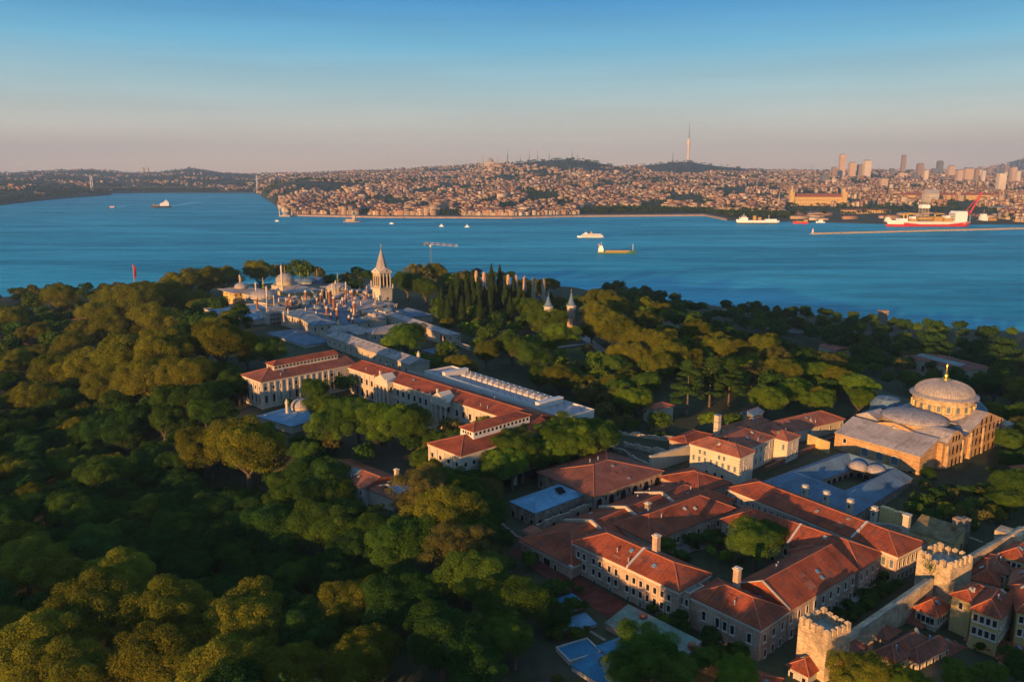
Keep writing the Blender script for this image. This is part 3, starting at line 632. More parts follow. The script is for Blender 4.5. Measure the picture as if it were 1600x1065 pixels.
# ruins right of the long range
ruinwall('ruined_wall', 'sunlit brick wall stump standing behind the end of the long orange roof', [P(1377, 790, 41.5), P(1424, 804, 41.5)], 32, 41.5, m='ochre', rag=.6, th=1.6)
ruinwall('ruined_wall', 'grey rubble wall below the sunlit brick stump', [P(1364, 815, 38.5), P(1418, 822, 38.5)], 32, 38.5, m='rubble', rag=.6)
A = P(1421, 829, 38.6); B = P(1489, 851, 38.6)
t = thing('ruined_building', 'ruined ochre building with moss grown lean-to roof and framed windows behind the right wall tower', 'ruin', (A.x, A.y, 31))
b = blk(t, A, B, 38.6, 8, 31, roof='shed', rh=2.6, wall='ochre', rm='moss', ov=.1, capm=None)
wins(t, b.A, b.B, 36.4, 4, 1.1, 2.0, m0=1.5); wins(t, b.A, b.B, 33, 3, 1.1, 2, m0=1.5, frame='trim'); wins(t, b.B, b.Cc, 36, 2, 1, 2, frame=None, pane='dark')
ruinwall('ruined_wall', 'tall dark fragment of brick pier beside the ruined ochre building', [P(1494, 812, 43), P(1512, 808, 43)], 31, 43, m='ruin', rag=1.6, th=2.4)
ruinwall('ruined_wall', 'thin leaning brick spur in front of the tall dark pier', [P(1488, 822, 41.5), P(1494, 824, 41.5)], 31, 41.5, m='redbrick', rag=1, th=.9)
ruinwall('garden_wall', 'low stone wall of the overgrown yard behind the tall dark pier', [P(1515, 838, 34.5), P(1556, 852, 34.5)], 31, 34.5, m='rubble', rag=.5)

# ------------------------------------------------------------------ domed church
O = P(1305, 676, 42.3); Rr = P(1452, 714, 42.3); L = (Rr-O).length; d = Vector((math.cos(math.radians(-54)), math.sin(math.radians(-54)))); bk = Vector((-d.y, d.x))
t = thing('domed_church', 'golden brick and stone church with broad lead dome and rows of arched windows', 'church', (O.x, O.y, 33))
G = lambda x, y: O+d*x+bk*y
FOOT.append(grow([G(-1, -2), G(L+2, -2), G(L+2, 66), G(-1, 66)], 1))
b = blk(t, G(0, 0), G(L-2, 0), 42.3, 12, 32, roof='shed', rh=4.2, wall='brickstone', rm='lead_sunlit', ov=.3, capm=None, names=('narthex_wall', 'narthex_roof'))
wins(t, G(0, 0), G(L-2, 0), 38.4, 3, 2.6, 3.2, m0=12.5, m1=9, frame='trim', pane='shutter', arch=True); wins(t, G(0, 0), G(L-2, 0), 40.3, 1, 1.2, 1.6, xs=[4.2]); wins(t, G(0, 0), G(L-2, 0), 35, 1, 1.3, 2.4, xs=[L-5], frame=None)
# nave body: west wall with a curved gable, flat lead shoulders
a = MB(); n = 24; vs = []
def west(x):
    s = x/L; return 45.4+2.9*math.exp(-((s-.47)/.22)**2)
for yy in (11.6, 13.0):
    for i in range(n+1): p = G(L*i/n, yy); vs.append((p.x, p.y, 32))
    for i in range(n+1): p = G(L*i/n, yy); vs.append((p.x, p.y, west(L*i/n)))
m_ = n+1; fs = []
for i in range(n):
    fs += [(i, i+1, m_+i+1, m_+i), (2*m_+i+1, 2*m_+i, 3*m_+i, 3*m_+i+1), (m_+i, m_+i+1, 3*m_+i+1, 3*m_+i)]
fs += [(0, m_, 3*m_, 2*m_), (n, 2*m_+n, 3*m_+n, m_+n)]
a.add(vs, fs); a.prism([G(0, 13.01), G(L, 13.01), G(L, 62), G(0, 62)], 32, 44.8); a.build('nave_wall', K['brickstone'], t)
a = MB()
for x in (8.5, 17.5, 25): p = G(x, 11.3); a = MB(); a.obox(p, d, 2.2, .6, 43, west(x)-1.2); a.build('buttress', K['stone_gold'], t)
wins(t, G(0, 11.6), G(L, 11.6), 46.3, 1, 1.6, 2.4, xs=[L*.47], arch=True, frame=None, pane='shutter')
a = MB(); a.prism([G(.4, 13.4), G(L-.4, 13.4), G(L-.4, 61.6), G(.4, 61.6)], 44.81, 45.1); a.build('shoulder_roof', K['lead_sunlit'], t)
# west low dome (oval), main dome
c = G(L*.5, 24); dome(t, c, 45.0, 11.2, 2.7, 'lead_sunlit', drum=3.2, dm='brickstone', n=36, fin=False, sx=1.05, sy=.92, rot=math.atan2(d.y, d.x))
c = G(L*.55, 42); a = MB(); a.prism([G(L*.5-12.3, 31), G(L*.5+12.3, 31), G(L*.5+12.3, 53.5), G(L*.5-12.3, 53.5)], 45, 47.6); a.build('dome_base', K['brickstone'], t)
a = MB(); a.prism([G(L*.5-12.6, 30.7), G(L*.5+12.6, 30.7), G(L*.5+12.6, 53.8), G(L*.5-12.6, 53.8)], 47.61, 47.9); a.build('base_roof', K['lead_sunlit'], t)
a = MB(); a.lathe(c, [(11.2, 0), (11.2, 1.9), (10.7, 2.0), (10.6, 7.0)], 40, z=47.9); a.build('drum', K['stone_gold'], t)
for k in range(20):
    an = 2*math.pi*k/20; p = c+Vector((math.cos(an), math.sin(an)))*10.75; tv = Vector((-math.sin(an), math.cos(an)))
    wins(t, p-tv*.8, p+tv*.8, 51.6, 1, 1.2, 2.2, m0=.8, frame=None, pane='shutter', arch=True, out=.03)
a = MB()
for k in range(20):
    an = 2*math.pi*(k+.5)/20; p = c+Vector((math.cos(an), math.sin(an)))*10.9; a.obox(p, Vector((-math.sin(an), math.cos(an))), .8, .9, 49.9, 52.6)
    a.build('drum_pier', K['ochre'], t); a = MB()
a = MB(); a.lathe(c, [(10.7, 6.95), (12.2, 7.05), (12.25, 7.5), (11.4, 7.9), (11.0, 8.1)]+[(x, y+8.1) for x, y in domeprof(10.6, 5.0, 9)], 56, z=47.9); do = a.build('dome', K['lead_sunlit'], t)
a = MB()
for k in range(44):
    an = 2*math.pi*k/44; pr = None
    for x, y in domeprof(10.62, 5.0, 7)[:-1]:
        p = (c.x+x*math.cos(an), c.y+x*math.sin(an), 56.02+y)
        if pr: a.tube(pr, p, .07, n=4)
        pr = p
a.build('dome_rib', K['lead_sunlit'], do)
a = MB(); a.lathe(c, [(1.7, 0), (1.5, .5), (.5, .9), (.95, 1.5), (.9, 2.0), (.3, 2.6), (.6, 3.2), (.2, 3.8), (.18, 5.2), (.03, 6.2)], 12, z=61.0); a.build('finial', K['gold'], do)
# south front: two gabled bays with vault roofs running across
def bay(y0, y1, zs, zp, x0=L*.5, curved=True, nm='bay', lx=None):
    n = 10; a = MB(); r = MB(); lx = L+.6
    pr = [(y0+(y1-y0)*i/n, zs+(zp-zs)*(math.sin(math.pi*i/n) if curved else 1-abs(2*i/n-1))) for i in range(n+1)]
    A = [G(lx, y) for y, z in pr]; Bk = [G(x0, y) for y, z in pr]
    vs = [(*G(lx, y0), 32), (*G(lx, y1), 32)]+[(p.x, p.y, z) for p, (y, z) in zip(A, pr)]
    a.add(vs, [(0, 1)+tuple(range(n+2, 1, -1))])
    a.prism([G(L-.6, y0), G(lx-.004, y0), G(lx-.004, y1), G(L-.6, y1)], 32, zs-.01, caps=False)
    for i in range(n):
        r.add([(A[i].x, A[i].y, pr[i][1]), (A[i+1].x, A[i+1].y, pr[i+1][1]), (Bk[i+1].x, Bk[i+1].y, pr[i+1][1]), (Bk[i].x, Bk[i].y, pr[i][1])], [(0, 1, 2, 3)])
    r.add([(*G(lx, y0), zs), (*G(x0, y0), zs), (*G(x0, y0), 44), (*G(lx, y0), 44)], [(0, 1, 2, 3)])
    r.add([(*G(lx, y1), zs), (*G(x0, y1), zs), (*G(x0, y1), 44), (*G(lx, y1), 44)], [(0, 1, 2, 3)])
    a.build('south_wall', K['brickstone'], t); r.build('vault_roof', K['lead_sunlit'], t)
bay(13.2, 25.5, 45.4, 48.9); bay(30.5, 57, 46.6, 51.4, curved=False)
a = MB(); a.prism([G(L*.5, 25.6), G(L+.2, 25.6), G(L+.2, 30.4), G(L*.5, 30.4)], 45.2, 46.0); a.build('valley_roof', K['lead'], t)
for z, ys, h in ((46.2, [17.2, 19.4, 21.6], 2.2), (41.8, [15, 18, 21, 24], 3.0), (37, [15, 18, 21, 24, 27], 3.0), (48.6, [38.5, 42.2, 46], 2.6), (45.4, [32.5, 35.5, 38.8, 42.2, 45.6, 49, 52.4, 55.2], 2.6), (41.6, [32.5, 35.5, 38.8, 42.2, 45.6, 49, 52.4, 55.2], 2.8), (37.2, [32.5, 36, 39.5, 43, 46.5, 50], 3.0)):
    wins(t, G(L+.6, 0), G(L+.6, 60), z, 0, 1.15, h, xs=ys, frame=None, pane='dark', arch=True, name='arched_window', out=.05)
a = MB()
for y in (13.8, 25, 31, 40.6, 53.4): a.obox(G(L+.8, y), bk, .9, .6, 32, 44.5 if y < 30 else 46); a.build('pier', K['stone_gold'], t); a = MB()
# north-west corner turret and side roofs
b = blk(t, G(-.5, 15), G(8, 15), 46.6, 9, 44, roof='gable', rh=2.2, wall='cream', rm='lead_sunlit', ov=.3, capm=None, foot=False, names=('corner_wall', 'corner_roof'))
a = MB(); a.lathe(G(-2, 40), [(7, 0), (6.5, 4.5), (4.5, 7), (0.05, 8)], 14, z=42); a.build('apse_roof', K['lead'], t)
a = MB(); a.lathe(G(L*.5, 63), [(9, -12), (9, 4), (8.9, 4.05), (5.5, 7.4), (.05, 9)], 20, z=42); a.build('apse', K['lead'], t)
a = MB(); a.prism([G(L+.8, 55), G(L+3, 55), G(L+3, 63), G(L+.8, 63)], 32, [45, 44.4, 44.4, 45]); a.build('side_chapel', K['rubble'], t)

# ------------------------------------------------------------------ museum
zM = 49.5; g0 = 33
A = P(545, 574, zM); B = P(783, 651, zM); B = B+(B-A).normalized()*14
t = thing('museum', 'grand neoclassical museum with red tiled roofs, two columned porticoes and two projecting end wings', 'museum', (A.x, A.y, g0))
b = blk(t, A, B, zM, 15, g0, rh=2.3, wall='museum', cornice='trim', ends=(0, 0))
d, bk, L = b.d, b.bk, b.L
sk = set()
por = [(P(600, 594, zM)-A).dot(d), (P(694, 622, zM)-A).dot(d)]
xs = [x for x in np.arange(3, L-14, 4.1) if all(abs(x-p) > 5 for p in por)]
wins(t, b.A, b.B, 45.2, 0, 1.5, 2.6, xs=xs); wins(t, b.A, b.B, 39.8, 0, 1.6, 3.6, xs=xs); wins(t, b.A, b.B, 35.4, 0, 1.3, 1.6, xs=xs, frame=None)
a = MB()
for x in [x+2.05 for x in xs if all(abs(x+2.05-p) > 4.6 for p in por)]: a = MB(); a.obox(A+d*x-bk*.18, d, .8, .35, g0, zM-.8); a.build('pilaster', K['trim'], t)
a = MB(); a.obox(A+d*(L/2)-bk*.2, d, L, .4, 42.4, 42.9); a.build('string_course', K['trim'], t)
for p in por:
    W2 = 5.2; pz = MB(); c = A+d*p
    pz.prism([c-d*W2-bk*3.2, c+d*W2-bk*3.2, c+d*W2-bk*.41, c-d*W2-bk*.41], 47.3, 49.4)
    f0 = c-bk*3.3
    tri = lambda o: [(*(o-d*W2*1.06), 49.41), (*(o+d*W2*1.06), 49.41), (*o, 52.6)]
    pz.add(tri(f0)+tri(c+bk*3), [(0, 1, 2), (5, 4, 3), (0, 2, 5, 3), (1, 4, 5, 2), (0, 3, 4, 1)])
    po = pz.build('pediment', K['trim'], t)
    for x in (-W2, 0, W2):
        s = MB(); s.obox(f0+d*x*.98, d, .7, .7, 52.6 if x == 0 else 50.0, 54.2 if x == 0 else 51.4); s.build('acroterion', K['trim'], po)
    for x in (-4.4, -1.5, 1.5, 4.4):
        s = MB(); s.lathe(c+d*x-bk*2.7, [(.75, 0), (.75, .5), (.52, .7), (.45, 9.6), (.75, 10.1), (.75, 10.5)], 12, z=36.7); s.build('column', K['trim'], t)
    s = MB()
    for k in range(6): s.prism([c-d*(6.5)-bk*(4.2+k*.5), c+d*6.5-bk*(4.2+k*.5), c+d*6.5-bk*.4, c-d*6.5-bk*.4], g0+.0+(5-k)*.62, g0+(6-k)*.62-.003) if k == 0 else s.prism([c-d*6.5-bk*(4.2+k*.5), c+d*6.5-bk*(4.2+k*.5), c+d*6.5-bk*(4.2+(k-1)*.5+.003), c-d*6.5-bk*(4.2+(k-1)*.5+.003)], g0, g0+(6-k)*.62)
    s.build('steps', K['trim'], t)
    wins(t, b.A, b.B, 40.2, 0, 2.0, 5.0, xs=[p], frame=None, pane='dark'); wins(t, b.A, b.B, 45.5, 0, 1.2, 2.2, xs=[p-2.9, p, p+2.9], frame=None)
# left wing
c0 = P(378, 586, zM); c1 = P(408, 597, zM); len_l = (A-c1).length
bl = blk(t, c0, c1, zM, len_l+6, g0-1, rh=3.6, wall='museum', rm='tile_brown', cornice='trim', ends=(1, 0))
for z, h in ((46.3, 1.6), (41.3, 3.4), (35.6, 2.2)):
    wins(t, bl.A, bl.B, z, 5, 1.2, h, m0=1.6); wins(t, bl.B, bl.Cc, z, 11, 1.3, h, m0=2, m1=9)
a = MB()
for i in range(6): a = MB(); a.obox(c0+bl.d*(.5+(bl.L-1)*i/5)-bl.bk*.2, bl.d, .7, .4, g0+4, zM-.8); a.build('pilaster', K['trim'], t)
for i in range(12): a = MB(); a.obox(c1+bl.bk*(.5+(len_l-9)*i/11)+bl.d*.2, bl.bk, .7, .4, g0+4, zM-.8); a.build('pilaster', K['trim'], t)
a = MB(); a.obox(c0+bl.d*bl.L/2-bl.bk*.25, bl.d, bl.L, .5, 37.4, 38.0); a.obox(c1+bl.bk*len_l/2+bl.d*.25, bl.bk, len_l, .5, 37.4, 38.0); a.build('string_course', K['trim'], t)
o = c0+bl.d*(bl.L*.5-3.2)+bl.bk*9.5
b2 = blk(t, o, o+bl.d*6.4, 54.3, len_l-9, 50, rh=1.5, wall='trim', rm='tile', ends=(1, 0), foot=False, names=('lantern_wall', 'lantern_roof'))
wins(t, b2.B, b2.Cc, 53.3, 18, 1.1, .9, m0=1.2, frame=None, bars=False); wins(t, b2.A, b2.B, 53.3, 3, .9, .9, frame=None, bars=False)
# right wing
c0 = P(670, 693, zM-.5); c1 = P(720, 712.5, zM-.5); wl = 44
br = blk(t, c0, c1, zM-.5, wl, g0-2, rh=3.2, wall='museum', cornice='trim', ends=(1, 0))
for z, h in ((45.6, 1.5), (41.0, 3.2)): wins(t, br.A, br.B, z, 4, 1.3, h, m0=2); wins(t, br.B, br.Cc, z, 12, 1.3, h, m0=2); wins(t, br.D, br.A, z, 9, 1.2, h, m0=2, m1=8)
a = MB()
for i in range(5): a = MB(); a.obox(c0+br.d*(.5+(br.L-1)*i/4)-br.bk*.2, br.d, .7, .4, g0+4, zM-1.3); a.build('pilaster', K['trim'], t)
o = c0+br.d*(br.L*.5-3.4)+br.bk*10
b2 = blk(t, o, o+br.d*6.8, 53.8, 27, 49.5, rh=1.7, wall='white', rm='tile', ends=(1, 1), foot=False, names=('lantern_wall', 'lantern_roof'))
wins(t, b2.B, b2.Cc, 52.8, 14, .95, 1.0, m0=1.2, frame=None, bars=False); wins(t, b2.A, b2.B, 52.8, 4, .8, .9, frame=None, bars=False)
RWT = [br.B+br.d*(6.5+1.5*(k % 2))+br.bk*(9+6.5*k) for k in range(6)]
# low flat roof between, and the annex behind
A2 = A+bk*15.6+d*12; t = thing('museum_link', 'grey flat glazed link roof between the red museum range and the white annex', 'building', (A2.x, A2.y, 34))
blk(t, A2, A2+d*84, 45.5, 11.2, 34, roof='flat', rh=.25, wall='grey_plaster', rm='flatroof', capm=None)
p0 = P(663, 579, 50.3); p1 = P(872, 648, 50.3); d2 = (p1-p0).normalized(); b2v = Vector((-d2.y, d2.x)); LA = (p1-p0).length+3.5
t = thing('museum_annex', 'white modern annex with pale flat roof, parapets and a row of small pyramid skylights', 'building', (p0.x, p0.y, 34))
ba = blk(t, p0, p0+d2*LA, 49.6, 16, 34, roof='flat', rh=.7, wall='white', rm='flatpale', capm=None)
for i, x in enumerate((13.5, LA-17)):
    a = MB(); c = p0+d2*(x)+b2v*8; a.obox(c, d2, 2.4, 13, 49.65, 51.8); a.obox(c, d2, 2.7, 13.3, 51.803, 52.0); a.build('parapet_block', K['white'], t)
a = MB(); a.obox(p0+d2*(LA/2-1)+b2v*1.4, d2, LA-33, .5, 49.65, 50.6); a.build('parapet_wall', K['white'], t)
for i in range(15):
    c = p0+d2*(18+(LA-39)*i/14)+b2v*10.5
    a = MB(); a.lathe(c, [(2.1, 0), (2.1, .7)], 4, z=49.66, rot=math.atan2(d2.y, d2.x)); s = a.build('skylight', K['white'], t)
    a = MB(); a.lathe(c, [(2.3, 0), (.5, 1.3), (.4, 1.5)], 4, z=50.37, rot=math.atan2(d2.y, d2.x)); a.build('skylight_cover', K['flatpale'], s)
for i in range(6):
    c = p0+d2*(10+11.5*i); wins(t, p0, p1, 48.8, 0, .4, .4, xs=[(c-p0).dot(d2)], frame=None, pane='dark', bars=False)
p0A, d2A, b2A = p0.copy(), d2.copy(), b2v.copy()
# tiled kiosk in front of the museum
p0 = P(404, 650, 39.5); p1 = P(456, 666, 39.5)
t = thing('tiled_pavilion', 'low pavilion with pale blue lead roof, small dome and slim chimney before the museum', 'pavilion', (p0.x, p0.y, 28))
bp_ = blk(t, p0, p1, 39.5, 24, 28, roof='hip', rh=1.0, wall='cream', rm='zinc_blue', capm='lead_sunlit', ov=.6); wins(t, bp_.A, bp_.B, 34.5, 5, 1.1, 2.6); wins(t, bp_.B, bp_.Cc, 34.5, 5, 1.1, 2.6)
dome(t, P(470, 632, 42), 40.3, 4.2, 3.0, 'lead_sunlit', drum=1.2, n=20); a = MB(); a.lathe(P(449, 646, 40), [(.7, 0), (.6, 5), (.9, 5.1), (.15, 7.0)], 8, z=39.5); a.build('chimney', K['trim'], t)
# restaurant roofs among the trees
t, b = simple('park_restaurant', 'sprawling park house with patched red and grey roofs half hidden in trees', (498, 734), (568, 763), 36, 14, 22, wall='grey_plaster', rm='tile_dull', rh=2.2, nw=6, roof='gable')
q = b.q; z = b.zE
a = MB(); a.add([q(12, 3, z+1.35), q(17, 3, z+1.35), q(17, 6.4, z+2.35), q(12, 6.4, z+2.35)], [(0, 1, 2, 3)]); a.add([q(3, 2.4, z+1.15), q(7, 2.4, z+1.15), q(7, 6, z+2.25), q(3, 6, z+2.25)], [(0, 1, 2, 3)]); a.build('roof_patch', K['flatroof'], t)
b = blk(t, b.B+b.bk*2+b.d*.4, b.B+b.bk*2+b.d*13, 35.2, 13, 22, roof='hip', rh=2.4, wall='cream', rm='tile_brown'); parapet(t, b, 3, m='cream', up=.4)
a = MB(); q = b.q; a.add([q(3.6, 1, 36.0), q(9, 1, 36.0), q(9, 5, 37.3), q(3.6, 5, 37.3)], [(0, 1, 2, 3)]); a.build('roof_patch', K['zinc_blue'], t); chim(t, Vector(q(10, 10, 0)[:2]), 35, 40, 1.2, 'cream')
b = blk(t, P(545, 756, 31), P(600, 782, 31), 31, 8, 22, roof='shed', rh=1.3, wall='cream', rm='tile')

# ------------------------------------------------------------------ palace on the point
zs = 44.5
A = P(511, 525, zs); B = P(640, 570, zs)
t = thing('palace_stable', 'long low palace range with pale lead roof and small windows, behind the museum', 'building', (A.x, A.y, 34))
b = blk(t, A, B, zs, 12, 34, rh=2.4, wall='cream', rm='lead_sunlit', capm='lead_sunlit', ends=(0, 0)); wins(t, b.A, b.B, 41.5, 14, .8, 1.6, m0=3, frame=None); wins(t, b.A, b.B, 38, 14, .8, 1.5, m0=3, frame=None)
parapet(t, b, b.L-.2, m='cream', up=.3); a = MB(); a.lathe(Vector(b.q(b.L-1, 6, 0)[:2]), [(.9, 0), (.9, 2.6), (.1, 4.2)], 8, z=46.6); a.build('finial_turret', K['trim'], t)
for i in range(12):
    a = MB(); a.obox(Vector(b.q(7+i*6, 4.0, 0)[:2]), b.d, .7, .7, 45.6, 46.7); a.build('roof_vent', K['lead'], t)
def pal(name, label, pL, pR, zE, W, z0=36, nw=0, ns=0, roof='hip', rh=2.2, wall='cream', rm='lead', cat='pavilion', capm='lead_sunlit', arch=False, **k):
    A = P(*pL, zE); B = P(*pR, zE); t = thing(name, label, cat, (A.x, A.y, z0)); b = blk(t, A, B, zE, W, z0, roof=roof, rh=rh, wall=wall, rm=rm, capm=capm, **k)
    if nw: wins(t, b.A, b.B, zE-2.2, nw, .9, 1.8, m0=1.2, frame=None, arch=arch)
    if ns: wins(t, b.B, b.Cc, zE-2.2, ns, .9, 1.8, m0=1.2, frame=None, arch=arch)
    return t, b
def chims(t, lst, z0, m='redbrick'):
    """brick flues with pale pointed caps: (u, v_top, height, radius)"""
    for u, v, z1, r in lst:
        p = P(u, v, z1); r *= .85; a = MB(); a.lathe(p, [(r, 0), (r*.92, z1-z0-1.6)], 8, z=z0); o = a.build('chimney', K[m], t)
        a = MB(); a.lathe(p, [(r*1.15, -1.595), (r*1.15, -1.2), (.08, .3)], 8, z=z1); a.build('chimney_cap', K['trim'], o)
t, b = pal('long_gallery', 'long narrow palace gallery with gold lit wall and pale lead roof below the tower', (604, 492), (701, 524), 45.5, 8, rh=1.6, ends=(0, 1), rm='lead_sunlit', ns=2)
wins(t, b.A, b.B, 42.5, 0, 2.2, 4.2, xs=[b.L-9, b.L-5], frame=None, arch=True); wins(t, b.A, b.B, 43.3, 0, .7, 1.2, xs=[8, 16, 24, 32, 40, 48], frame=None)
pal('courtyard_wing', 'pinkish palace wing with pale hipped lead roof facing the round courtyard tree', (563, 516), (583, 522), 45, 38, nw=3, ns=9, rm='lead_sunlit', rh=2.4)
t, b = pal('courtyard_wing', 'low palace wing with arcaded dark wall and grey lead roof beside the white dome', (527, 511), (560, 523), 44, 12, nw=6, rm='lead_sunlit', arch=True)
t, b = pal('domed_hall', 'square hall under a broad white dome at the near end of the palace', (500, 519), (524, 527), 43.5, 15, roof='flat', rh=.5, rm='lead'); dome(t, (b.A+b.Cc)/2, 44, 6.3, 3.6, 'lead_sunlit', drum=.6)
# tower
c = P(598, 474, 44); t = thing('palace_tower', 'tall square pale stone tower with columned lantern and steep pointed lead spire', 'tower', (c.x, c.y, 36)); tw = 10.4; FOOT.append([c-E1*9-E2*9, c+E1*9-E2*9, c+E1*9+E2*9, c-E1*9+E2*9])
a = MB(); a.obox(c, E1, tw, tw, 36, 55.4); a.build('shaft', K['white_stone'], t)
a = MB(); a.obox(c, E1, tw+1.6, tw+1.6, 55.41, 56.2); a.build('balcony', K['trim'], t)
a = MB()
for sx in (-1, 1):
    for sy in (-1, 1): a.obox(c+E1*sx*(tw/2+.5)+E2*sy*(tw/2+.5), E1, .6, .6, 56.203, 58.6); a.build('balcony_post', K['trim'], t); a = MB()
a = MB(); a.obox(c, E1, tw-1.5, tw-1.5, 56.21, 67.2); a.build('lantern', K['cream'], t)
for ax, ay in ((E1, E2), (E2, -E1), (-E1, -E2), (-E2, E1)):
    q0 = c-ay*(tw/2-.75)-ax*(tw/2); q1 = c-ay*(tw/2-.75)+ax*(tw/2)
    wins(t, q0, q1, 61.3, 3, 1.5, 7.4, m0=2.3, frame=None, pane='dark', arch=True)
    a = MB()
    for x in (-tw/2+.9, -1.55, 1.55, tw/2-.9): a.lathe(c-ay*(tw/2-.45)+ax*x, [(.34, 0), (.28, 10.6)], 8, z=56.3)
    a.build('column', K['cream'], t)
    a = MB(); m0 = c-ay*(tw/2+.0); a.add([(*(m0-ax*(tw/2)), 68.61), (*(m0+ax*(tw/2)), 68.61), (*m0, 71.4), (*(c-ax*.1), 71.4)], [(0, 1, 2), (0, 2, 3), (1, 3, 2)]); a.build('gable', K['trim'], t)
    wins(t, c-ay*tw/2-ax*tw/2, c-ay*tw/2+ax*tw/2, 48.2, 1, 1.2, 2.2, m0=tw*.62, m1=tw*.38, frame=None, arch=True)
a = MB(); a.obox(c, E1, tw+.4, tw+.4, 67.21, 68.6); a.build('cornice', K['trim'], t)
a = MB(); a.lathe(c, [(tw*.58, 68.62), (tw*.42, 71.5), (.3, 84.6)], 8, rot=math.radians(-48+22.5)); a.build('spire', K['lead_sunlit'], t)
a = MB(); a.lathe(c, [(.35, 84.6), (.5, 85.3), (.2, 86), (.3, 86.6), (.05, 88.6)], 8); a.build('finial', K['gold'], t)
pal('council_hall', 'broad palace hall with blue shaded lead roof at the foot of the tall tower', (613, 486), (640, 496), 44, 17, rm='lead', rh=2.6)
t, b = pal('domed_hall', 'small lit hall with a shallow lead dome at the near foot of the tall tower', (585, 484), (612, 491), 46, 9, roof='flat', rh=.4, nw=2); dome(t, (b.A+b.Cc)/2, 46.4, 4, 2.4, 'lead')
# inner quarter: blocks of the harem, each with its own roofs, domes and flues
t, b = pal('inner_quarter_block', 'tall grey pale tower block wrapped in scaffolding sheets at the near corner of the palace', (405, 482), (420, 485), 49, 13, z0=33, wall='white', roof='hip', rh=1.6, rm='lead_sunlit')
a = MB()
for k in range(5): a.obox(b.B+b.d*1.2+b.bk*6.5, b.bk, 15, 2, 34+k*3, 34.18+k*3)
for k in range(6): a.obox(b.B+b.d*2.1+b.bk*(k*2.6), b.bk, .18, .18, 33, 48)
a.build('scaffolding', K['wood'], t)
t, b = pal('inner_quarter_block', 'cream palace block with blue shaded hipped lead roof and small windows, right of the scaffolding', (438, 489), (466, 497), 47.5, 20, z0=33, nw=7, ns=5, rh=2.8)
chims(t, [(452, 459, 57, .9), (447, 466, 55, .8), (454, 468, 54, .7)], 47)
t, b = pal('inner_quarter_block', 'cream palace block with two window rows and low lead roof beside the white dome', (466, 495), (489, 509), 47, 16, z0=33, nw=8, ns=4, rh=2.2); wins(t, b.A, b.B, 41.5, 8, .8, 1.6, m0=1.2, frame=None)
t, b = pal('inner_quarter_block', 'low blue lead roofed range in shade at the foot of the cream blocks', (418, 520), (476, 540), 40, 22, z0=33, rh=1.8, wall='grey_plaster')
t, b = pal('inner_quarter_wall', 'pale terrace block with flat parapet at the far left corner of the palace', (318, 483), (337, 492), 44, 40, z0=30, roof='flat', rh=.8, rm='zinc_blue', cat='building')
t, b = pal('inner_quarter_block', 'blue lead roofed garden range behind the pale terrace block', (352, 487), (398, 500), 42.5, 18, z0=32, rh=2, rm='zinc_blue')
t, b = pal('domed_hall', 'grand hall with big grey dome and slim pale chimney, left part of palace', (384, 467), (418, 474), 46, 26, rm='lead', rh=1.6, z0=33, nw=5); dome(t, P(412, 459, 50), 47, 10.5, 5.0, 'lead_sunlit', drum=1.0, n=28)
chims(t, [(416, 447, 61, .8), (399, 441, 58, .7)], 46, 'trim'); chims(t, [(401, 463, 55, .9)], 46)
t, b = pal('domed_hall', 'wide palace hall with sweeping pink lead roof and lit brick end below the high dome', (424, 452), (450, 459), 47, 30, rm='lead_sunlit', rh=3.6, z0=34, wall='ochre')
t, b = pal('domed_kiosk', 'high domed kiosk on the far palace terrace with a tall white chimney beside it', (424, 446), (440, 449), 50, 16, roof='flat', rh=.5, z0=36); dome(t, (b.A+b.Cc)/2, 50.5, 7.4, 6.0, 'lead_sunlit', drum=3.4, n=24); chims(t, [(439, 414, 71, .9)], 50, 'trim')
t, b = pal('domed_kiosk', 'pale domed kiosk just right of and below the high domed kiosk', (436, 450), (450, 453), 47, 15, roof='flat', rh=.4, z0=36); dome(t, (b.A+b.Cc)/2, 47.4, 7.0, 4.6, 'lead_sunlit', drum=.8)
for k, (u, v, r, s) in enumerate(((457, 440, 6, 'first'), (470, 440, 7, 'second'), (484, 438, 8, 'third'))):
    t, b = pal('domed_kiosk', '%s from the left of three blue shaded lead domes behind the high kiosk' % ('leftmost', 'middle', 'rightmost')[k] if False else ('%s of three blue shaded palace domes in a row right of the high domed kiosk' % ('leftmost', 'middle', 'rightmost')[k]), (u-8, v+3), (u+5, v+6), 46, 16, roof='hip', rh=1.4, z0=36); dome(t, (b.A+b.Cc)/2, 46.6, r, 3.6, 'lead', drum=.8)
t, b = pal('garden_kiosk', 'ornate kiosk with wide overhanging lead eaves, little dome and gilded finial at the palace edge', (348, 452), (366, 457), 46, 22, z0=34, nw=4, ns=6, rh=1.6, rm='lead_sunlit', ov=3.2, wall='ochre'); dome(t, (b.A+b.Cc)/2, 47.4, 5.6, 3.8, 'lead_sunlit', drum=.4); chims(t, [(374, 429, 56, .7), (389, 442, 50, .6)], 44, 'trim')
t, b = pal('garden_kiosk', 'small lit cream pavilion between the ornate kiosk and the big grey dome', (378, 458), (392, 462), 45, 16, z0=34, nw=3, ns=3, rh=1.6, rm='lead_sunlit')
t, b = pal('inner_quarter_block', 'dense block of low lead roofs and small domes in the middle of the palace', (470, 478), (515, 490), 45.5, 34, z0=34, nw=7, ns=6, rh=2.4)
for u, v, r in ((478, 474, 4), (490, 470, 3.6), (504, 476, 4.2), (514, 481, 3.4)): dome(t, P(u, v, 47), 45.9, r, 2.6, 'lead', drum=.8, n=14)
chims(t, [(477, 453, 57, 1.15), (501, 457, 56, 1.0), (514, 452, 59, 1.3), (521, 462, 57, 1.3), (495, 465, 53, .8), (507, 468, 52, .8)], 45)
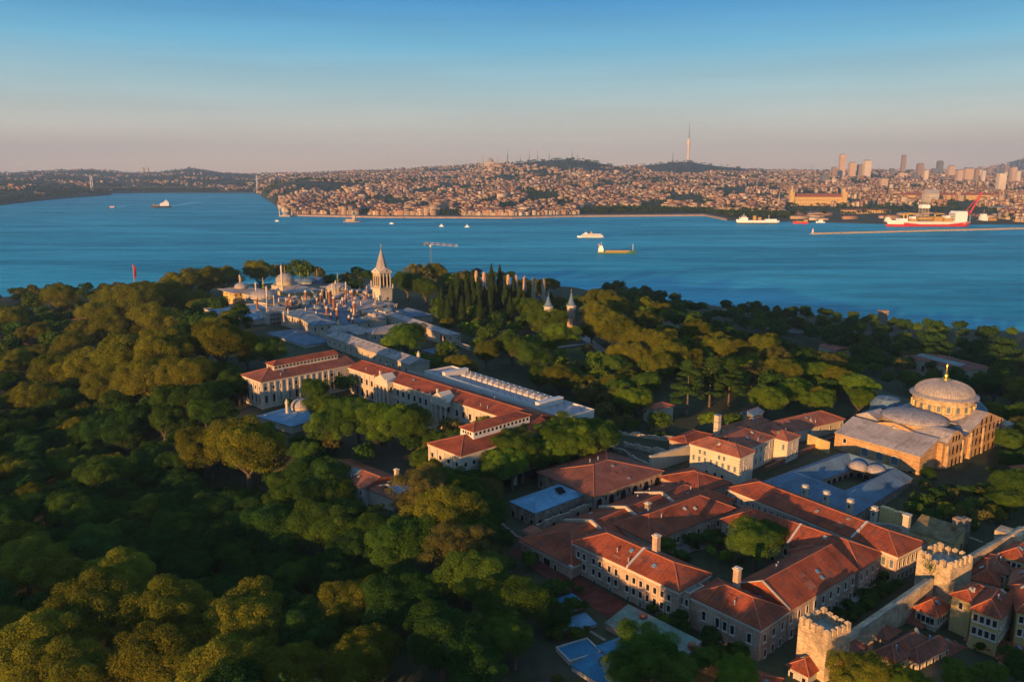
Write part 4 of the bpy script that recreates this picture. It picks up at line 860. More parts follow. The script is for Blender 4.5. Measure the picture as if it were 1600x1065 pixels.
t, b = pal('inner_quarter_block', 'dense block of pinkish walls, flues and shallow domes left of the tower', (520, 470), (562, 482), 46, 30, z0=34, nw=8, ns=6, rh=2.2, rm='lead_sunlit')
for u, v, r in ((530, 462, 3.6), (543, 463, 3.2), (556, 468, 3.4), (568, 466, 3)): dome(t, P(u, v, 47), 46.3, r, 2.4, 'lead_sunlit', drum=.6, n=14)
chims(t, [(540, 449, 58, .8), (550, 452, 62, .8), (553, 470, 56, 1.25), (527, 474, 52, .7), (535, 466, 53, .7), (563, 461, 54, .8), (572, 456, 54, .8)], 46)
t, b = pal('inner_quarter_block', 'lower block of blue shaded lead roofs with clustered brick flues beside the white dome', (490, 494), (530, 508), 43.5, 22, z0=34, nw=6, ns=4, rh=2.2)
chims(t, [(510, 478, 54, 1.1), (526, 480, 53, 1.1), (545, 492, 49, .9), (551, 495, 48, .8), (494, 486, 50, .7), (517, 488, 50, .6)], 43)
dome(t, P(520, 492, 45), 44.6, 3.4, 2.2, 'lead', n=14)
t, b = pal('domed_hall', 'large pale shallow dome of the far audience hall with bright flues around it', (517, 452), (536, 457), 46, 18, z0=36, rh=1.2, rm='lead_sunlit'); dome(t, P(528, 446, 50), 47, 9.6, 4.6, 'lead_sunlit', drum=.6); chims(t, [(524, 438, 57, .7), (519, 443, 55, .7), (540, 440, 57, .7)], 46, 'trim')
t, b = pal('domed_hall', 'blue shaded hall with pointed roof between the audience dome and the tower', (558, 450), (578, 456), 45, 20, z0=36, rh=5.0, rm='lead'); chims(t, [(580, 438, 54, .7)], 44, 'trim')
t, b = pal('inner_quarter_block', 'cream block with two arched windows under a lit parapet just left of the tower foot', (556, 484), (586, 494), 45.5, 14, z0=34, nw=4, roof='flat', rh=.6, rm='lead_sunlit', wall='cream')
t, b = pal('service_wing', 'long palace wing in front of the tower foot with pink lit roof', (566, 500), (604, 497), 44.5, 8, z0=35, rh=1.8, rm='lead_sunlit')
t, b = pal('octagonal_pavilion', 'low round pavilion with shallow lead roof by the palace court tree', (660, 548), (690, 556), 41, 12, z0=34, rh=2.2, roof='hip', rm='lead', wall='cream')
a = MB(); a.lathe(P(703, 530, 43), [(.9, 0), (.9, 7)], 8, z=36); a.build('flue', K['trim'], t)
ruinwall('palace_wall', 'pale palace court wall stepping right from the long gallery toward the gate', [P(700, 528, 41), P(760, 552, 40)], 33, 41, m='cream', rag=.2)
ruinwall('palace_wall', 'pinkish palace court wall in front of the octagonal pavilion', [P(640, 575, 38), P(700, 566, 38)], 32, 38, m='cream', rag=.2)
ruinwall('palace_wall', 'lit palace wall running behind the trees to the twin pointed gate towers', [P(738, 528, 41), P(850, 500, 41)], 34, 41, m='ochre', rag=.2)
ruinwall('palace_wall', 'low retaining wall below the blue lead roofs at the left end of the palace', [P(440, 545, 38), P(520, 535, 40)], 28, 38, m='cream', rag=.2, th=1.5)
# small domes, pale flues and skylights crowding the roofs of the inner quarter
rq = random.Random(21)
t, b = pal('inner_quarter_block', 'huddle of small lead domes and pale flues spread between the cream blocks and the tower', (455, 484), (500, 500), 44.5, 30, z0=34, rh=1.6, rm='lead', nw=6, ns=4)
for k in range(84):
    u = rq.uniform(405, 588); v = rq.uniform(446, 494)
    if k % 2 == 0: dome(t, P(u, v, 46), 45.6, rq.uniform(1.8, 3.2), rq.uniform(1.2, 2.2), rq.choice(['lead', 'lead_sunlit']), drum=.8, n=12, fin=k % 2 == 0)
    elif k % 4 == 1: chims(t, [(u, v-8, rq.uniform(50, 54), rq.uniform(.45, .75))], 45, rq.choice(['trim', 'cream', 'stone', 'redbrick']))
    else:
        p = P(u, v, 47); a = MB(); a.obox(p, E1, rq.uniform(3, 7), rq.uniform(3, 5), 44.5, rq.uniform(47, 49)); o = a.build('roof_house', K[rq.choice(['cream', 'grey_plaster', 'stone'])], t)
# gate towers
for u, v, z1, lab in ((893, 451, 65, 'right hand gate tower, octagonal stone with grey cone and gold tip'), (857, 457, 63, 'left hand gate tower mostly hidden by the golden tree, only its grey cone showing')):
    c = P(u, v, z1); t = thing('gate_tower', lab, 'tower', (c.x, c.y, 34), 'twin gate towers'); FOOT.append([c-E1*5-E2*5, c+E1*5-E2*5, c+E1*5+E2*5, c-E1*5+E2*5])
    a = MB(); a.lathe(c, [(2.8, 34), (2.7, 51.2)], 8); a.build('shaft', K['stone'], t)
    a = MB(); a.lathe(c, [(3.1, 51.21), (3.1, 52.2), (2.8, 52.3), (2.8, 53.4), (3.5, 53.5), (3.3, 53.9)], 8); a.build('parapet', K['trim'], t)
    a = MB(); a.lathe(c, [(3.0, 53.91), (1.7, 57), (.2, z1-2)], 12); a.build('cone_roof', K['lead'], t); a = MB(); a.lathe(c, [(.2, z1-2), (.45, z1-1.5), (.12, z1-1), (.03, z1)], 6); a.build('finial', K['gold'], t)
t, b = pal('gate_pavilion', 'small pavilion with wide pale roof left of the hidden gate tower', (797, 503), (818, 507), 42, 12, z0=36, rh=1.6, rm='lead_sunlit', wall='ochre')
# kitchen chimneys
t = thing('palace_kitchen', 'palace kitchen range behind the cypresses, showing its row of tall pale domed chimneys', 'building', (*P(790, 455, 42), 34)); 
bk_ = blk(t, P(742, 452, 44), P(852, 470, 44), 44, 14, 34, rh=2, wall='cream', rm='lead', capm='lead_sunlit')
for i, (u, v) in enumerate(((744, 422), (756, 424), (768, 426), (782, 424), (794, 428), (806, 429), (820, 431), (834, 433), (849, 435))):
    p = P(u, v, 62); a = MB(); a.obox(p, E1, 2.2, 2.2, 44, 57.4); o = a.build('chimney', K['stone'], t); a = MB(); a.lathe(p, [(1.5, 57.41), (1.3, 59.4), (1.6, 59.5), (1.2, 61), (.2, 62)], 8); a.build('chimney_cap', K['stone'], o)

# ------------------------------------------------------------------ old city wall with its two towers
def walltower(c3, z0, z1, s, lab):
    c = Vector(c3); t = thing('wall_tower', lab, 'tower', (c.x, c.y, z0)); FOOT.append([c-E1*s*.7-E2*s*.7, c+E1*s*.7-E2*s*.7, c+E1*s*.7+E2*s*.7, c-E1*s*.7+E2*s*.7])
    a = MB(); a.obox(c, DW, s, s, z0, z1-2.2); a.build('shaft', K['stone_gold'], t)
    bwv = Vector((-DW.y, DW.x)); m = MB(); th = 1.0
    for ax, ay in ((DW, bwv), (bwv, -DW), (-DW, -bwv), (-bwv, DW)):
        m.obox(c-ay*(s/2-th/2), ax, s-.02 if ax in (DW,) else s-.02, th, z1-2.2, z1-1.6)
        for i in range(5):
            x = -s/2+.7+(s-1.4)*i/4; hh = z1+random.uniform(-.35, .2)-(.8 if random.random() < .08 else 0)
            p = c-ay*(s/2-th/2)+ax*x; m.obox(p, ax, 1.0, th+.012*i, z1-1.599, hh); m.add([(*(p-ax*.5-ay*.5), hh), (*(p+ax*.5-ay*.5), hh), (*(p+ax*.5+ay*.5), hh), (*(p-ax*.5+ay*.5), hh), (*p, hh+.4)], [(0, 1, 4), (1, 2, 4), (2, 3, 4), (3, 0, 4)])
    m.build('battlement', K['stone_gold'], t)
    a = MB(); a.obox(c, DW, s-2.1, s-2.1, z1-2.19, z1-1.9); a.build('tower_floor', K['flatroof'], t)
    return t, c
DW = (P(1290, 990, 44.5)-P(1250, 966, 44.5)).normalized()
cA = (P(1250, 966, 44.5)+P(1329, 972, 44.5))/2; sA = 7.6
tA, cA = walltower(cA, 28, 44.8, sA, 'near square battlement tower of the old wall, sunlit gold, beside the mint corner')
cB = (P(1440, 868, 45)+P(1514, 868, 45))/2
tB, cB = walltower(cB, 28, 45.8, 9.0, 'farther square battlement tower with a tuft of weeds, by the ruined ochre building')
a = MB(); rs = np.random.default_rng(5)
pw = cB-E2*4.7-E1*1.5
for k in range(260):
    c = Vector((pw.x, pw.y, 43.0))+Vector(rs.normal(0, 1, 3))*Vector((.8, .8, 1.1)).length*.5; e1 = Vector(rs.normal(0, 1, 3)).normalized(); e2 = e1.orthogonal().normalized()
    a.add([c-e1*.16, c-e2*.16, c+e1*.16, c+e2*.16], [(0, 1, 2, 3)])
K['weed'] = plain('weed_leaves', (.06, .11, .02), .9)
tag(a.build('weed_tuft', K['weed']), 'tuft of green weeds growing high on the face of the farther wall tower', 'plant')
def citywall(lab, p, q, z0, zp, zq, th=2.0, mer=True):
    p = Vector(p[:2]); q = Vector(q[:2]); d = (q-p).normalized(); n = Vector((-d.y, d.x)); L = (q-p).length
    t = thing('city_wall', lab, 'wall', (p.x, p.y, z0)); a = MB()
    a.prism([p-n*th/2, q-n*th/2, q+n*th/2, p+n*th/2], z0, [zp, zq, zq, zp]); a.build('wall', K['stone_gold'], t)
    a = MB(); a.prism([p-n*th/2*.98+n*0, q-n*th/2*.98, q-n*th*.2, p-n*th*.2], z0+1, [zp+.7, zq+.7, zq+.7, zp+.7]); a.build('wall_crest', K['rubble'], t)
    FOOT.append([p-n*2, q-n*2, q+n*2, p+n*2]); return t
wA = P(1330, 972, 37); wB = P(1447, 905, 40)
citywall('old stone wall running between the two battlement towers along the sunken garden', cA+(cB-cA)*.16, cB-(cB-cA)*.13, 28, 37.2, 40.5)
wC = P(1598, 828, 42)
citywall('old stone wall climbing right from the farther battlement tower', cB+(wC-cB)*.17, wC, 28, 41, 43)
t = thing('wall_bastion', 'low flat topped golden bastion near the upper right end of the old wall', 'wall', (*P(1585, 832, 42), 30)); a = MB(); c = P(1578, 829, 43); a.obox(c, E1, 6, 5, 30, 43); a.build('bastion', K['stone_gold'], t)

# ------------------------------------------------------------------ street of houses at lower right
def house(label, pL, pR, zE, W, z0, wall='yellow', rm='tile', rh=2.2, nw=3, ns=3, floors=1, **k):
    A = P(*pL, zE); B = P(*pR, zE); t = thing('house', label, 'house', (A.x, A.y, z0)); b = blk(t, A, B, zE, W, z0, wall=wall, rm=rm, rh=rh, **k)
    for f in range(floors):
        z = zE-1.7-f*3.2
        if nw: wins(t, b.A, b.B, z, nw, .85, 1.6, m0=.9)
        if ns: wins(t, b.B, b.Cc, z, ns, .85, 1.6, m0=.9)
    return t, b
house('big yellow timber house with red roof and bay of white framed windows, lower right', (1519, 951), (1563, 966), 42.5, 12, 28, rh=2.6, nw=4, ns=6, floors=2)
house('yellow house wing with orange roof and one white window beside the wall tower', (1488, 929), (1518, 942), 42, 9, 28, rh=1.8, nw=1, ns=0)
house('small house with pyramid red roof and pale windowed walls below the farther wall tower', (1431, 950), (1464, 963), 37, 6.5, 28, wall='cream', rh=2.6, nw=4, ns=4)
house('long dark red roofed house with pale upper windows, right of the near wall tower', (1327, 1024), (1352, 1010), 35, 13, 27, wall='cream', rh=2.4, nw=5, ns=0, rm='tile_brown')
house('pale house with wide dark red hipped roof and tall window pairs facing the terrace', (1368, 1020), (1398, 1036), 35.5, 14, 27, wall='cream', rh=2.6, nw=5, ns=6, rm='tile_brown')
house('pale corner house with dark red roof and tall windows, bottom of the house street', (1412, 1022), (1434, 1034), 35, 12, 27, wall='cream', rh=2.2, nw=3, ns=5, rm='tile_brown')
house('low dark brown roofed shed behind the house terrace under the old wall', (1400, 962), (1440, 980), 33.5, 8, 27, wall='grey_plaster', rh=1.8, nw=2, ns=0, rm='tile_brown')
house('flat little red roofed shed beside the small pyramid roofed house', (1462, 975), (1500, 992), 32, 7, 27, wall='grey_plaster', rh=1.2, nw=0, ns=0, rm='tile')
house('red roofed house squeezed between the wall and the yellow house wing', (1518, 905), (1560, 915), 39, 13, 28, wall='grey_plaster', rh=2.4, nw=3, ns=0, rm='tile')
house('sunlit yellow house with orange roof and small white windows at the right edge', (1563, 866), (1600, 878), 42, 10, 28, rh=2.2, nw=4, ns=0, rm='tile', floors=2)
house('second orange roofed house at the right edge, stepped in front of the yellow one', (1590, 955), (1625, 962), 43, 12, 28, rh=2.4, nw=3, ns=3, floors=2)
house('small pale cottage with dark red roof at the right edge near the church trees', (1580, 730), (1615, 742), 41, 10, 31, wall='cream', rh=2, nw=2, ns=0, rm='tile_dull')
house('dark red roofed house below the near wall tower at the bottom edge', (1232, 1040), (1263, 1056), 35, 7.5, 26, wall='grey_plaster', rh=2, nw=2, ns=0, rm='tile')
house('orange roofed house at the bottom edge right of the near wall tower', (1292, 1042), (1325, 1056), 35, 7, 26, wall='cream', rh=1.8, nw=3, ns=2, rm='tile')
house('long dull red roof crossing the bottom edge below the mint corner', (1150, 1080), (1200, 1098), 36, 9, 26, wall='stone', rh=1.8, nw=0, ns=0, rm='tile')
ribbon('path', [(1275, 985, 31), (1340, 945, 31), (1420, 893, 32)], 1.6, 'paving', .1); ribbon('path', [(1330, 925, 31), (1372, 935, 31)], 1.2, 'paving', .14); ribbon('path', [(1290, 960, 31), (1320, 968, 31)], 1.2, 'paving', .14)
ribbon('yard', [(812, 872, 30.5), (900, 925, 31), (1000, 985, 31)], 9, 'leafbed', .07); ribbon('yard', [(1040, 1030, 31), (1170, 1075, 31)], 6, 'moss', .09); ribbon('yard', [(1040, 870, 31.5), (1130, 850, 31.5), (1200, 880, 31.5)], 9, 'paving', .06)
house('small dark red roofed house tucked behind the terrace court, left of its blue grey wall', (1448, 1012), (1478, 1028), 32.5, 7, 27, wall='cream', rh=1.8, nw=3, ns=3, rm='tile_brown')
house('brown roofed house between the big yellow timber house and the terrace parasols', (1510, 1000), (1545, 1014), 34, 8, 27, wall='grey_plaster', rh=1.8, nw=3, ns=3, rm='tile_dull')
house('low tiled house right of the terrace wall at the lower right edge', (1560, 1030), (1598, 1042), 35, 8, 27, wall='cream', rh=1.9, nw=3, ns=3, rm='tile')
house('narrow red roofed house pressed against the inner side of the old wall', (1352, 985), (1384, 1000), 34, 6, 27, wall='grey_plaster', rh=1.6, nw=2, ns=2, rm='tile_dull')
house('long brown tiled roof behind the yellow house wing, close under the old wall', (1535, 888), (1572, 897), 40, 9, 28, wall='cream', rh=2, nw=3, ns=0, rm='tile_brown')
house('ochre house with weathered roof at the right frame edge above the timber house', (1578, 915), (1612, 924), 41, 10, 28, rh=2.2, nw=3, ns=0, rm='tile_dull')
# terrace
p = P(1490, 1005, 28.4); t = thing('terrace_wall', 'blue grey terrace wall edging the small paved restaurant court', 'wall', (p.x, p.y, 27)); a = MB(); q0, q1, q2 = P(1504, 1010, 30), P(1545, 1030, 30), P(1512, 1048, 30)
for x, y in ((q0, q1), (q1, q2)): a.obox((x+y)/2, y-x, (y-x).length, .5, 26, 30)
a.build('wall', K['grey_plaster'], t)
a = MB(); a.add([(*P(1440, 990, 28.2), 28.2), (*P(1500, 1005, 28.2), 28.2), (*P(1540, 1030, 28.2), 28.2), (*P(1510, 1048, 28.2), 28.2), (*P(1440, 1050, 28.2), 28.2)], [(4, 3, 2, 1, 0)]); tag(a.build('terrace', K['paving']), kind='structure')
for k in range(14):
    u = 1462+(k % 5)*11+rng.uniform(-3, 3); v = 1003+(k//5)*12+rng.uniform(-2, 2); p = P(u, v, 29); t = thing('parasol', 'closed row terrace parasol, pale square canopy over a restaurant table', 'parasol', (p.x, p.y, 28.2), 'restaurant parasols on the terrace')
    a = MB(); a.lathe(p, [(.05, 28.2), (.05, 30.3)], 6); a.build('pole', K['wood'], t); a = MB(); a.lathe(p, [(1.0, 30.1), (.95, 30.2), (.05, 30.8)], 4, rot=.6); a.build('canopy', K[('white', 'zinc_blue', 'grey_plaster')[k % 3]], t)
# sheds with blue tarpaulin roofs and the green roofed kitchen in front of the mint
def shed(label, pL, pR, zE, W, z0, rm, roof='shed', rh=1.0, wall='grey_plaster'):
    A = P(*pL, zE); B = P(*pR, zE); t = thing('shed', label, 'shed', (A.x, A.y, z0)); return t, blk(t, A, B, zE, W, z0, roof=roof, rh=rh, wall=wall, rm=rm, ov=.15, capm=None)
shed('flat blue roofed shed with parapet, middle of the three under the mint wall', (868, 1012), (890, 1035), 33.6, 8.5, 28, 'blue_tarp', roof='flat', rh=.4)
shed('arched bright blue roofed shed with white side, right of the three', (933, 1010), (958, 1030), 34, 8, 28, 'blue_tarp', roof='hip', rh=.8, wall='white')
shed('large blue tarpaulin roof at the bottom edge in front of the round green tree', (893, 1040), (950, 1075), 34, 8, 28, 'blue_tarp', roof='hip', rh=1.0)
shed('narrow blue roofed shed against the dark trees, farthest of the group', (848, 945), (868, 962), 33.5, 9, 28, 'blue_tarp', rh=.6)
shed('small grey blue roof stepping down beside the narrow blue shed', (870, 972), (886, 990), 33, 8, 28, 'zinc_blue', rh=.6)
t, b = shed('low annex with weathered green roof and squat brick flues against the mint facade', (946, 974), (1060, 1036), 34.4, 8.5, 28, 'green_roof', rh=1.6, wall='stone')
for u, v in ((977, 966), (1005, 958), (1081, 1004)):
    p = P(u, v+8, 35.6); a = MB(); a.lathe(p, [(.9, 0), (.95, 2.0), (.7, 2.3)], 10, z=34.6); a.build('brick_flue', K['redbrick'], t)
ruinwall('yard_wall', 'low brick yard wall with blue doors between the sheds and the green roofed annex', [P(905, 975, 33), P(952, 1003, 33)], 28, 33, m='ruin', rag=.3)

# street lamps
for u, v, z1, lab in ((892, 885, 38.5, 'white double headed lamp post standing by the corner of the mint facade'), (1383, 883, 36.5, 'lit wall lamp glowing on the mint facade above the sunken garden')):
    p = P(u, v, z1); 
    if 'post' in lab:
        t = thing('street_lamp', lab, 'lamp', (p.x, p.y, 29)); a = MB(); a.tube((*p, 29), (*p, z1), .12, .08); a.build('pole', K['steel'], t)
        a = MB(); a.obox(p, E1, 1.4, .3, z1, z1+.35); a.build('lamp_head', K['white'], t)
    else:
        n = Vector((.656, -.755)); p = p-n*.2; t = thing('wall_lamp', lab, 'lamp', (p.x, p.y, z1)); a = MB(); a.tube((*p, z1), (*(p+n*.7), z1+.1), .06); a.build('bracket', K['steel'], t)
        a = MB(); a.lathe(p+n*.7, [(.1, z1-.2), (.28, z1), (.1, z1+.25)], 8); a.build('lamp_head', plain('lit_lamp', (1, .93, .8), emit=25), t)

# ------------------------------------------------------------------ trees
def leafmat(name, base, dark, rnd=.25, trans=.32):
    m, nt, b = newmat(name); nt.nodes.remove(b); out = nt.nodes['Material Output']
    a = NN(nt, 'Attribute'); a.attribute_name = 'tint'; oi = NN(nt, 'ObjectInfo')
    tc = NN(nt, 'TexCoord'); n = NN(nt, 'TexNoise'); n.inputs['Scale'].default_value = .35; n.inputs['Detail'].default_value = 3; nt.links.new(tc.outputs['Object'], n.inputs['Vector'])
    c = mixc(nt, 'MIX', ramp(nt, n.outputs[0], .38, .64, 0, 1), dark, base)
    c = mixc(nt, 'MULTIPLY', 1.0, c, a.outputs[0])
    h = NN(nt, 'HueSaturation'); nt.links.new(c, h.inputs['Color'])
    nt.links.new(ramp(nt, oi.outputs['Random'], 0, 1, .492, .512), h.inputs['Hue']); 
    w2 = NN(nt, 'TexWhiteNoise', noise_dimensions='1D'); nt.links.new(oi.outputs['Random'], w2.inputs['W']); nt.links.new(ramp(nt, w2.outputs[0], 0, 1, 1-rnd, 1+rnd), h.inputs['Value'])
    d = NN(nt, 'BsdfDiffuse'); t = NN(nt, 'BsdfTranslucent'); mx = NN(nt, 'MixShader'); mx.inputs[0].default_value = trans
    nt.links.new(h.outputs[0], d.inputs[0]); nt.links.new(h.outputs[0], t.inputs[0]); nt.links.new(d.outputs[0], mx.inputs[1]); nt.links.new(t.outputs[0], mx.inputs[2]); nt.links.new(mx.outputs[0], out.inputs[0])
    return m
LM = dict(plane=leafmat('olive_gold_leaves', (.190, .186, .016), (.112, .125, .014)), green=leafmat('fresh_green_leaves', (.092, .155, .018), (.054, .102, .014)),
          dark=leafmat('deep_green_leaves', (.046, .105, .018), (.032, .072, .013)), lime=leafmat('yellow_green_leaves', (.150, .220, .018), (.088, .155, .014)),
          brown=leafmat('brownish_spring_leaves', (.150, .140, .032), (.098, .096, .026)), cyp=leafmat('cypress_leaves', (.032, .058, .014), (.021, .037, .010), .2, .1),
          cedar=leafmat('cedar_needles', (.045, .085, .018), (.028, .052, .013), .2, .15))
def leaves(cent, nrm, size, rg):
    n = len(cent); nn = nrm+rg.normal(0, .55, (n, 3)); nn /= np.linalg.norm(nn, axis=1, keepdims=True)
    r = rg.normal(0, 1, (n, 3)); e1 = np.cross(nn, r); e1 /= np.linalg.norm(e1, axis=1, keepdims=True)+1e-9; e2 = np.cross(nn, e1)
    s = (size*rg.uniform(.6, 1.4, n))[:, None]; e1 = e1*s; e2 = e2*s*.75
    v = np.stack([cent-e1, cent-e2*.9+e1*.1, cent+e1, cent+e2*.9-e1*.1], 1).reshape(-1, 3)
    q = np.arange(4*n).reshape(n, 4); tint = np.repeat(rg.uniform(.72, 1.24, n)[:, None]*np.array([1, 1, 1])+rg.normal(0, .05, (n, 3)), 4, axis=0)
    return v, q, np.clip(tint, .3, 1.6)
def crown_data(kind, n, size, seed):
    """a crown about 1 wide in radius units of 7 m, base of the crown at z=4"""
    rg = np.random.default_rng(seed); R = 7.0
    if kind == 'cyp':
        h = rg.uniform(0, 1, n)**.85; rad = (.16+.84*np.sin(np.pi*np.clip(h*.93+.1, 0, 1))**.8)*1.9*(1-h*.35); an = rg.uniform(0, 2*np.pi, n)
        lump = 1+.18*np.sin(an*3+h*17)+.12*np.sin(an*5-h*31); k = rg.uniform(.55, 1, n)**.4*lump
        c = np.stack([rad*k*np.cos(an), rad*k*np.sin(an), 1+h*15], 1); nr = np.stack([np.cos(an), np.sin(an), .5+0*an], 1)
        return leaves(c, nr, size, rg)
    if kind == 'cedar':
        nb = 46; cs = []; rs = []
        for i in range(nb):
            h = rg.uniform(0, 1); rr = (1-h)**.7*R*rg.uniform(.35, .95); an = rg.uniform(0, 6.28); cs.append((rr*math.cos(an), rr*math.sin(an), 4+h*14)); rs.append(rg.uniform(1.2, 2.2))
        cs = np.array(cs); rs = np.array(rs); flat = .28
    else:
        nb = {'plane': 95, 'brown': 80, 'lime': 60}.get(kind, 74)
        cs = []; rs = []
        mains = [(rg.uniform(-.5, .5)*R, rg.uniform(-.5, .5)*R, rg.uniform(-.1, .22)*R) for _ in range(5)]+[(0, 0, .1*R)]
        for i in range(nb):
            m0 = mains[i % 6]; dr = rg.normal(0, 1, 3); dr[2] = dr[2]*.9+.35; dr /= np.linalg.norm(dr)
            k = rg.uniform(.45, .62)*R
            cs.append((m0[0]+dr[0]*k, m0[1]+dr[1]*k, 4+R*.62+m0[2]+dr[2]*k*(.95 if kind == 'plane' else .82)))
            rs.append(rg.uniform(.09, .27)*R*(.8 if kind in ('brown',) else 1))
        cs = np.array(cs); rs = np.array(rs); flat = .85
    wgt = rs**2/np.sum(rs**2); idx = rg.choice(len(rs), n, p=wgt)
    dr = rg.normal(0, 1, (n, 3)); dr[:, 2] += .45; dr /= np.linalg.norm(dr, axis=1, keepdims=True)
    k = rg.uniform(.25 if kind == 'brown' else .55, 1.12, n)**(.6)
    c = cs[idx]+dr*(rs[idx]*k)[:, None]*np.array([1, 1, flat])
    if kind != 'cedar':          # a loose shell between the clumps closes the crown
        sh = rg.random(n) < (.22 if kind != 'brown' else .15); mi_ = np.array(mains)[rg.integers(0, 6, n)]
        sp = mi_+np.array([0, 0, 4+R*.62])+dr*(R*rg.uniform(.46, .64, n))[:, None]*np.array([1, 1, .9 if kind == 'plane' else .8])
        c = np.where(sh[:, None], sp, c)
    out = cs[idx]-np.array([0, 0, 4+R*.4]); out /= np.linalg.norm(out, axis=1, keepdims=True)+1e-6
    return leaves(c, dr*.7+out*.5+np.array([0, 0, .15]), size, rg)
CRM = {}; FINE = {'plane': (84000, .112), 'green': (74000, .112), 'dark': (66000, .118), 'lime': (62000, .112), 'brown': (44000, .095), 'cyp': (11000, .17), 'cedar': (18000, .20)}
for kd, (n, s) in FINE.items():
    CRM[kd] = [npmesh('%s_crown' % kd, *crown_data(kd, n, s, 11*j+len(kd)*101), LM[kd]) if False else None for j in range(3)]
    for j in range(3):
        v, q, t = crown_data(kd, n, s, 11*j+len(kd)*101+ord(kd[0])); CRM[kd][j] = npmesh('%s_crown' % kd, v, q, LM[kd], t)
def trunkmesh(kind, seed):
    rg = random.Random(seed); a = MB(); h = 5.5 if kind != 'cyp' else 2.0
    if kind in ('cyp', 'cedar'):
        a.tube((0, 0, -2), (0, 0, 14), .35 if kind == 'cyp' else .5, .08, 7)
    else:
        a.tube((0, 0, -2.5), (.1, .1, 3.2), .55, .42, 8)
        for k in range(6):
            an = k*1.05+rg.uniform(-.3, .3); l = rg.uniform(3.2, 4.6); p = (l*.5*math.cos(an), l*.5*math.sin(an), 5.6); q = (l*1.05*math.cos(an), l*1.05*math.sin(an), 9+rg.uniform(-1, 1))
            a.tube((.1, .1, 2.9), p, .26, .17, 6); a.tube(p, q, .17, .05, 5)
            for s in (-.5, .5): a.tube(p, (l*1.0*math.cos(an+s), l*1.0*math.sin(an+s), 8+rg.uniform(-1, 1)), .11, .03, 5)
        a.tube((.1, .1, 2.9), (0, .2, 11), .3, .06, 6)
    o = a.build('trunk_mesh', K['bark']); me = o.data; bpy.data.objects.remove(o); return me
TRM = {k: trunkmesh(k, i) for i, k in enumerate(FINE)}
TREES = []            # (x, y, scale, kind, zscale)
def inpoly(p, poly):
    c = False; j = len(poly)-1
    for i in range(len(poly)):
        a, b = poly[i], poly[j]
        if (a[1] > p[1]) != (b[1] > p[1]) and p[0] < (b[0]-a[0])*(p[1]-a[1])/(b[1]-a[1])+a[0]: c = not c
        j = i
    return c
def blocked(x, y, r=0):
    return any(inpoly((x, y), f) for f in FOOT)
def tree_px(u, v, wpx, kind, zs=1.0):
    """crown centre at pixel (u, v), crown wpx wide"""
    z = 30.0
    for _ in range(14):
        p = P(u, v, z); D = p.y; dist = D*math.cos(PT)-(z-CH)*math.sin(PT)
        R = wpx*dist/(2*F)
        if kind == 'cyp': s = R/2.1; hc = 8*s*zs
        else: s = R/7.4; hc = (4+4.3)*s*zs
        z = .5*z+.5*(tz(p.x, p.y)+hc)
    TREES.append((p.x, p.y, s, kind, zs))
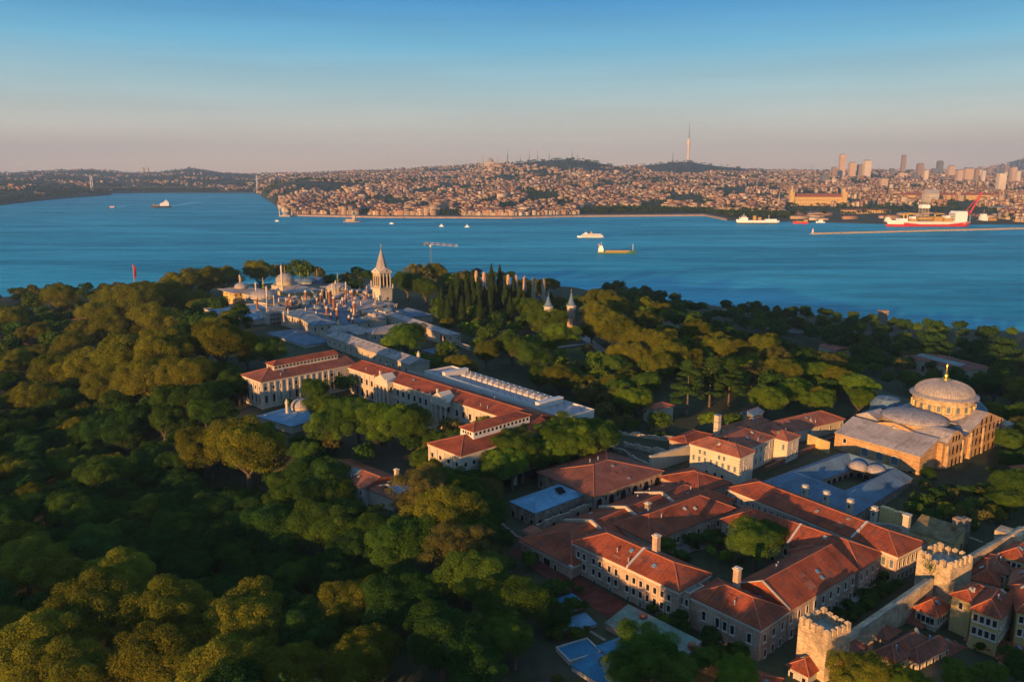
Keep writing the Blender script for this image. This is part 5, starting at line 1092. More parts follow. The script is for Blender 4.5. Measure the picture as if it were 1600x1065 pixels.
T_ = '''plane 62 1010 150;plane 165 950 150;plane 275 960 150;plane 375 985 150;plane 120 1055 150;plane 240 1045 160;plane 350 1050 150;plane 450 1060 120;plane 200 905 120
plane 40 880 110;plane 95 905 100;plane 15 985 90;plane 8 1060 90;dark 480 985 110;plane 440 1000 90
plane 570 1030 130;brown 520 1050 90;dark 610 950 110;green 620 850 120;green 570 830 80;dark 690 1000 130;green 800 940 110;green 805 1000 90;dark 740 1040 120;dark 660 930 90
green 500 830 110;green 470 780 100;dark 440 830 110;green 540 800 70;brown 668 765 100;brown 640 790 60;plane 700 800 110;brown 720 860 110;plane 640 800 90;brown 770 880 70;green 725 765 70;green 750 795 50
plane 385 700 120;plane 330 700 90;plane 412 694 56;lime 500 640 60;green 520 660 80;green 560 650 80;lime 600 660 90;green 640 660 80;green 492 612 50;dark 540 600 40;green 540 640 60
brown 524 690 44;dark 640 690 40;lime 410 730 40;green 475 705 50;green 590 680 46
plane 345 536 90;plane 385 545 62;plane 320 540 60;green 420 545 60;plane 200 560 110;plane 260 555 100;plane 150 575 90;plane 90 580 80;plane 290 590 80;plane 235 590 90;plane 180 600 80;plane 130 590 70
plane 210 475 80;plane 250 465 70;plane 180 465 60;plane 280 445 60;plane 320 440 60;plane 350 435 50;plane 160 490 60;plane 230 505 80;plane 170 520 70;plane 120 540 60;plane 300 470 50
green 260 620 60;green 330 610 50;lime 285 610 40;dark 340 645 60;green 255 660 60;green 320 640 50;plane 50 620 70;plane 20 570 60;green 45 470 40;plane 90 465 50;plane 20 500 50;lime 122 483 18
plane 405 426 50;brown 440 424 40;green 475 424 46;brown 500 430 30;dark 515 437 26;brown 540 435 26;dark 560 430 26;dark 575 432 26;dark 555 445 30
green 637 442 50;green 665 450 50;brown 655 426 44;plane 680 425 40;green 700 440 40;green 635 530 62;green 648 522 46;lime 610 540 36
cyp 705 470 14 1.2;cyp 716 462 14 1.3;cyp 728 462 14 1.3;cyp 738 458 15 1.3;cyp 748 466 15 1.3;cyp 757 474 14;cyp 768 452 14 1.5;cyp 776 470 14;cyp 781 448 13 1.4;cyp 790 468 15;cyp 802 462 14 1.2;cyp 812 470 14;cyp 690 480 14 1.2;cyp 700 490 14;cyp 765 480 14;cyp 797 486 14;cyp 818 480 14;cyp 732 482 15;cyp 722 490 15;cyp 750 490 14
dark 712 452 40;brown 725 440 40;dark 745 462 36;brown 760 462 36;dark 805 470 40;plane 840 450 40;brown 862 444 30;green 690 475 40;lime 740 490 36;lime 690 490 34;plane 700 505 24
lime 830 480 50;lime 850 500 60;lime 866 525 60;lime 848 535 50;plane 872 474 30;lime 925 486 40;plane 930 470 36;lime 735 515 36;green 765 520 40;green 800 540 60;plane 760 550 50;green 830 555 60;green 700 545 40;plane 720 570 46;green 690 585 40
plane 930 490 56;plane 950 510 60;plane 975 520 64;plane 1000 535 70;plane 1025 540 66;plane 1050 555 60;plane 940 470 46;plane 960 480 46;plane 1010 505 50;plane 985 555 60;plane 1035 575 56;plane 925 515 40;plane 1070 560 46;brown 915 545 26
plane 1085 520 50;plane 1100 540 44;plane 1125 545 50;brown 1145 545 44;plane 1160 550 50;plane 1190 545 60;brown 1215 560 56;plane 1235 585 56;lime 1270 580 50;brown 1300 570 46;plane 1310 590 46;lime 1340 600 56;lime 1345 625 50;lime 1280 625 50;lime 1230 610 50;lime 1200 620 60;plane 1120 575 50;brown 1090 580 46;brown 1175 580 46
green 1010 600 60;lime 1000 625 60;green 970 610 50;lime 935 590 40;plane 905 600 40;brown 920 615 46;plane 870 590 50;green 840 590 46;plane 890 640 30;brown 950 640 40;green 960 570 50
cedar 1075 610 66 1.1;cedar 1110 600 60 1.1;cedar 1140 600 56 1.1;green 1030 655 40;lime 1108 655 34;green 1145 655 30
green 780 690 80;lime 810 680 60;green 850 680 70;lime 890 675 80;green 920 680 60;green 760 720 70;lime 870 650 50;green 830 710 60
dark 1555 600 60;plane 1585 610 56;green 1590 650 56;plane 1560 640 40;green 1580 690 60;dark 1585 720 44;green 1590 760 70;dark 1560 775 44;green 1440 782 38;green 1425 795 36;plane 1475 796 34;dark 1460 808 36;brown 1500 804 34;brown 1530 808 36;dark 1510 822 36;plane 1555 800 30;brown 1490 770 26;brown 1530 768 26
green 1180 845 90;lime 1165 830 50;green 1210 835 60;green 1040 850 36;dark 1080 845 34;green 1112 835 24;dark 1065 870 34
green 1010 1030 110;green 1050 1045 90;green 975 1045 70;lime 1160 1060 80;brown 868 1062 30
lime 1410 1060 70;lime 1490 1055 60;plane 1345 1060 90;green 1545 1050 50;dark 1590 1040 60;dark 1600 985 40;brown 1580 1020 40;dark 1530 1010 20;dark 1550 1000 16'''
for s in T_.replace('\n', ';').split(';'):
    f = s.split(); tree_px(float(f[1]), float(f[2]), float(f[3]), f[0], float(f[4]) if len(f) > 4 else 1.0)
TREES = [q_ for q_ in TREES if not (q_[1] < 246 and (lambda z_: (lambda c_, r_: 500-r_ < c_[0] < 610+r_ and 722-r_ < c_[1] < 762+r_)(proj(q_[0], q_[1], z_), 6.5*q_[2]*F/(q_[1]*math.cos(PT)-(z_-CH)*math.sin(PT))))(tz(q_[0], q_[1])+8.3*q_[2]))]
for x_, y_ in ((4, -9), (7, -1), (7, 8), (13, -5), (14, 4)): q_ = p0A+d2A*(LA+x_)+b2A*y_; TREES.append((q_.x, q_.y, 1.05+.1*((x_+y_) % 3), 'lime' if x_ % 2 else 'green', 1.0))
for k, p in enumerate(RWT): TREES.append((p.x, p.y, 1.0+.12*(k % 3), ('green', 'lime', 'green')[k % 3], 1.0))
NMAN = len(TREES)
PROT = [(1470, 690, 1570, 750, 262), (884, 455, 902, 508, 500), (378, 584, 412, 632, 345), (500, 715, 625, 768, 252), (795, 712, 812, 770, 250), (797, 752, 905, 830, 225), (868, 955, 960, 1065, 160), (400, 615, 480, 672, 305), (815, 842, 900, 900, 200), (680, 700, 720, 725, 245), (440, 560, 545, 600, 330), (600, 600, 690, 640, 300), (318, 476, 500, 520, 480)]      # views the trees leave open
def scatter(poly_px, zg, n, kinds, sep, smin, smax, tries=6000):
    poly = [P(u, v, zg) for u, v in poly_px]; xs = [p.x for p in poly]; ys = [p.y for p in poly]; k = 0
    for _ in range(tries):
        if k >= n: break
        x = random.uniform(min(xs), max(xs)); y = random.uniform(min(ys), max(ys))
        if not inpoly((x, y), poly) or blocked(x, y): continue
        s = random.uniform(smin, smax); ok = True; z_ = tz(x, y)+8.3*s; uu_, vv_ = proj(x, y, z_); rr_ = 7.6*s*F/(y*math.cos(PT)-(z_-CH)*math.sin(PT))
        if any(y < q_[4] and q_[0]-rr_ < uu_ < q_[2]+rr_ and q_[1]-rr_ < vv_ < q_[3]+rr_ for q_ in PROT): continue
        for tx, ty, ts, tk, _z in TREES:
            if (tx-x)**2+(ty-y)**2 < (sep*(s+ts)*.5)**2: ok = False; break
        if not ok: continue
        TREES.append((x, y, s, random.choice(kinds), random.uniform(.9, 1.1))); k += 1
DK = ['dark']*5+['green']*2+['plane']
scatter([(-80, 640), (60, 640), (330, 640), (372, 680), (470, 720), (560, 800), (700, 900), (840, 985), (880, 1090), (-80, 1090)], 16, 150, DK, 9.0, .8, 1.25)
scatter([(-60, 520), (80, 505), (260, 490), (330, 520), (420, 560), (372, 600), (360, 650), (-60, 650)], 16, 90, DK+['plane']*3, 9.5, .8, 1.3)
scatter([(150, 470), (330, 452), (330, 490), (150, 520)], 20, 20, ['plane', 'brown', 'dark'], 10, .8, 1.2)
scatter([(640, 690), (800, 745), (780, 850), (640, 800)], 30, 14, ['green', 'plane', 'brown'], 9, .7, 1.0)
scatter([(920, 490), (1000, 490), (1100, 500), (1330, 520), (1330, 640), (1180, 640), (1060, 590)], 34, 60, ['plane', 'brown', 'lime', 'dark', 'dark'], 9.5, .7, 1.1)
scatter([(690, 470), (860, 480), (900, 520), (760, 540), (690, 510)], 36, 26, ['dark', 'green', 'cyp'], 8, .6, .9)
scatter([(820, 600), (960, 610), (1000, 660), (940, 660), (840, 610)], 34, 16, ['brown', 'green', 'dark'], 8, .6, .9)
scatter([(940, 455), (1060, 480), (1160, 492), (1400, 525), (1620, 545), (1620, 600), (1500, 590), (1340, 570), (1100, 510), (960, 490)], 5, 110, ['dark']*6+['green'], 9, .7, 1.15)
scatter([(1590, 640), (1640, 640), (1640, 800), (1570, 830), (1540, 820), (1600, 760)], 31, 26, ['dark', 'green', 'brown'], 8, .6, .95)
scatter([(-60, 478), (60, 474), (160, 470), (240, 462), (240, 480), (-60, 505)], 9, 40, ['dark', 'dark', 'green', 'brown'], 8, .6, 1.0)
scatter([(560, 425), (740, 425), (740, 452), (620, 452)], 12, 16, ['dark', 'brown', 'green'], 9, .7, 1.0)
scatter([(640, 570), (700, 590), (660, 600)], 34, 5, ['green', 'plane'], 6, .5, .7)
scatter([(930, 640), (1010, 650), (1000, 690), (950, 690), (930, 670)], 33, 12, ['green', 'dark', 'brown'], 5, .3, .5)
scatter([(870, 920), (900, 960), (900, 1000), (850, 1000)], 30, 5, ['dark', 'green'], 5, .35, .5)
scatter([(700, 790), (800, 850), (860, 930), (840, 1000), (720, 900)], 26, 14, ['dark', 'green', 'brown'], 8, .7, 1.0)
scatter([(1265, 985), (1340, 905), (1430, 890), (1440, 905), (1330, 985)], 31, 60, ['dark', 'green', 'dark'], 2, .08, .22)
scatter([(1040, 870), (1130, 840), (1215, 870), (1160, 905)], 31, 22, ['dark', 'green', 'lime'], 3, .12, .3)
scatter([(-60, 640), (330, 640), (470, 720), (700, 900), (840, 985), (880, 1090), (-60, 1090)], 16, 170, ['dark', 'dark', 'green'], 5.6, .4, .65, 12000)
scatter([(-60, 520), (80, 505), (260, 490), (420, 560), (372, 600), (470, 700), (560, 720), (640, 700), (560, 640), (360, 650), (-60, 650)], 16, 110, ['dark', 'dark', 'brown'], 5.6, .4, .65, 12000)
scatter([(830, 880), (900, 940), (960, 1065), (880, 1065), (820, 960)], 29, 30, ['dark', 'green', 'brown'], 3.5, .15, .35)
scatter([(1000, 960), (1140, 1040), (1180, 1080), (1060, 1080)], 30, 16, ['dark', 'green'], 3.5, .2, .4)
scatter([(1430, 770), (1560, 760), (1590, 820), (1470, 830)], 32, 40, ['dark', 'brown', 'green'], 3.5, .2, .45)
scatter([(930, 640), (1060, 670), (1040, 700), (940, 690)], 33, 24, ['dark', 'brown', 'green'], 3, .15, .35)
scatter([(1290, 535), (1400, 600), (1560, 640), (1640, 640), (1640, 555)], 12, 70, ['dark', 'dark', 'green', 'brown'], 7.5, .6, 1.0)
scatter([(1100, 500), (1290, 535), (1340, 600), (1640, 570), (1640, 530), (1200, 490)], 6, 60, ['dark', 'dark', 'green'], 7, .6, .95)
scatter([(-60, 480), (150, 468), (210, 500), (100, 565), (-60, 570)], 10, 60, ['dark', 'green', 'plane', 'brown'], 7.5, .6, 1.0)
scatter([(440, 430), (600, 425), (720, 432), (860, 450), (900, 470), (820, 465), (640, 448), (450, 440)], 14, 40, ['dark', 'brown', 'green', 'plane'], 7, .6, .95)
scatter([(1610, 560), (1850, 600), (1850, 920), (1640, 860), (1600, 700)], 20, 60, ['dark', 'green', 'brown'], 9, .8, 1.1)
scatter([(920, 590), (1060, 575), (1330, 620), (1310, 660), (1200, 640), (1060, 625), (960, 650)], 34, 34, ['green', 'lime', 'plane', 'green'], 7, .65, .95)
scatter([(900, 500), (1000, 500), (1200, 530), (1340, 560), (1330, 630), (1150, 600), (1020, 600)], 33, 50, ['plane', 'plane', 'lime', 'green'], 7, .7, 1.0)
scatter([(700, 520), (860, 500), (880, 600), (740, 560)], 36, 26, ['green', 'plane', 'lime', 'dark'], 6.5, .55, .85)
# unseen trees added just outside the frame on the sun side to throw the long evening shade over the mint and the houses
for tx, ty, tt, s_ in ((18, 196, 88, 1.6), (27, 186, 92, 1.45), (12, 206, 96, 1.6), (4, 216, 100, 1.6), (44, 168, 75, 1.45), (52, 160, 78, 1.4), (-4, 228, 104, 1.6), (112, 150, 95, 1.5), (120, 145, 95, 1.5), (104, 148, 90, 1.4), (128, 160, 95, 1.5), (96, 140, 84, 1.3), (106, 156, 80, 1.6), (114, 150, 78, 1.6), (122, 146, 76, 1.65), (130, 142, 78, 1.65), (138, 140, 80, 1.65), (146, 138, 82, 1.65), (154, 136, 84, 1.6), (100, 146, 92, 1.5)):
    TREES.append((tx-.53*tt, ty-.848*tt, s_, 'dark', 1.05))
for i_ in range(13):
    TREES.append((-268+i_*8.5+random.uniform(-3, 3), 78+i_*4.2+random.uniform(-9, 9), random.uniform(1.35, 1.7), 'dark', 1.0))  # unseen row added on the mound to cast shade over the left park
# nearest first; those beyond 300 become one mass
vis = []
for t in TREES:
    z = tz(t[0], t[1])+8*t[2]; u, v = proj(t[0], t[1], z); D = t[1]
    vis.append((t[2]/max(D, 50)*(1 if -60 < u < 1660 and v < 1160 else .2), t, u, v))
vis.sort(key=lambda a: -a[0])
KN = dict(plane=('plane_tree', 'golden plane tree'), green=('broadleaf_tree', 'fresh green tree'), dark=('broadleaf_tree', 'deep green tree'), lime=('broadleaf_tree', 'bright yellow green tree'), brown=('broadleaf_tree', 'brownish spring tree'), cyp=('cypress_tree', 'narrow dark cypress'), cedar=('cedar_tree', 'layered dark cedar'))
LMK = [(90, 1000, 'in the wood at the lower left corner'), (250, 860, 'in the deep shade of the left park'), (600, 900, 'in the dark wood below the park house roofs'), (780, 960, 'in front of the mint sheds'), (640, 790, 'beside the park house roofs'), (540, 650, 'in front of the red roofed museum'), (330, 690, 'left of the museum end wall'), (180, 580, 'in the middle of the left park'), (350, 510, 'below the far left corner of the palace'), (240, 470, 'near the flag pole at the left shore'), (60, 500, 'around the houses at the far left'), (450, 425, 'behind the palace domes'), (640, 430, 'right of the palace tower by the water'), (640, 530, 'inside the palace court'), (750, 465, 'in the grove before the kitchen chimneys'), (860, 510, 'around the pointed gate towers'), (770, 540, 'between palace wall and annex'), (900, 600, 'behind the white annex'), (1000, 530, 'in the avenue right of the gate towers'), (1180, 560, 'in the wood left of the church dome'), (1100, 620, 'behind the banded building'), (830, 690, 'at the right end of the museum'), (1400, 520, 'on the low ground along the right shore'), (1580, 650, 'right of the domed church'), (1480, 790, 'in the yard below the church'), (1180, 840, 'inside the mint courtyard'), (1080, 860, 'in the shaded corner of the mint court'), (1010, 1030, 'at the foot of the mint facade'), (1450, 1060, 'along the bottom edge by the houses')]
ind = []; rest = []; cnt = {}
for a_ in vis:
    k_ = KN[a_[1][3]][0]; cnt[k_] = cnt.get(k_, 0)+1; (ind if cnt[k_] <= 300 else rest).append(a_)
lab = {}
for k, (w_, t, u, v) in enumerate(ind):
    j = min(range(len(LMK)), key=lambda i: (LMK[i][0]-u)**2+1.6*(LMK[i][1]-v)**2)
    lab.setdefault((t[3], j), []).append((u, k))
ORD = ['leftmost', 'second from left', 'third from left', 'fourth from left', 'fifth from left', 'sixth from left', 'seventh from left', 'eighth from left']
label_of = {}
for (kd, j), lst in lab.items():
    lst.sort(); n = len(lst)
    for r, (u, k) in enumerate(lst):
        base = KN[kd][1]
        if n == 1: s = '%s %s' % (base, LMK[j][2])
        elif r < 8 and n <= 9: s = '%s %s, %s' % (base, LMK[j][2], 'rightmost' if r == n-1 else ORD[r])
        elif r in (0, n-1): s = '%s %s, %s' % (base, LMK[j][2], 'leftmost' if r == 0 else 'rightmost')
        else: s = '%s %s, in a thick stand' % (base, LMK[j][2])
        label_of[k] = (s, '%ss %s' % (base, LMK[j][2]))
SHRUB = 0
for k, (w_, t, u, v) in enumerate(ind):
    x, y, s, kd, zs = t; r = thing(KN[kd][0], label_of[k][0], 'tree', (x, y, tz(x, y)), label_of[k][1]); r.scale = (s*1.1, s*1.1, s*zs); r.rotation_euler.z = random.uniform(0, 6.28)
    link('crown', CRM[kd][random.randrange(3)], r); link('trunk', TRM[kd], r)
def mass(name, lst, dens, size, matk, label=None, cat='wood', kinds=None):
    V = []; Q = []; T = []; MI = []; n = 0; cache = {}
    kl = list(LM)
    for x, y, z, s, kd, zs in lst:
        ky = (kd, random.randrange(3))
        if ky not in cache: cache[ky] = crown_data(kd, dens, size, 500+ky[1]+len(kd)*7)
        v, q, t = cache[ky]; a = random.uniform(0, 6.28); ca, sa = math.cos(a), math.sin(a)
        w2 = np.stack([(v[:, 0]*ca-v[:, 1]*sa)*s+x, (v[:, 0]*sa+v[:, 1]*ca)*s+y, v[:, 2]*s*zs+z], 1)
        V.append(w2); Q.append(q+n); T.append(t*random.uniform(.8, 1.2)); MI.append(np.full(len(q), kl.index(kd))); n += len(v)
    o = link(name, npmesh(name, np.concatenate(V), np.concatenate(Q), [LM[k] for k in kl], np.concatenate(T), np.concatenate(MI)))
    return tag(o, label, cat, None, 'stuff')
if rest: mass('wood', [(t[0], t[1], tz(t[0], t[1]), t[2], t[3], t[4]) for _, t, u, v in rest], 2600, .50, None, 'distant park wood of mixed dark and golden crowns around the palace')

# ------------------------------------------------------------------ shore strip, park ground, flag, crane, houses at left
def sheet(name, pts, m, dz=.06, kind='structure'):
    a = MB(); ps = [P(u, v, z) for u, v, z in pts]; a.add([(p.x, p.y, tz(p.x, p.y)+dz) for p in ps], [tuple(range(len(ps)))[::-1]]); return tag(a.build(name, K[m]), kind=kind)
K['lawn'] = mat('lawn_grass', (.035, .075, .018), .95, .25, .05, .5, coord='Object')
ribbon('path', [(900, 528, 35), (935, 552, 35), (985, 590, 35)], 6, 'paving'); ribbon('path', [(840, 556, 35), (880, 550, 35), (920, 546, 35)], 4, 'paving', .12)
ribbon('path', [(1160, 596, 34), (1240, 620, 34), (1300, 640, 34)], 5, 'paving'); ribbon('road', [(1310, 520, 5), (1420, 530, 5), (1520, 545, 5), (1640, 560, 5)], 8, 'asphalt'); ribbon('path', [(270, 880, 15), (300, 850, 15)], 4, 'paving')
def lawn(name, pts, z, dz=.05):
    ps = [P(u, v, z) for u, v in pts]; c = sum(ps, Vector((0, 0)))/len(ps); n = 8; a = MB(); rings = []
    for k in range(n+1): rings.append([c+(p-c)*k/n for p in ps])
    for k in range(n):
        for i in range(len(ps)):
            j = (i+1) % len(ps); q = [rings[k][i], rings[k+1][i], rings[k+1][j], rings[k][j]]; vs = [(p.x, p.y, tz(p.x, p.y)+dz) for p in q]
            a.add(vs, [(0, 1, 2, 3)] if k else [(1, 2, 3)])
    return tag(a.build(name, K['lawn']), kind='structure')
lawn('lawn', [(868, 555), (930, 550), (985, 592), (960, 620), (860, 575)], 35); lawn('lawn', [(1165, 600), (1250, 600), (1300, 645), (1220, 650), (1140, 630)], 34)
# right shore: sea walls, sheds, quays
ruinwall('sea_wall', 'long grey old sea wall along the right shore in front of the water', [P(1135, 489, 7), P(1310, 505, 7)], 1, 6.5, m='rubble', rag=.4, th=3)
ruinwall('sea_wall', 'lower stretch of old sea wall behind the shore road at the right', [P(1175, 500, 5.5), P(1320, 516, 5.5)], 1, 5.5, m='ruin', rag=.4, th=2)
t, b = simple('shore_hall', 'low shore building with pale blue flat roof beside the right sea wall', (1128, 486), (1215, 492), 8, 10, 1, roof='flat', rh=.4, rm='zinc_blue', wall='grey_plaster', capm=None)
t, b = simple('shore_hall', 'pale low shed roof among dark trees under the right sea wall', (1190, 512), (1250, 522), 7, 12, 2, roof='gable', rh=1.2, rm='flatpale', wall='grey_plaster')
t, b = simple('station_shed', 'long white walled shed with brown and grey roof and arched window, above the church dome', (1412, 556), (1505, 580), 17, 26, 4, roof='hip', rh=2.6, rm='tile_brown', wall='cream'); wins(t, b.A, b.B, 12, 7, 2.0, 4, m0=3, frame=None, arch=True)
a = MB(); q = b.q; 
a.add([q(6, 4, b.zE+1.3), q(b.n1-6, 4, b.zE+1.3), q(b.n1-6, 9.5, b.zE+2.5), q(6, 9.5, b.zE+2.5)], [(0, 1, 2, 3)]); a.build('roof_light', K['flatroof'], t)
t, b = simple('station_shed', 'small dull red roof between dark trees left of the long white shed', (1280, 540), (1305, 548), 12, 14, 4, roof='gable', rh=2, rm='tile_dull')
t, b = simple('shore_hall', 'grey warehouse gables at the water edge behind the golden avenue', (970, 486), (1010, 480), 14, 12, 2, roof='gable', rh=2.5, rm='lead', wall='grey_plaster')
t, b = simple('shore_hall', 'dull red roofed range at the wood edge below the grey warehouse', (985, 502), (1050, 510), 14, 10, 3, roof='gable', rh=2, rm='tile_dull', wall='grey_plaster')
p = P(1379, 499, 3); t = thing('watch_tower', 'small dark square watch tower standing at the right shore against the water', 'tower', (p.x, p.y, 1)); a = MB(); a.obox(p, (1, 0), 7, 6, 1, 11); a.build('shaft', K['ruin'], t); a = MB(); a.obox(p, (1, 0), 8, 7, 11.01, 12); a.build('parapet', K['ruin'], t)
# houses at the far left
simple('park_lodge', 'small sunlit cream house with brown hipped roof among the left park trees', (109, 501), (131, 506), 27, 13, 16, wall='cream', rh=3, nw=4, rm='tile_brown')
simple('park_lodge', 'long dull brown roofed building half hidden at the far left', (20, 505), (62, 516), 20, 14, 10, wall='grey_plaster', rh=3, nw=4, rm='tile_brown')
simple('park_lodge', 'low red roofed house at the left frame edge', (-10, 538), (24, 544), 20, 12, 11, wall='cream', rh=2, nw=4, rm='tile')
simple('park_lodge', 'small red roofed house above the one at the left frame edge', (-12, 506), (10, 510), 18, 10, 10, wall='grey_plaster', rh=2, rm='tile_dull')
simple('park_lodge', 'flat blue roofed hut lost in the dark left wood', (176, 742), (192, 750), 18, 6, 13, wall='white', roof='flat', rh=.3, rm='zinc_blue', capm=None)
p = P(207, 412, 50); t = thing('flag_pole', 'tall slim flag pole with a hanging red flag at the left shore', 'flag pole', (p.x, p.y, 3)); a = MB(); a.tube((*p, 2), (*p, 50), .45, .25, 8); a.build('pole', K['steel'], t)
a = MB(); n = 8
vs = []
for j in range(5):
    for i in range(n+1): vs.append((p.x+.4+2.6*i/n*(1-.08*j)+.15*math.sin(j), p.y+.5*math.sin(i*1.7+j*.4), 49.5-3.2*j-.35*i))
a.add(vs, [(j*(n+1)+i, j*(n+1)+i+1, (j+1)*(n+1)+i+1, (j+1)*(n+1)+i) for j in range(4) for i in range(n)]); a.build('flag', K['red_paint'], t)
a = MB(); fx = p.x+1.7; a.lathe((fx, p.y-.75), [(1.0, 42.9)], 10) if False else None
# crane with red and white jib
p = P(673, 382, 62); t = thing('tower_crane', 'slim tower crane with red and white striped jib standing behind the palace trees', 'crane', (p.x, p.y, 3)); a = MB()
for sx in (-.9, .9):
    for sy in (-.9, .9): a.tube((p.x+sx, p.y+sy, 2), (p.x+sx, p.y+sy, 62), .13, n=4)
for k in range(20): a.tube((p.x-.9, p.y-.9, 2+3*k), (p.x+.9, p.y-.9, 5+3*k), .1, n=4); a.tube((p.x+.9, p.y-.9, 2+3*k), (p.x+.9, p.y+.9, 5+3*k), .1, n=4)
a.build('mast', K['shutter'], t)
jd = Vector((.80, -.60)); 
for k in range(-2, 9):
    a = MB(); c0 = p+jd*(k*4.4); c1 = p+jd*(k*4.4+4.38)
    for oz, off in ((62, -.8), (62, .8), (64, 0)): a.tube((*(c0+Vector((-jd.y, jd.x))*off), oz), (*(c1+Vector((-jd.y, jd.x))*off), oz), .17, n=4)
    a.tube((*c0, 62), (*((c0+c1)/2), 64), .12, n=4); a.tube((*((c0+c1)/2), 64), (*c1, 62), .12, n=4)
    a.build('jib_section', K['redbrick' if k % 2 else 'grey_plaster'], t)
a = MB(); a.obox(p+jd*-8, jd, 3, 2.2, 60.2, 63.5); a.build('counterweight', K['shutter'], t); a = MB(); a.obox(p+jd*1.4-Vector((-jd.y, jd.x))*1.6, jd, 2, 1.4, 59.4, 61.8); a.build('cab', K['white'], t)

# ------------------------------------------------------------------ ships
K['hull_green'] = plain('green_hull_paint', (.05, .16, .07), .5); K['hull_dark'] = plain('dark_hull_paint', (.035, .04, .05), .5); K['hull_red'] = plain('red_hull_paint', (.50, .03, .03), .5); K['hold'] = plain('ochre_deck_paint', (.42, .25, .06), .7); K['yellow_paint'] = plain('yellow_crane_paint', (.65, .42, .03), .5); K['ship_white'] = plain('ship_white_paint', (.78, .76, .72), .5)
def hull(par, Lh, Bh, z0, z1, m, mi2=None, zs=None, sheer=1.5, x0=None, name='hull', bow=1):
    """hull along +x, bow at +x; band between z0 and z1"""
    n = 16; a = MB(); vs = []
    for j, (z, k) in enumerate(((z0, .82), (z1, 1.0))):
        for i in range(n+1):
            s = i/n; x = -Lh/2+Lh*s; wd = Bh/2*min(1, (s/.06+.55)/1.0 if s < .03 else 1)*(1 if s < .74 else math.cos((s-.74)/.26*math.pi/2*.97)**.75)*k
            sh = (sheer*max(0, (s-.6)/.4)**2) if j else 0
            xx = x+(.025*Lh*((s-.74)/.26) if (j and s > .74) else 0)
            vs.append((xx, -wd, z+sh)); vs.append((xx, wd, z+sh))
    o = 2*(n+1); fs = []
    for i in range(n):
        fs += [(2*i, 2*i+2, o+2*i+2, o+2*i), (2*i+3, 2*i+1, o+2*i+1, o+2*i+3), (o+2*i, o+2*i+2, o+2*i+3, o+2*i+1)]
    fs += [(1, 0, o, o+1), (2*n, 2*n+1, o+2*n+1, o+2*n)]
    a.add(vs, fs); return a.build(name, K[m], None, None) if par is None else lbuild(a, name, m, par)
def lbuild(a, name, m, par):
    o = a.build(name, K[m] if isinstance(m, str) else m); o.parent = par; return o
def lbox(par, name, m, *bx):
    a = MB()
    for x0, x1, y, z0, z1 in bx: a.prism([(x0, -y), (x1, -y), (x1, y), (x0, y)], z0, z1)
    return lbuild(a, name, m, par)
def ship(name, label, cat, u, v, head, group=None):
    p = P(u, v, 0); t = thing(name, label, cat, (p.x, p.y, 0), group); t.rotation_euler.z = math.radians(head); return t
# passenger ferry
t = ship('passenger_ferry', 'white double deck passenger ferry with funnel, behind the green cargo coaster', 'ferry', 923, 371, 178)
hull(t, 58, 11, -1, 2.6, 'ship_white', sheer=1.2)
lbox(t, 'lower_deck', 'ship_white', (-26, 21, 4.9, 2.61, 5.2)); lbox(t, 'upper_deck', 'ship_white', (-21, 17, 4.4, 5.6, 7.9)); lbox(t, 'deck_slab', 'ship_white', (-26.5, 22, 5.4, 5.21, 5.59), (-22, 19, 5.1, 7.91, 8.2))
lbox(t, 'window_band', 'glass', (-25, 20, 4.96, 3.5, 4.5)); lbox(t, 'window_band', 'glass', (-20, 16, 4.46, 6.2, 7.2)); lbox(t, 'bridge', 'ship_white', (8, 14, 3, 8.21, 10.5)); lbox(t, 'funnel', 'hold', (-3, 1, 1.3, 8.21, 13)); lbox(t, 'rub_rail', 'hull_dark', (-28, 20, 5.52, .6, 1.2))
a = MB(); a.tube((11, 0, 10.5), (11, 0, 15), .2); a.tube((-24, 0, 8), (-24, 0, 12), .15); lbuild(a, 'mast', 'ship_white', t)
# green coaster
t = ship('cargo_coaster', 'green hulled cargo coaster with long ochre hold and white bridge at its left end', 'cargo ship', 963, 396, -3)
hull(t, 68, 11.5, -1, 3.2, 'hull_green', sheer=3.2)
lbox(t, 'hold_coaming', 'hold', (-20, 24, 5.0, 3.21, 4.9)); lbox(t, 'hatch_cover', 'hold', (-19, 23, 4.5, 4.91, 5.5)); lbox(t, 'bridge_house', 'ship_white', (-32, -23, 5, 3.21, 9), (-31, -24, 4.2, 9.01, 12), (-30, -25, 5.0, 12.01, 14)); lbox(t, 'window_band', 'glass', (-29.9, -24.95, 4.7, 12.6, 13.6)); lbox(t, 'funnel', 'hold', (-31.8, -29.5, 1.2, 12.5, 17))
a = MB(); a.tube((-27, 0, 14), (-27, 0, 20), .3); a.tube((29, 0, 5.5), (29, 0, 17), .35); lbuild(a, 'mast', 'ship_white', t)
lbox(t, 'hull_stripe', 'hold', (-33, 20, 5.78, 1.9, 2.6))
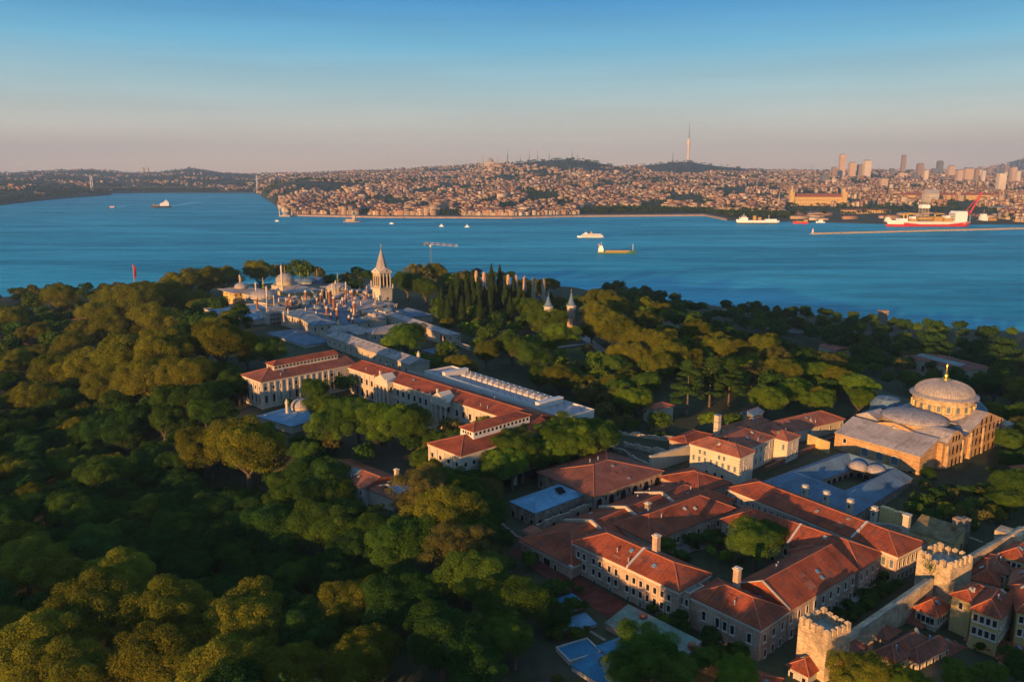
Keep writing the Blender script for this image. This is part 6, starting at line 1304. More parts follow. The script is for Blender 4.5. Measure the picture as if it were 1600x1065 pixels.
# drill ship
t = ship('drill_ship', 'big red and white drill ship with derrick tower and yellow cranes at the right quay', 'drill ship', 1448, 353.5, 181)
LD = 215; hull(t, LD, 36, -2, 6, 'hull_red', sheer=0); hull(t, LD*.985, 36.4, 6.02, 13, 'ship_white', sheer=5, name='upper_hull')
a = MB()
for sgn in (-1, 1):
    a.prism([(-LD/2+6, sgn*18.3), (-LD/2+60, sgn*18.5), (-LD/2+60, sgn*18.7), (-LD/2+6, sgn*18.7)], 5.9, [12.5, 6.2, 6.2, 12.5])
    a.prism([(LD*.12, sgn*18.5), (LD*.33, sgn*17.9), (LD*.33, sgn*18.7), (LD*.12, sgn*18.7)], 5.9, [6.2, 11, 11, 6.2])
lbuild(a, 'red_wave_stripe', 'hull_red', t)
a = MB()                    # white crescent and star on the red wedge near the stern
for sgn in (-1, 1):
    cx, cz, n = -LD/2+17, 8.4, 14; y = sgn*18.9; vs = []
    for i in range(n+1):
        an = math.radians(40+280*i/n); vs.append((cx+2.3*math.cos(an), y, cz+2.3*math.sin(an)))
    for i in range(n+1):
        an = math.radians(40+280*i/n); vs.append((cx+.55+1.8*math.cos(an), y, cz+1.8*math.sin(an)))
    a.add(vs, [(i, i+1, n+2+i, n+1+i) for i in range(n)])
    st = [(cx+2.6+(1.0 if i % 2 == 0 else .4)*math.cos(math.radians(36*i)), y, cz+(1.0 if i % 2 == 0 else .4)*math.sin(math.radians(36*i))) for i in range(10)]; a.add(st+[(cx+2.6, y, cz)], [(i, (i+1) % 10, 10) for i in range(10)])
lbuild(a, 'crescent_emblem', 'ship_white', t)
lbox(t, 'accommodation_block', 'ship_white', (-98, -66, 16, 13.05, 36), (-95, -70, 17.5, 36.01, 40)); lbox(t, 'window_band', 'glass', *[(-65.9, -65.7, 14, 16+4*k, 17.4+4*k) for k in range(5)]); 
lbox(t, 'helideck', 'shutter', (-108, -88, 12, 41, 42))
a = MB(); cx = 12
for s in (-1, 1):
    for r_ in (-1, 1): a.tube((cx+s*11, r_*11, 13), (cx+s*7, r_*7, 60), .8, n=5); a.tube((cx+s*7, r_*7, 60), (cx+s*5, r_*5, 92), .7, n=5)
for k in range(12):
    z = 14+k*6.4; wd = 11-(z-13)/46*4 if z < 60 else 7-(z-60)/32*2
    for r_ in (-1, 1): a.tube((cx-wd, r_*wd, z), (cx+wd, r_*wd, z), .45, n=4); a.tube((cx-wd, r_*wd, z), (cx+wd*.93, r_*wd*.93, z+6.4), .35, n=4); a.tube((cx+r_*wd, -wd, z), (cx+r_*wd, wd, z), .45, n=4); a.tube((cx+r_*wd, -wd, z), (cx+r_*wd*.93, wd*.93, z+6.4), .35, n=4)
lbuild(a, 'derrick', plain('derrick_paint', (.36, .31, .24), .6), t); lbox(t, 'derrick_cladding', 'ship_white', (cx-11, cx+11, 9, 48, 57)); lbox(t, 'drill_floor', 'hold', (cx-18, cx+18, 14, 18, 24))
lbox(t, 'deck_module', 'hold', (-60, -38, 14, 13.05, 22), (-34, -12, 13, 13.05, 26), (34, 52, 13, 13.05, 20)); lbox(t, 'deck_module', 'ship_white', (-56, -44, 10, 22.01, 28), (58, 80, 11, 13.05, 21), (36, 46, 9, 20.01, 26)); 
for x in (50, 60, -24): 
    a = MB(); a.lathe((x, -9), [(1.6, 13), (1.6, 30), (2.2, 31)], 8); a.tube((x, -9, 31), (x-26, -9, 33), 1.1, .7, 5); a.tube((x, -9, 36), (x-22, -9, 33), .4, n=4); lbuild(a, 'deck_crane', 'yellow_paint', t)
# white and black cargo vessel at the far quay
t = ship('cargo_vessel', 'white sided cargo vessel with dark waterline moored by the far wooded quay', 'cargo ship', 1184, 349.5, 178)
hull(t, 118, 18, -1, 3, 'hull_dark', sheer=0); hull(t, 117, 18.4, 3.02, 9.5, 'ship_white', sheer=3, name='upper_hull'); lbox(t, 'bridge_house', 'ship_white', (30, 50, 8, 9.55, 17), (34, 46, 7, 17.01, 21), (-50, -20, 7, 9.55, 13)); lbox(t, 'funnel', 'hold', (6, 14, 3, 9.55, 22), (-8, 0, 3, 9.55, 18)); lbox(t, 'window_band', 'glass', (33.9, 46.1, 7.1, 18, 19.6))
a = MB(); a.tube((40, 0, 21), (40, 0, 29), .5); a.tube((-30, 0, 13), (-30, 0, 24), .5); a.tube((52, 0, 10), (52, 0, 20), .4); lbuild(a, 'mast', 'ship_white', t)
t = ship('cargo_barge', 'small dark red hulled barge beside the white cargo vessel', 'barge', 1251, 349.5, 176); hull(t, 42, 12, -1, 5, 'hull_red', sheer=3); lbox(t, 'deck_house', 'hold', (-18, -8, 4, 5.05, 11), (-5, 12, 4, 5.05, 7)); a = MB(); a.tube((8, 0, 5), (14, 0, 17), .5); lbuild(a, 'mast', 'hold', t)
t = ship('support_ship', 'beige offshore support ship just left of the red drill ship bow', 'ship', 1390, 349.5, 176); hull(t, 40, 13, -1, 5, 'hull_dark', sheer=3); lbox(t, 'bridge_house', 'ship_white', (-2, 14, 5, 5.05, 13), (2, 12, 4.4, 13.01, 18)); a = MB(); a.tube((6, 0, 18), (6, 0, 26), .5); lbuild(a, 'mast', 'hold', t)
t = ship('support_ship', 'yellowish support ship moored right of the drill ship stern', 'ship', 1541, 348, 182); hull(t, 60, 15, -1, 6, 'hull_dark', sheer=4); lbox(t, 'bridge_house', 'ship_white', (0, 20, 6, 6.05, 17), (4, 18, 5.4, 17.01, 25)); lbox(t, 'deck_module', 'hold', (-26, -4, 6, 6.05, 12)); a = MB(); a.tube((10, 0, 25), (10, 0, 38), .6); lbuild(a, 'mast', 'hold', t)
t = ship('support_ship', 'large dark red hulled ship at the right edge of the harbour', 'ship', 1590, 341, 180); hull(t, 130, 20, -1, 9, 'hull_red', sheer=4); lbox(t, 'bridge_house', 'ship_white', (-56, -40, 9, 9.05, 24)); lbox(t, 'deck_module', 'hold', (-30, 40, 8, 9.05, 14))
t = ship('harbour_boat', 'small white harbour boat right of the dark red barge', 'boat', 1282, 348, 180); hull(t, 26, 7, -1, 3, 'ship_white', sheer=2); lbox(t, 'cabin', 'ship_white', (-6, 6, 2.6, 3.05, 8))
# tankers and boats to the left
t = ship('container_ship', 'cargo ship with white bridge sailing out of the strait at the left', 'cargo ship', 252, 324.5, 200); hull(t, 75, 17, -1, 7, 'hull_dark', sheer=3); lbox(t, 'bridge_house', 'ship_white', (-30, -4, 8, 7.05, 22), (-26, -14, 9, 22.01, 28), (-4, 4, 8, 7.05, 18)); lbox(t, 'deck_module', 'hold', (8, 28, 7, 7.05, 11)); a = MB(); a.tube((-20, 0, 28), (-20, 0, 38), .6); a.tube((30, 0, 9), (30, 0, 18), .5); lbuild(a, 'mast', 'ship_white', t)
t = ship('small_ferry', 'small white topped boat left of the cargo ship in the strait', 'boat', 175, 325.5, 190); hull(t, 28, 9, -1, 3, 'hull_dark', sheer=1.5); lbox(t, 'cabin', 'ship_white', (-10, 7, 3.6, 3.05, 8)); lbox(t, 'window_band', 'glass', (-9, 6, 3.66, 5, 6.4))
for u, v, lab in ((612, 350, 'little bright motor boat near the far shore, right of the island tower'), (690, 354, 'tiny sail boat off the far shore, left one of the pair'), (730, 355, 'tiny sail boat off the far shore, right one of the pair'), (433, 346, 'tiny dark boat left of the island tower')):
    t = ship('small_boat', lab, 'boat', u, v, 170, 'small boats off the far shore'); hull(t, 13, 4, -.5, 1.6, 'ship_white', sheer=.8); lbox(t, 'cabin', 'ship_white', (-3, 3, 1.5, 1.65, 4))
    if 'sail' in lab: a = MB(); a.tube((0, 0, 1), (0, 0, 9), .2); a.add([(.3, -.06, 3), (2.6, -.06, 3), (.3, -.06, 8.5), (.3, .06, 3), (2.6, .06, 3), (.3, .06, 8.5)], [(0, 1, 2), (5, 4, 3), (0, 3, 4, 1), (1, 4, 5, 2), (2, 5, 3, 0)]); lbuild(a, 'sail', 'ship_white', t)
K['foam'] = mat('wake_foam', (.16, .46, .54), .6, .3, .02, .2, coord='Object')
def wake(lab, pts, w0, w1):
    a = MB(); pr = None; n = len(pts)
    for i, (u, v) in enumerate(pts):
        p = P(u, v, 0); q = P(*pts[min(i+1, n-1)], 0); o = P(*pts[max(i-1, 0)], 0); d = (q-o).normalized(); nn = Vector((-d.y, d.x))*(w0+(w1-w0)*i/(n-1))/2
        cur = [(*(p-nn), .05), (*(p+nn), .05)]
        if pr: a.add(pr+cur, [(0, 1, 3, 2)])
        pr = cur
    tag(a.build('wake', K['foam']), lab, 'wake', None, 'stuff')
wake('pale foam wake trailing the cargo ship in the strait', [(266, 322.5), (285, 319.5), (310, 316)], 10, 50); wake('pale foam wake behind the small ferry in the strait', [(181, 324.5), (195, 321.5)], 6, 22)
wake('thin foam wake trailing left of the green coaster', [(931, 396), (900, 394.5), (850, 391.5), (790, 388)], 3, 5); wake('thin foam wake trailing right of the passenger ferry', [(944, 371), (975, 372), (1020, 372)], 3, 5)
# breakwater and light
p = P(1268, 366, 0); q = P(1620, 357, 0); t = thing('breakwater', 'long low stone breakwater crossing in front of the drill ship', 'breakwater', (p.x, p.y, 0)); d = (q-p).normalized(); n = Vector((-d.y, d.x)); L = (q-p).length; a = MB()
a.prism([p-n*6, q-n*6, q+n*6, p+n*6], -2, 2.2); a.prism([p-n*3.5, q-n*3.5, q+n*1, p+n*1], 2.21, 3.6); a.build('mole', K['rubble'], t)
rs = np.random.default_rng(3); a = MB()
for k in range(160):
    c = p+d*(L*k/160)+n*rs.uniform(-8, -5.5); a.obox(c, (rs.normal(), rs.normal()), rs.uniform(2, 4), rs.uniform(2, 3), -1, rs.uniform(.8, 2.4))
a.build('armour_stone', K['rubble'], t)
pl = p+d*3; t = thing('harbour_light', 'small white harbour light at the left tip of the breakwater', 'lighthouse', (pl.x, pl.y, 2)); a = MB(); a.lathe(pl, [(2.4, 2.2), (1.8, 10)], 10); a.build('tower', K['white'], t); a = MB(); a.lathe(pl, [(2.3, 10.01), (2.3, 10.5), (1.2, 10.6), (1.2, 12.4), (.1, 13.4)], 10); a.build('lantern', K['white'], t)
# island tower
p = P(551, 346.5, 0); t = thing('island_tower', 'little island tower with white walls and grey cone off the far shore', 'tower', (p.x, p.y, 0)); a = MB(); a.lathe(p, [(26, -1), (25, 2.5)], 16, sx=1.1, sy=.8); a.build('island', K['quay'], t)
a = MB(); a.obox(p+Vector((-6, 0)), (1, 0), 26, 14, 2.51, 8); a.build('low_building', K['cream'], t); a = MB(); a.obox(p+Vector((4, 0)), (1, 0), 9.5, 9.5, 2.52, 19); a.build('tower_body', K['cream'], t); a = MB(); a.lathe(p+Vector((4, 0)), [(3.8, 19.01), (3.6, 23), (4.6, 23.1), (2.2, 27), (.3, 31), (.1, 36)], 12); a.build('lantern', K['lead'], t)
a = MB(); a.obox(p+Vector((-6, 0)), (1, 0), 27, 15, 8.01, 8.8); a.build('low_roof', K['tile_brown'], t)

# ------------------------------------------------------------------ bridge, hill towers, mosque, skyline
K['bridge'] = plain('pale_bridge_steel', (.36, .36, .38), .6); K['deck'] = plain('grey_bridge_deck', (.12, .12, .13), .8)
b0 = P(145, 303, 0); b1 = P(403, 302.5, 0); dz0 = 123
t = thing('suspension_bridge', 'suspension bridge with two pale portal towers across the far strait', 'bridge', (b0.x, b0.y, 0)); d = (b1-b0).normalized(); n = Vector((-d.y, d.x))
for c in (b0, b1):
    a = MB()
    for s in (-1, 1): a.tube((*(c+n*s*14), -2), (*(c+n*s*12), dz0), 5.2, 4.4, 4)
    for z in (46, 84, dz0-4): a.obox(c, n, 26, 5, z, z+6)
    a.build('portal_tower', K['bridge'], t)
a = MB(); p0 = b0-d*420; p1 = b1+d*420; a.obox((p0+p1)/2, d, (p1-p0).length, 20, 42, 44); a.build('deck', K['deck'], t)
for s in (-1, 1):
    a = MB(); N = 22; pr = None
    for i in range(N+1):
        x = i/N; c = b0+(b1-b0)*x+n*s*12; z = 48+(dz0-48)*(2*x-1)**2
        if pr: a.tube(pr, (*c, z), .35, n=4)
        if 0 < i < N: a.tube((*c, z), (*c, 44), .15, n=3)
        pr = (*c, z)
    for c0, c1 in ((b0, p0), (b1, p1)): a.tube((*(c0+n*s*12), dz0), (*(c1+n*s*12), 44), .5, n=4)
    a.build('main_cable', K['deck'], t)
def hilltop(u): D = float(np.interp(u, RDU, RDD)); return farP(u, D), D
p, D = hilltop(1075)
K['tower_conc'] = plain('pale_tower_concrete', (.55, .47, .42), .7)
t = thing('broadcast_tower', 'very tall tapering broadcast tower with bulging head and long antenna on the right hill', 'tower', (p.x, p.y, p.z)); zt = CH+(270-196)*D/F; h = zt-p.z
a = MB(); a.lathe((p.x, p.y), [(17, -6), (13, h*.08), (10, h*.22), (10.5, h*.36), (17, h*.44), (18, h*.50), (14, h*.56), (7, h*.60)], 16, z=p.z); a.build('shaft', K['tower_conc'], t); a = MB(); a.lathe((p.x, p.y), [(4.6, h*.601), (3.8, h*.72), (2.8, h*.73), (2.4, h*.88), (1.5, h*.89), (1.2, h)], 8, z=p.z); a.build('antenna', K['shutter'], t)
def mast(u, D, v1, lab, r=2.2):
    p = farP(u, D); zt = CH+(270-v1)*D/F; t = thing('radio_mast', lab, 'mast', (p.x, p.y, p.z), 'radio masts on the hill ridge'); a = MB()
    for s in (-1, 1): a.tube((p.x+s*r*2.2, p.y, p.z-3), (p.x, p.y, zt*.85+p.z*.15), r*.5, r*.3, 4); 
    a.tube((p.x, p.y, p.z-3), (p.x, p.y, zt), r*.8, r*.4, 5)
    for k in range(5): a.obox((p.x, p.y), (1, 0), r*3*(1-k*.16), r, p.z+(zt-p.z)*(.12+.17*k), p.z+(zt-p.z)*(.12+.17*k)+1.6)
    a.build('lattice', K['shutter'], t)
for u, v1, w0, r in ((793, 235, 'leftmost and thickest of the radio masts, right of the hill mosque', 3.4), (813, 243, 'short slim radio mast right of the thickest mast', 1.8), (827, 237, 'tall slim radio mast, left one of a close pair on the ridge', 2.2), (840, 236, 'tall slim radio mast, right one of the close pair on the ridge', 2.2), (858, 238, 'lone slim radio mast left of the hilltop', 2.0), (894, 236, 'tall radio mast just right of the wooded hilltop', 2.6), (902, 240, 'shorter radio mast beside the tall one right of the hilltop', 2.0)): mast(u, 6800 if u > 770 else 8000, v1, w0, r)
mast(1051, 7900, 235, 'slim radio mast left of the broadcast tower', 2.2); mast(1268, 9300, 255, 'small lattice mast on the skyline left of the tall slab tower', 2.4)
p = farP(766, 7000); t = thing('hill_mosque', 'large pale mosque with central dome and slim minarets on the hill ridge', 'mosque', (p.x, p.y, p.z)); z = p.z
a = MB(); a.obox(p, (1, 0), 120, 90, z-8, z+18); a.obox(p, (1, 0), 70, 70, z+18.01, z+32); a.build('hall', K['cream'], t); a = MB(); a.lathe(p, [(30, z+32), (30, z+38)]+[(x, y+z+38) for x, y in domeprof(29, 26)], 20); a.build('dome', K['lead_sunlit'], t)
for dx, dy, hh in ((-100, 0, 76), (-62, 50, 82), (-62, -50, 82), (62, -50, 82), (62, 50, 82), (100, 0, 76)):
    c = Vector((p.x+dx, p.y+dy)); a = MB(); a.lathe(c, [(3.6, z-8), (3.2, z+hh*.6), (4.4, z+hh*.61), (2.6, z+hh*.63), (2.4, z+hh*.82), (.2, z+hh)], 8); a.build('minaret', K['cream'], t)
def far_mosque(u, D, lab, sc_=1.0):
    p = farP(u, D); z = p.z; t = thing('city_mosque', lab, 'mosque', (p.x, p.y, z)); a = MB(); a.obox(p, (1, 0), 34*sc_, 30*sc_, z-4, z+12*sc_); a.build('hall', K['cream'], t); a = MB(); a.lathe(p, [(13*sc_, z+12*sc_)]+[(x, y+z+12.01*sc_) for x, y in domeprof(12.5*sc_, 10*sc_)], 14); a.build('dome', K['lead_sunlit'], t)
    for s in (-1, 1):
        c = Vector((p.x+s*20*sc_, p.y)); a = MB(); a.lathe(c, [(2.2*sc_, z-4), (1.9*sc_, z+26*sc_), (2.8*sc_, z+26.5*sc_), (1.5*sc_, z+28*sc_), (.2, z+44*sc_)], 8); a.build('minaret', K['cream'], t)
far_mosque(897, 5200, 'twin minaret mosque in the city below the wooded hilltop', 1.5); far_mosque(1225, 3000, 'pale mosque with two minarets near the long barracks', 1.0); far_mosque(447, 2640, 'white minaret mosque at the far shore point, left of the island tower', 1.0)
def far_block(name, label, cat, u, v0, v1, wpx, depth, m, D=None, bands=True, group=None, rot=None):
    """a tall block: base at v0, top at v1 at its own distance D"""
    p = farP(u, D); zt = CH+(270-v1)*D/F; wd = wpx*D/F; t = thing(name, label, cat, (p.x, p.y, p.z), group); a = MB()
    dd = (1, 0) if rot is None else (math.cos(rot), math.sin(rot)); a.obox(p, dd, wd, depth, p.z-6, zt); a.build('body', K[m] if isinstance(m, str) else m, t)
    a = MB(); a.obox(p, dd, wd*.7, depth*.7, zt+.01, zt+max(3, wd*.12)); a.build('roof_plant', K['shutter'], t); return t
K['tower_glass'] = mat('tower_glass_bands', (.16, .17, .19), .4, .1, .02, .1, band=(3.8, .5, 'Y'), spec=.5); K['tower_stone'] = mat('tower_stone_bands', (.55, .40, .30), .7, .1, .02, .1, band=(3.8, .45, 'Y')); K['tower_pale'] = mat('tower_pale_bands', (.64, .55, .46), .7, .1, .02, .1, band=(3.8, .4, 'Y')); K['tower_brown'] = mat('tower_brown_bands', (.30, .22, .17), .7, .1, .02, .1, band=(3.8, .4, 'Y'))
SK = [(1314, 243, 8.5, 'tower_stone', 'slender bright tower, leftmost and boldest of the skyline group', 6200), (1330, 255, 9, 'tower_stone', 'squarish bright slab right of the slender bold tower', 6200), (1343, 258, 8, 'tower_brown', 'brownish block between the two bright slabs', 6300), (1353, 252, 10, 'tower_pale', 'bright stepped slab, right one of the pair', 6200), (1302, 262, 7, 'tower_brown', 'brown low tower just left of the slender bold tower', 6000), (1410, 244, 6, 'tower_brown', 'tall thin brownish tower standing alone right of the bright slabs', 8200), (1436, 257, 9, 'tower_brown', 'dark ochre round edged tower, mid skyline', 6400), (1467, 253, 8, 'tower_glass', 'dark glass tower with sloped look, right skyline', 7600), (1485, 260, 9, 'tower_stone', 'pinkish stone tower right of the dark glass tower', 7000), (1459, 264, 7, 'tower_glass', 'short dark tower left of the dark glass tower', 7000), (1511, 264, 14, 'tower_stone', 'broad pinkish slab block on the right skyline', 6000), (1562, 271, 11, 'tower_pale', 'ochre tower near the right edge of the skyline', 4200), (1545, 262, 5, 'tower_brown', 'thin tower pair left half near the right edge', 8000), (1571, 259, 5, 'tower_brown', 'thin tower pair right half near the right edge', 8000), (1393, 264, 7, 'tower_glass', 'two dark slabs behind the bright slabs', 7200), (1288, 274, 11, 'tower_glass', 'low dark glass block left of the skyline group', 5200), (1380, 279, 10, 'tower_stone', 'sunlit square tower in front of the skyline', 4600), (1328, 291, 11, 'tower_stone', 'pink block of flats, left one in front of the skyline', 3900), (1353, 292, 10, 'tower_stone', 'pink block of flats, right one in front of the skyline', 3900), (793, 294, 9, 'tower_stone', 'lone sunlit tower block in the city under the wooded hill', 4000), (576, 287, 9, 'tower_pale', 'bright white block on the wooded bank left of centre', 4300), (224, 262.5, 3, 'tower_glass', 'left one of twin towers on the far left ridge', 10400), (231, 262.5, 3, 'tower_glass', 'right one of twin towers on the far left ridge', 10400)]
for u, v1, wp, m, lb, D in SK: far_block('tower_block', lb, 'tower block', u, 0, v1, wp, wp*D/F*.8, m, D)
SK2 = random.Random(12)
for k in range(46):
    u = SK2.uniform(1400, 1600); D = SK2.uniform(5200, 8800); v1 = SK2.gauss(270, 4) if u > 1480 else SK2.gauss(272, 3); wp = SK2.uniform(4, 8)
    far_block('tower_block', 'mid rise tower block in the hazy mass of the right skyline', 'tower block', u, 0, v1, wp, wp*D/F, SK2.choice(['tower_stone', 'tower_brown', 'tower_pale', 'tower_glass', 'tower_stone']), D, group='hazy mid rise blocks of the right skyline')
# barracks, harbour halls
def far_range(name, label, u0, v0, u1, v1, h, depth, wall='yellow', rm='tile_dull', D=None, nw=20, towers=False):
    p0 = farP(u0, D); p1 = farP(u1, D); z = max(p0.z, p1.z)-3; t = thing(name, label, 'building', (p0.x, p0.y, z)); b = blk(t, p0, p1, z+h, depth, z-8, roof='gable', rh=h*.35, wall=wall, rm=rm, ov=1, capm=None, foot=False)
    for k in range(2): wins(t, b.A, b.B, z+h*(.3+.36*k), nw, 2.4, 3.6, m0=6, frame=None, bars=False)
    if towers:
        for p in (b.A, b.B): a = MB(); a.obox(p, (1, 0), 16, 16, z-6, z+h*1.5); a.lathe(p, [(8, z+h*1.5), (5, z+h*1.65), (1, z+h*2.0)], 8); a.build('corner_tower', K[wall], t)
    return t
far_range('barracks', 'long ochre barracks with rows of windows and corner turrets above the far quay', 1236, 318, 1318, 318, 34, 30, D=2950, towers=True, wall='ochre')
far_range('harbour_hall', 'long low ochre harbour hall with red roof below the barracks', 1318, 330, 1392, 330, 11, 24, wall='ochre', D=2560, nw=18)
far_range('harbour_school', 'large ochre institution with long front right of the derrick', 1412, 308, 1560, 308, 26, 30, wall='ochre', D=3200, nw=40)
far_range('harbour_hall', 'grey pale office slab behind the derrick of the drill ship', 1444, 300, 1466, 300, 42, 20, wall='grey_plaster', rm='flatpale', D=3000, nw=7)
far_range('harbour_hall', 'pale warehouse with flat looking roof at the right harbour edge', 1552, 330, 1600, 330, 14, 40, wall='cream', rm='flatroof', D=2700, nw=8)
p = farP(1514, 2230); t = thing('harbour_crane', 'slanted red harbour crane behind the stern of the drill ship', 'crane', (p.x, p.y, 2)); a = MB(); a.tube((p.x, p.y, 2), (p.x, p.y, 26), 5, 4, 6); a.build('pedestal', K['shutter'], t)
a = MB(); 
for s in (-2, 2): a.tube((p.x-3, p.y+s, 24), (p.x+26, p.y+s, 88), 1.3, .8, 5); a.tube((p.x-10, p.y+s, 40), (p.x+26, p.y+s, 88), .5, n=4); a.tube((p.x-3, p.y+s, 24), (p.x-10, p.y+s, 40), 1, n=4)
for k in range(9): a.tube((p.x-3+29*k/9, p.y-2, 24+64*k/9), (p.x-3+29*(k+1)/9, p.y+2, 24+64*(k+1)/9), .5, n=4)
a.build('boom', K['red_paint'], t)

# ------------------------------------------------------------------ the city on the far shore
HW = [(.43, .33, .24), (.50, .40, .30), (.36, .25, .17), (.43, .30, .21), (.31, .25, .20), (.56, .48, .40), (.38, .22, .15)]
HR = [(.26, .085, .05), (.22, .08, .05), (.18, .075, .05), (.30, .12, .07), (.30, .28, .27), (.22, .21, .21)]
def house_arrays(x, y, z, w_, dp, h, rot, rh, wc, rc):
    c, s = math.cos(rot), math.sin(rot); vs = []
    for k, zz in ((1, -6), (1, h), (1.08, h), (1.08, h+.01)):
        for sx, sy in ((-1, -1), (1, -1), (1, 1), (-1, 1)):
            a, b = sx*w_/2*k, sy*dp/2*k; vs.append((x+a*c-b*s, y+a*s+b*c, z+zz))
    if rh > 0:
        rl = max(0, w_/2-dp/2) if w_ > dp else 0
        for sx in (-1, 1, 1, -1): a = sx*(rl+.2); vs.append((x+a*c, y+a*s, z+h+rh))
    else:
        for sx, sy in ((-1, -1), (1, -1), (1, 1), (-1, 1)): a, b = sx*w_*.3, sy*dp*.3; vs.append((x+a*c-b*s, y+a*s+b*c, z+h+.3))
    q = [(0, 1, 5, 4), (1, 2, 6, 5), (2, 3, 7, 6), (3, 0, 4, 7), (8, 9, 17, 16), (9, 10, 18, 17), (10, 11, 19, 18), (11, 8, 16, 19), (16, 17, 18, 19)]
    vs = np.array(vs); vs = vs[list(range(8))+[12, 13, 14, 15]+[8, 9, 10, 11]+[16, 17, 18, 19]]
    q = [(a, b, c_, d_) for a, b, c_, d_ in q]
    col = np.array([wc]*8+[rc]*12); return vs, np.array(q), col
# facade with floors: bands and bays from the wall's own height and place
def facade():
    m, nt, b = newmat('city_house'); a = NN(nt, 'Attribute'); a.attribute_name = 'tint'; g = NN(nt, 'NewGeometry'); sx = NN(nt, 'SeparateXYZ'); tc = NN(nt, 'TexCoord'); nt.links.new(tc.outputs['Object'], sx.inputs[0])
    def fr(src, per, lo):
        d = NN(nt, 'Math', operation='DIVIDE'); nt.links.new(src, d.inputs[0]); d.inputs[1].default_value = per
        f = NN(nt, 'Math', operation='FRACT'); nt.links.new(d.outputs[0], f.inputs[0]); c = NN(nt, 'Math', operation='GREATER_THAN'); nt.links.new(f.outputs[0], c.inputs[0]); c.inputs[1].default_value = lo; return c.outputs[0]
    ad = NN(nt, 'Math', operation='ADD'); nt.links.new(sx.outputs[0], ad.inputs[0]); nt.links.new(sx.outputs[1], ad.inputs[1])
    m1 = NN(nt, 'Math', operation='MULTIPLY'); nt.links.new(fr(sx.outputs[2], 3.2, .5), m1.inputs[0]); nt.links.new(fr(ad.outputs[0], 3.4, .55), m1.inputs[1])
    sn = NN(nt, 'SeparateXYZ'); nt.links.new(g.outputs['Normal'], sn.inputs[0]); ab = NN(nt, 'Math', operation='ABSOLUTE'); nt.links.new(sn.outputs[2], ab.inputs[0]); ls = NN(nt, 'Math', operation='LESS_THAN'); nt.links.new(ab.outputs[0], ls.inputs[0]); ls.inputs[1].default_value = .1
    m2 = NN(nt, 'Math', operation='MULTIPLY'); nt.links.new(m1.outputs[0], m2.inputs[0]); nt.links.new(ls.outputs[0], m2.inputs[1])
    m3 = NN(nt, 'Math', operation='MULTIPLY'); nt.links.new(m2.outputs[0], m3.inputs[0]); m3.inputs[1].default_value = .8
    nt.links.new(mixc(nt, 'MIX', m3.outputs[0], a.outputs[0], (.03, .03, .035)), b.inputs['Base Color']); b.inputs['Roughness'].default_value = .85; b.inputs['Specular IOR Level'].default_value = .15
    return m
CM = facade(); rh_ = random.Random(99); houses = []
def park(u, D):            # wooded patches without houses
    n = math.sin(u/37+1.3)*math.sin(D/310+.5)+.6*math.sin(u/19+D/170)+.4*math.sin(u/11-D/97+2)
    if 940 < u < 1240 and D < float(vD(np.interp(u, SHU, SHV)))+190: return True
    if 1130 < u < 1290 and 3350 < D < 3800: return True
    if 800 < u < 965 and D > 5700+abs(u-885)*9: return True
    if 985 < u < 1165 and D > 6300+abs(u-1075)*14: return True
    if 1225 < u < 1560 and D < 2900: return True
    if abs(u-480) < 90 and 4300 < D < 5100: return True
    if u < 400: return n > (-.75 if D < 6200 else -.35)
    return n > (.46 if D < 5500 else .38)
tries = 0
while len(houses) < 16000 and tries < 110000:
    tries += 1; u = rh_.uniform(-60, 1660)
    Ds_ = float(vD(np.interp(u, SHU, SHV))); Dr_ = float(np.interp(u, RDU, RDD))
    if u < 440 and rh_.random() < .68: continue
    s = rh_.random(); D = Ds_+45+(Dr_-Ds_-150)*s**1.7
    if park(u, D): continue
    p = farP(u, D)
    if p.z < 2.6 and D > Ds_+150: continue
    dn = .5+.5*math.sin(u/53+D/640)*math.sin(u/29-D/410+1); big = rh_.random() < .03+.16*dn*dn
    w_ = rh_.uniform(9, 20)*(1.7 if big else 1)*(1+.35*(D > 5000)); dp = rh_.uniform(10, 17); h = rh_.choice([7, 9.5, 12.5, 12.5, 16, 19])*(1.3 if big else 1)*(1 if u < 1220 else 1.25)
    w_ *= .66+.45*dn; dp *= .85; h *= .75+.4*dn; rot = .5*math.sin(u/61+D/530)+rh_.gauss(.1, .15)+(rh_.random() < .3)*.8; rt = 0 if rh_.random() < .22 else rh_.uniform(2, 4)
    rc = rh_.choice(HR[:4]) if rt else rh_.choice(HR[3:]); houses.append((D, u, (p.x, p.y, p.z, w_, dp, h, rot, rt, rh_.choice(HW), rc)))
houses.sort(key=lambda a: a[2][3]*a[2][5]/(a[0]**2), reverse=True)
CN = {HW[0]: 'beige', HW[1]: 'cream', HW[2]: 'tan', HW[3]: 'peach', HW[4]: 'greyish', HW[5]: 'white', HW[6]: 'brick coloured'}
def where(u):
    for lim, s in ((450, 'along the far left strait shore'), (520, 'on the far point above the shore mosque'), (600, 'on the far shore behind the island tower'), (720, 'on the far shore right of the island tower'), (860, 'on the far slope left of the wooded quay'), (960, 'above the left end of the wooded quay'), (1140, 'behind the wooded far quay'), (1240, 'left of the barracks'), (1330, 'around the barracks'), (1480, 'behind the harbour and drill ship')):
        if u < lim: return s
    return 'at the right end of the far harbour'
for D, u, h in houses[:300]:
    v, q, c = house_arrays(0, 0, 0, *h[3:]); o = link('city_house', npmesh('city_house', v, q, CM, c)); o.location = h[:3]
    fl = 'tall' if h[5] > 17 else ('low' if h[5] < 9 else 'mid rise'); rf = 'flat roofed' if h[7] == 0 else 'red roofed'
    tag(o, '%s %s %s house %s' % (fl, rf, CN[h[8]], where(u)), 'house', '%s %s %s houses %s' % (fl, rf, CN[h[8]], where(u)))
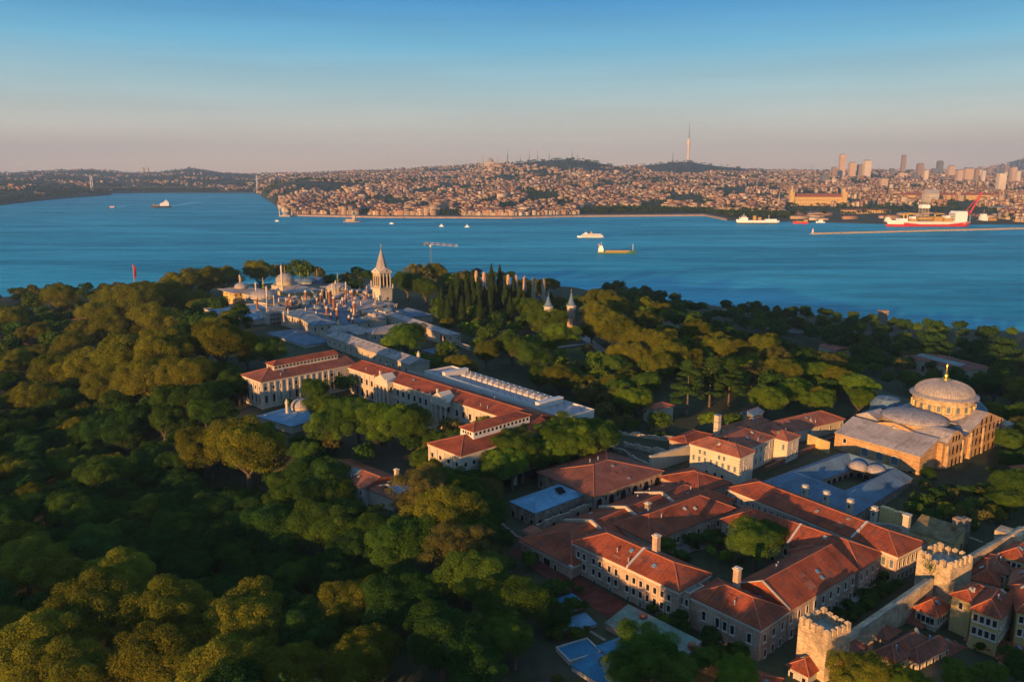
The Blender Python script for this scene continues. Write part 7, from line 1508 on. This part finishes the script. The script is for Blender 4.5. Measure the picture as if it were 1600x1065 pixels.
V, Q, Cc = [], [], []; n = 0
for D, u, h in houses[300:]:
    v, q, c = house_arrays(*h); V.append(v); Q.append(q+n); Cc.append(c*rh_.uniform(.7, 1.15)*(.9+.28*(.5+.5*math.sin(u/41+1)*math.sin(D/300+u/70)))); n += len(v)
tag(link('distant_city', npmesh('distant_city', np.concatenate(V), np.concatenate(Q), CM, np.concatenate(Cc))), 'dense mass of small houses covering the far hills', 'city', None, 'stuff')
# woods on the far slopes: leaf clumps only a pixel or two each
fw = []; tries = 0
while len(fw) < 8500 and tries < 60000:
    tries += 1; u = rh_.uniform(-80, 1680); Ds_ = float(vD(np.interp(u, SHU, SHV))); Dr_ = float(np.interp(u, RDU, RDD)); D = Ds_+55+(Dr_-Ds_)*rh_.random()**1.5
    if not park(u, D) and rh_.random() < .66: continue
    if 1225 < u < 1560 and D < 2500: continue
    p = farP(u, D); fw.append((p.x, p.y, p.z, rh_.uniform(.8, 1.5)*(1+.4*(D > 4500)), 'dark' if rh_.random() < .8 else 'green', .8))
for k in range(420):
    u = rh_.uniform(930, 1235); D = float(vD(np.interp(u, SHU, SHV)))+rh_.uniform(60, 170); p = farP(u, D); fw.append((p.x, p.y, p.z, rh_.uniform(.8, 1.3), 'dark' if rh_.random() < .6 else 'green', 1))
mass('far_wood', fw, 70, 1.5, None, 'dark tree belts and wooded patches between the far houses')
# low harbour clutter on the far right quay
for k in range(26):
    u = rh_.uniform(1235, 1600); D = float(vD(np.interp(u, SHU, SHV)))+rh_.uniform(20, 260); p = farP(u, D)
    v, q, c = house_arrays(0, 0, 0, rh_.uniform(24, 60), rh_.uniform(12, 22), rh_.uniform(5, 10), rh_.gauss(0, .1), 2.5, rh_.choice(HW), rh_.choice(HR)); o = link('harbour_shed', npmesh('harbour_shed', v, q, CM, c)); o.location = p
    tag(o, 'low harbour shed on the far right quay among moored ships', 'shed', 'low harbour sheds on the far right quay')

# ------------------------------------------------------------------ air
a = MB(); a.prism([(-13000, -700), (13000, -700), (13000, 19000), (-13000, 19000)], -40, 760)
HZ = a.build('haze', K['steel']); tag(HZ, kind='stuff', label='pale evening haze over the water and far hills', cat='haze')
m = bpy.data.materials.new('evening_haze'); m.use_nodes = True; nt = m.node_tree; nt.nodes.remove(nt.nodes['Principled BSDF'])
vp = NN(nt, 'VolumePrincipled'); vp.inputs['Color'].default_value = (.42, .62, .92, 1); vp.inputs['Density'].default_value = 5.0e-5; vp.inputs['Anisotropy'].default_value = 0.0
nt.links.new(vp.outputs[0], nt.nodes['Material Output'].inputs['Volume']); HZ.data.materials.clear(); HZ.data.materials.append(m)
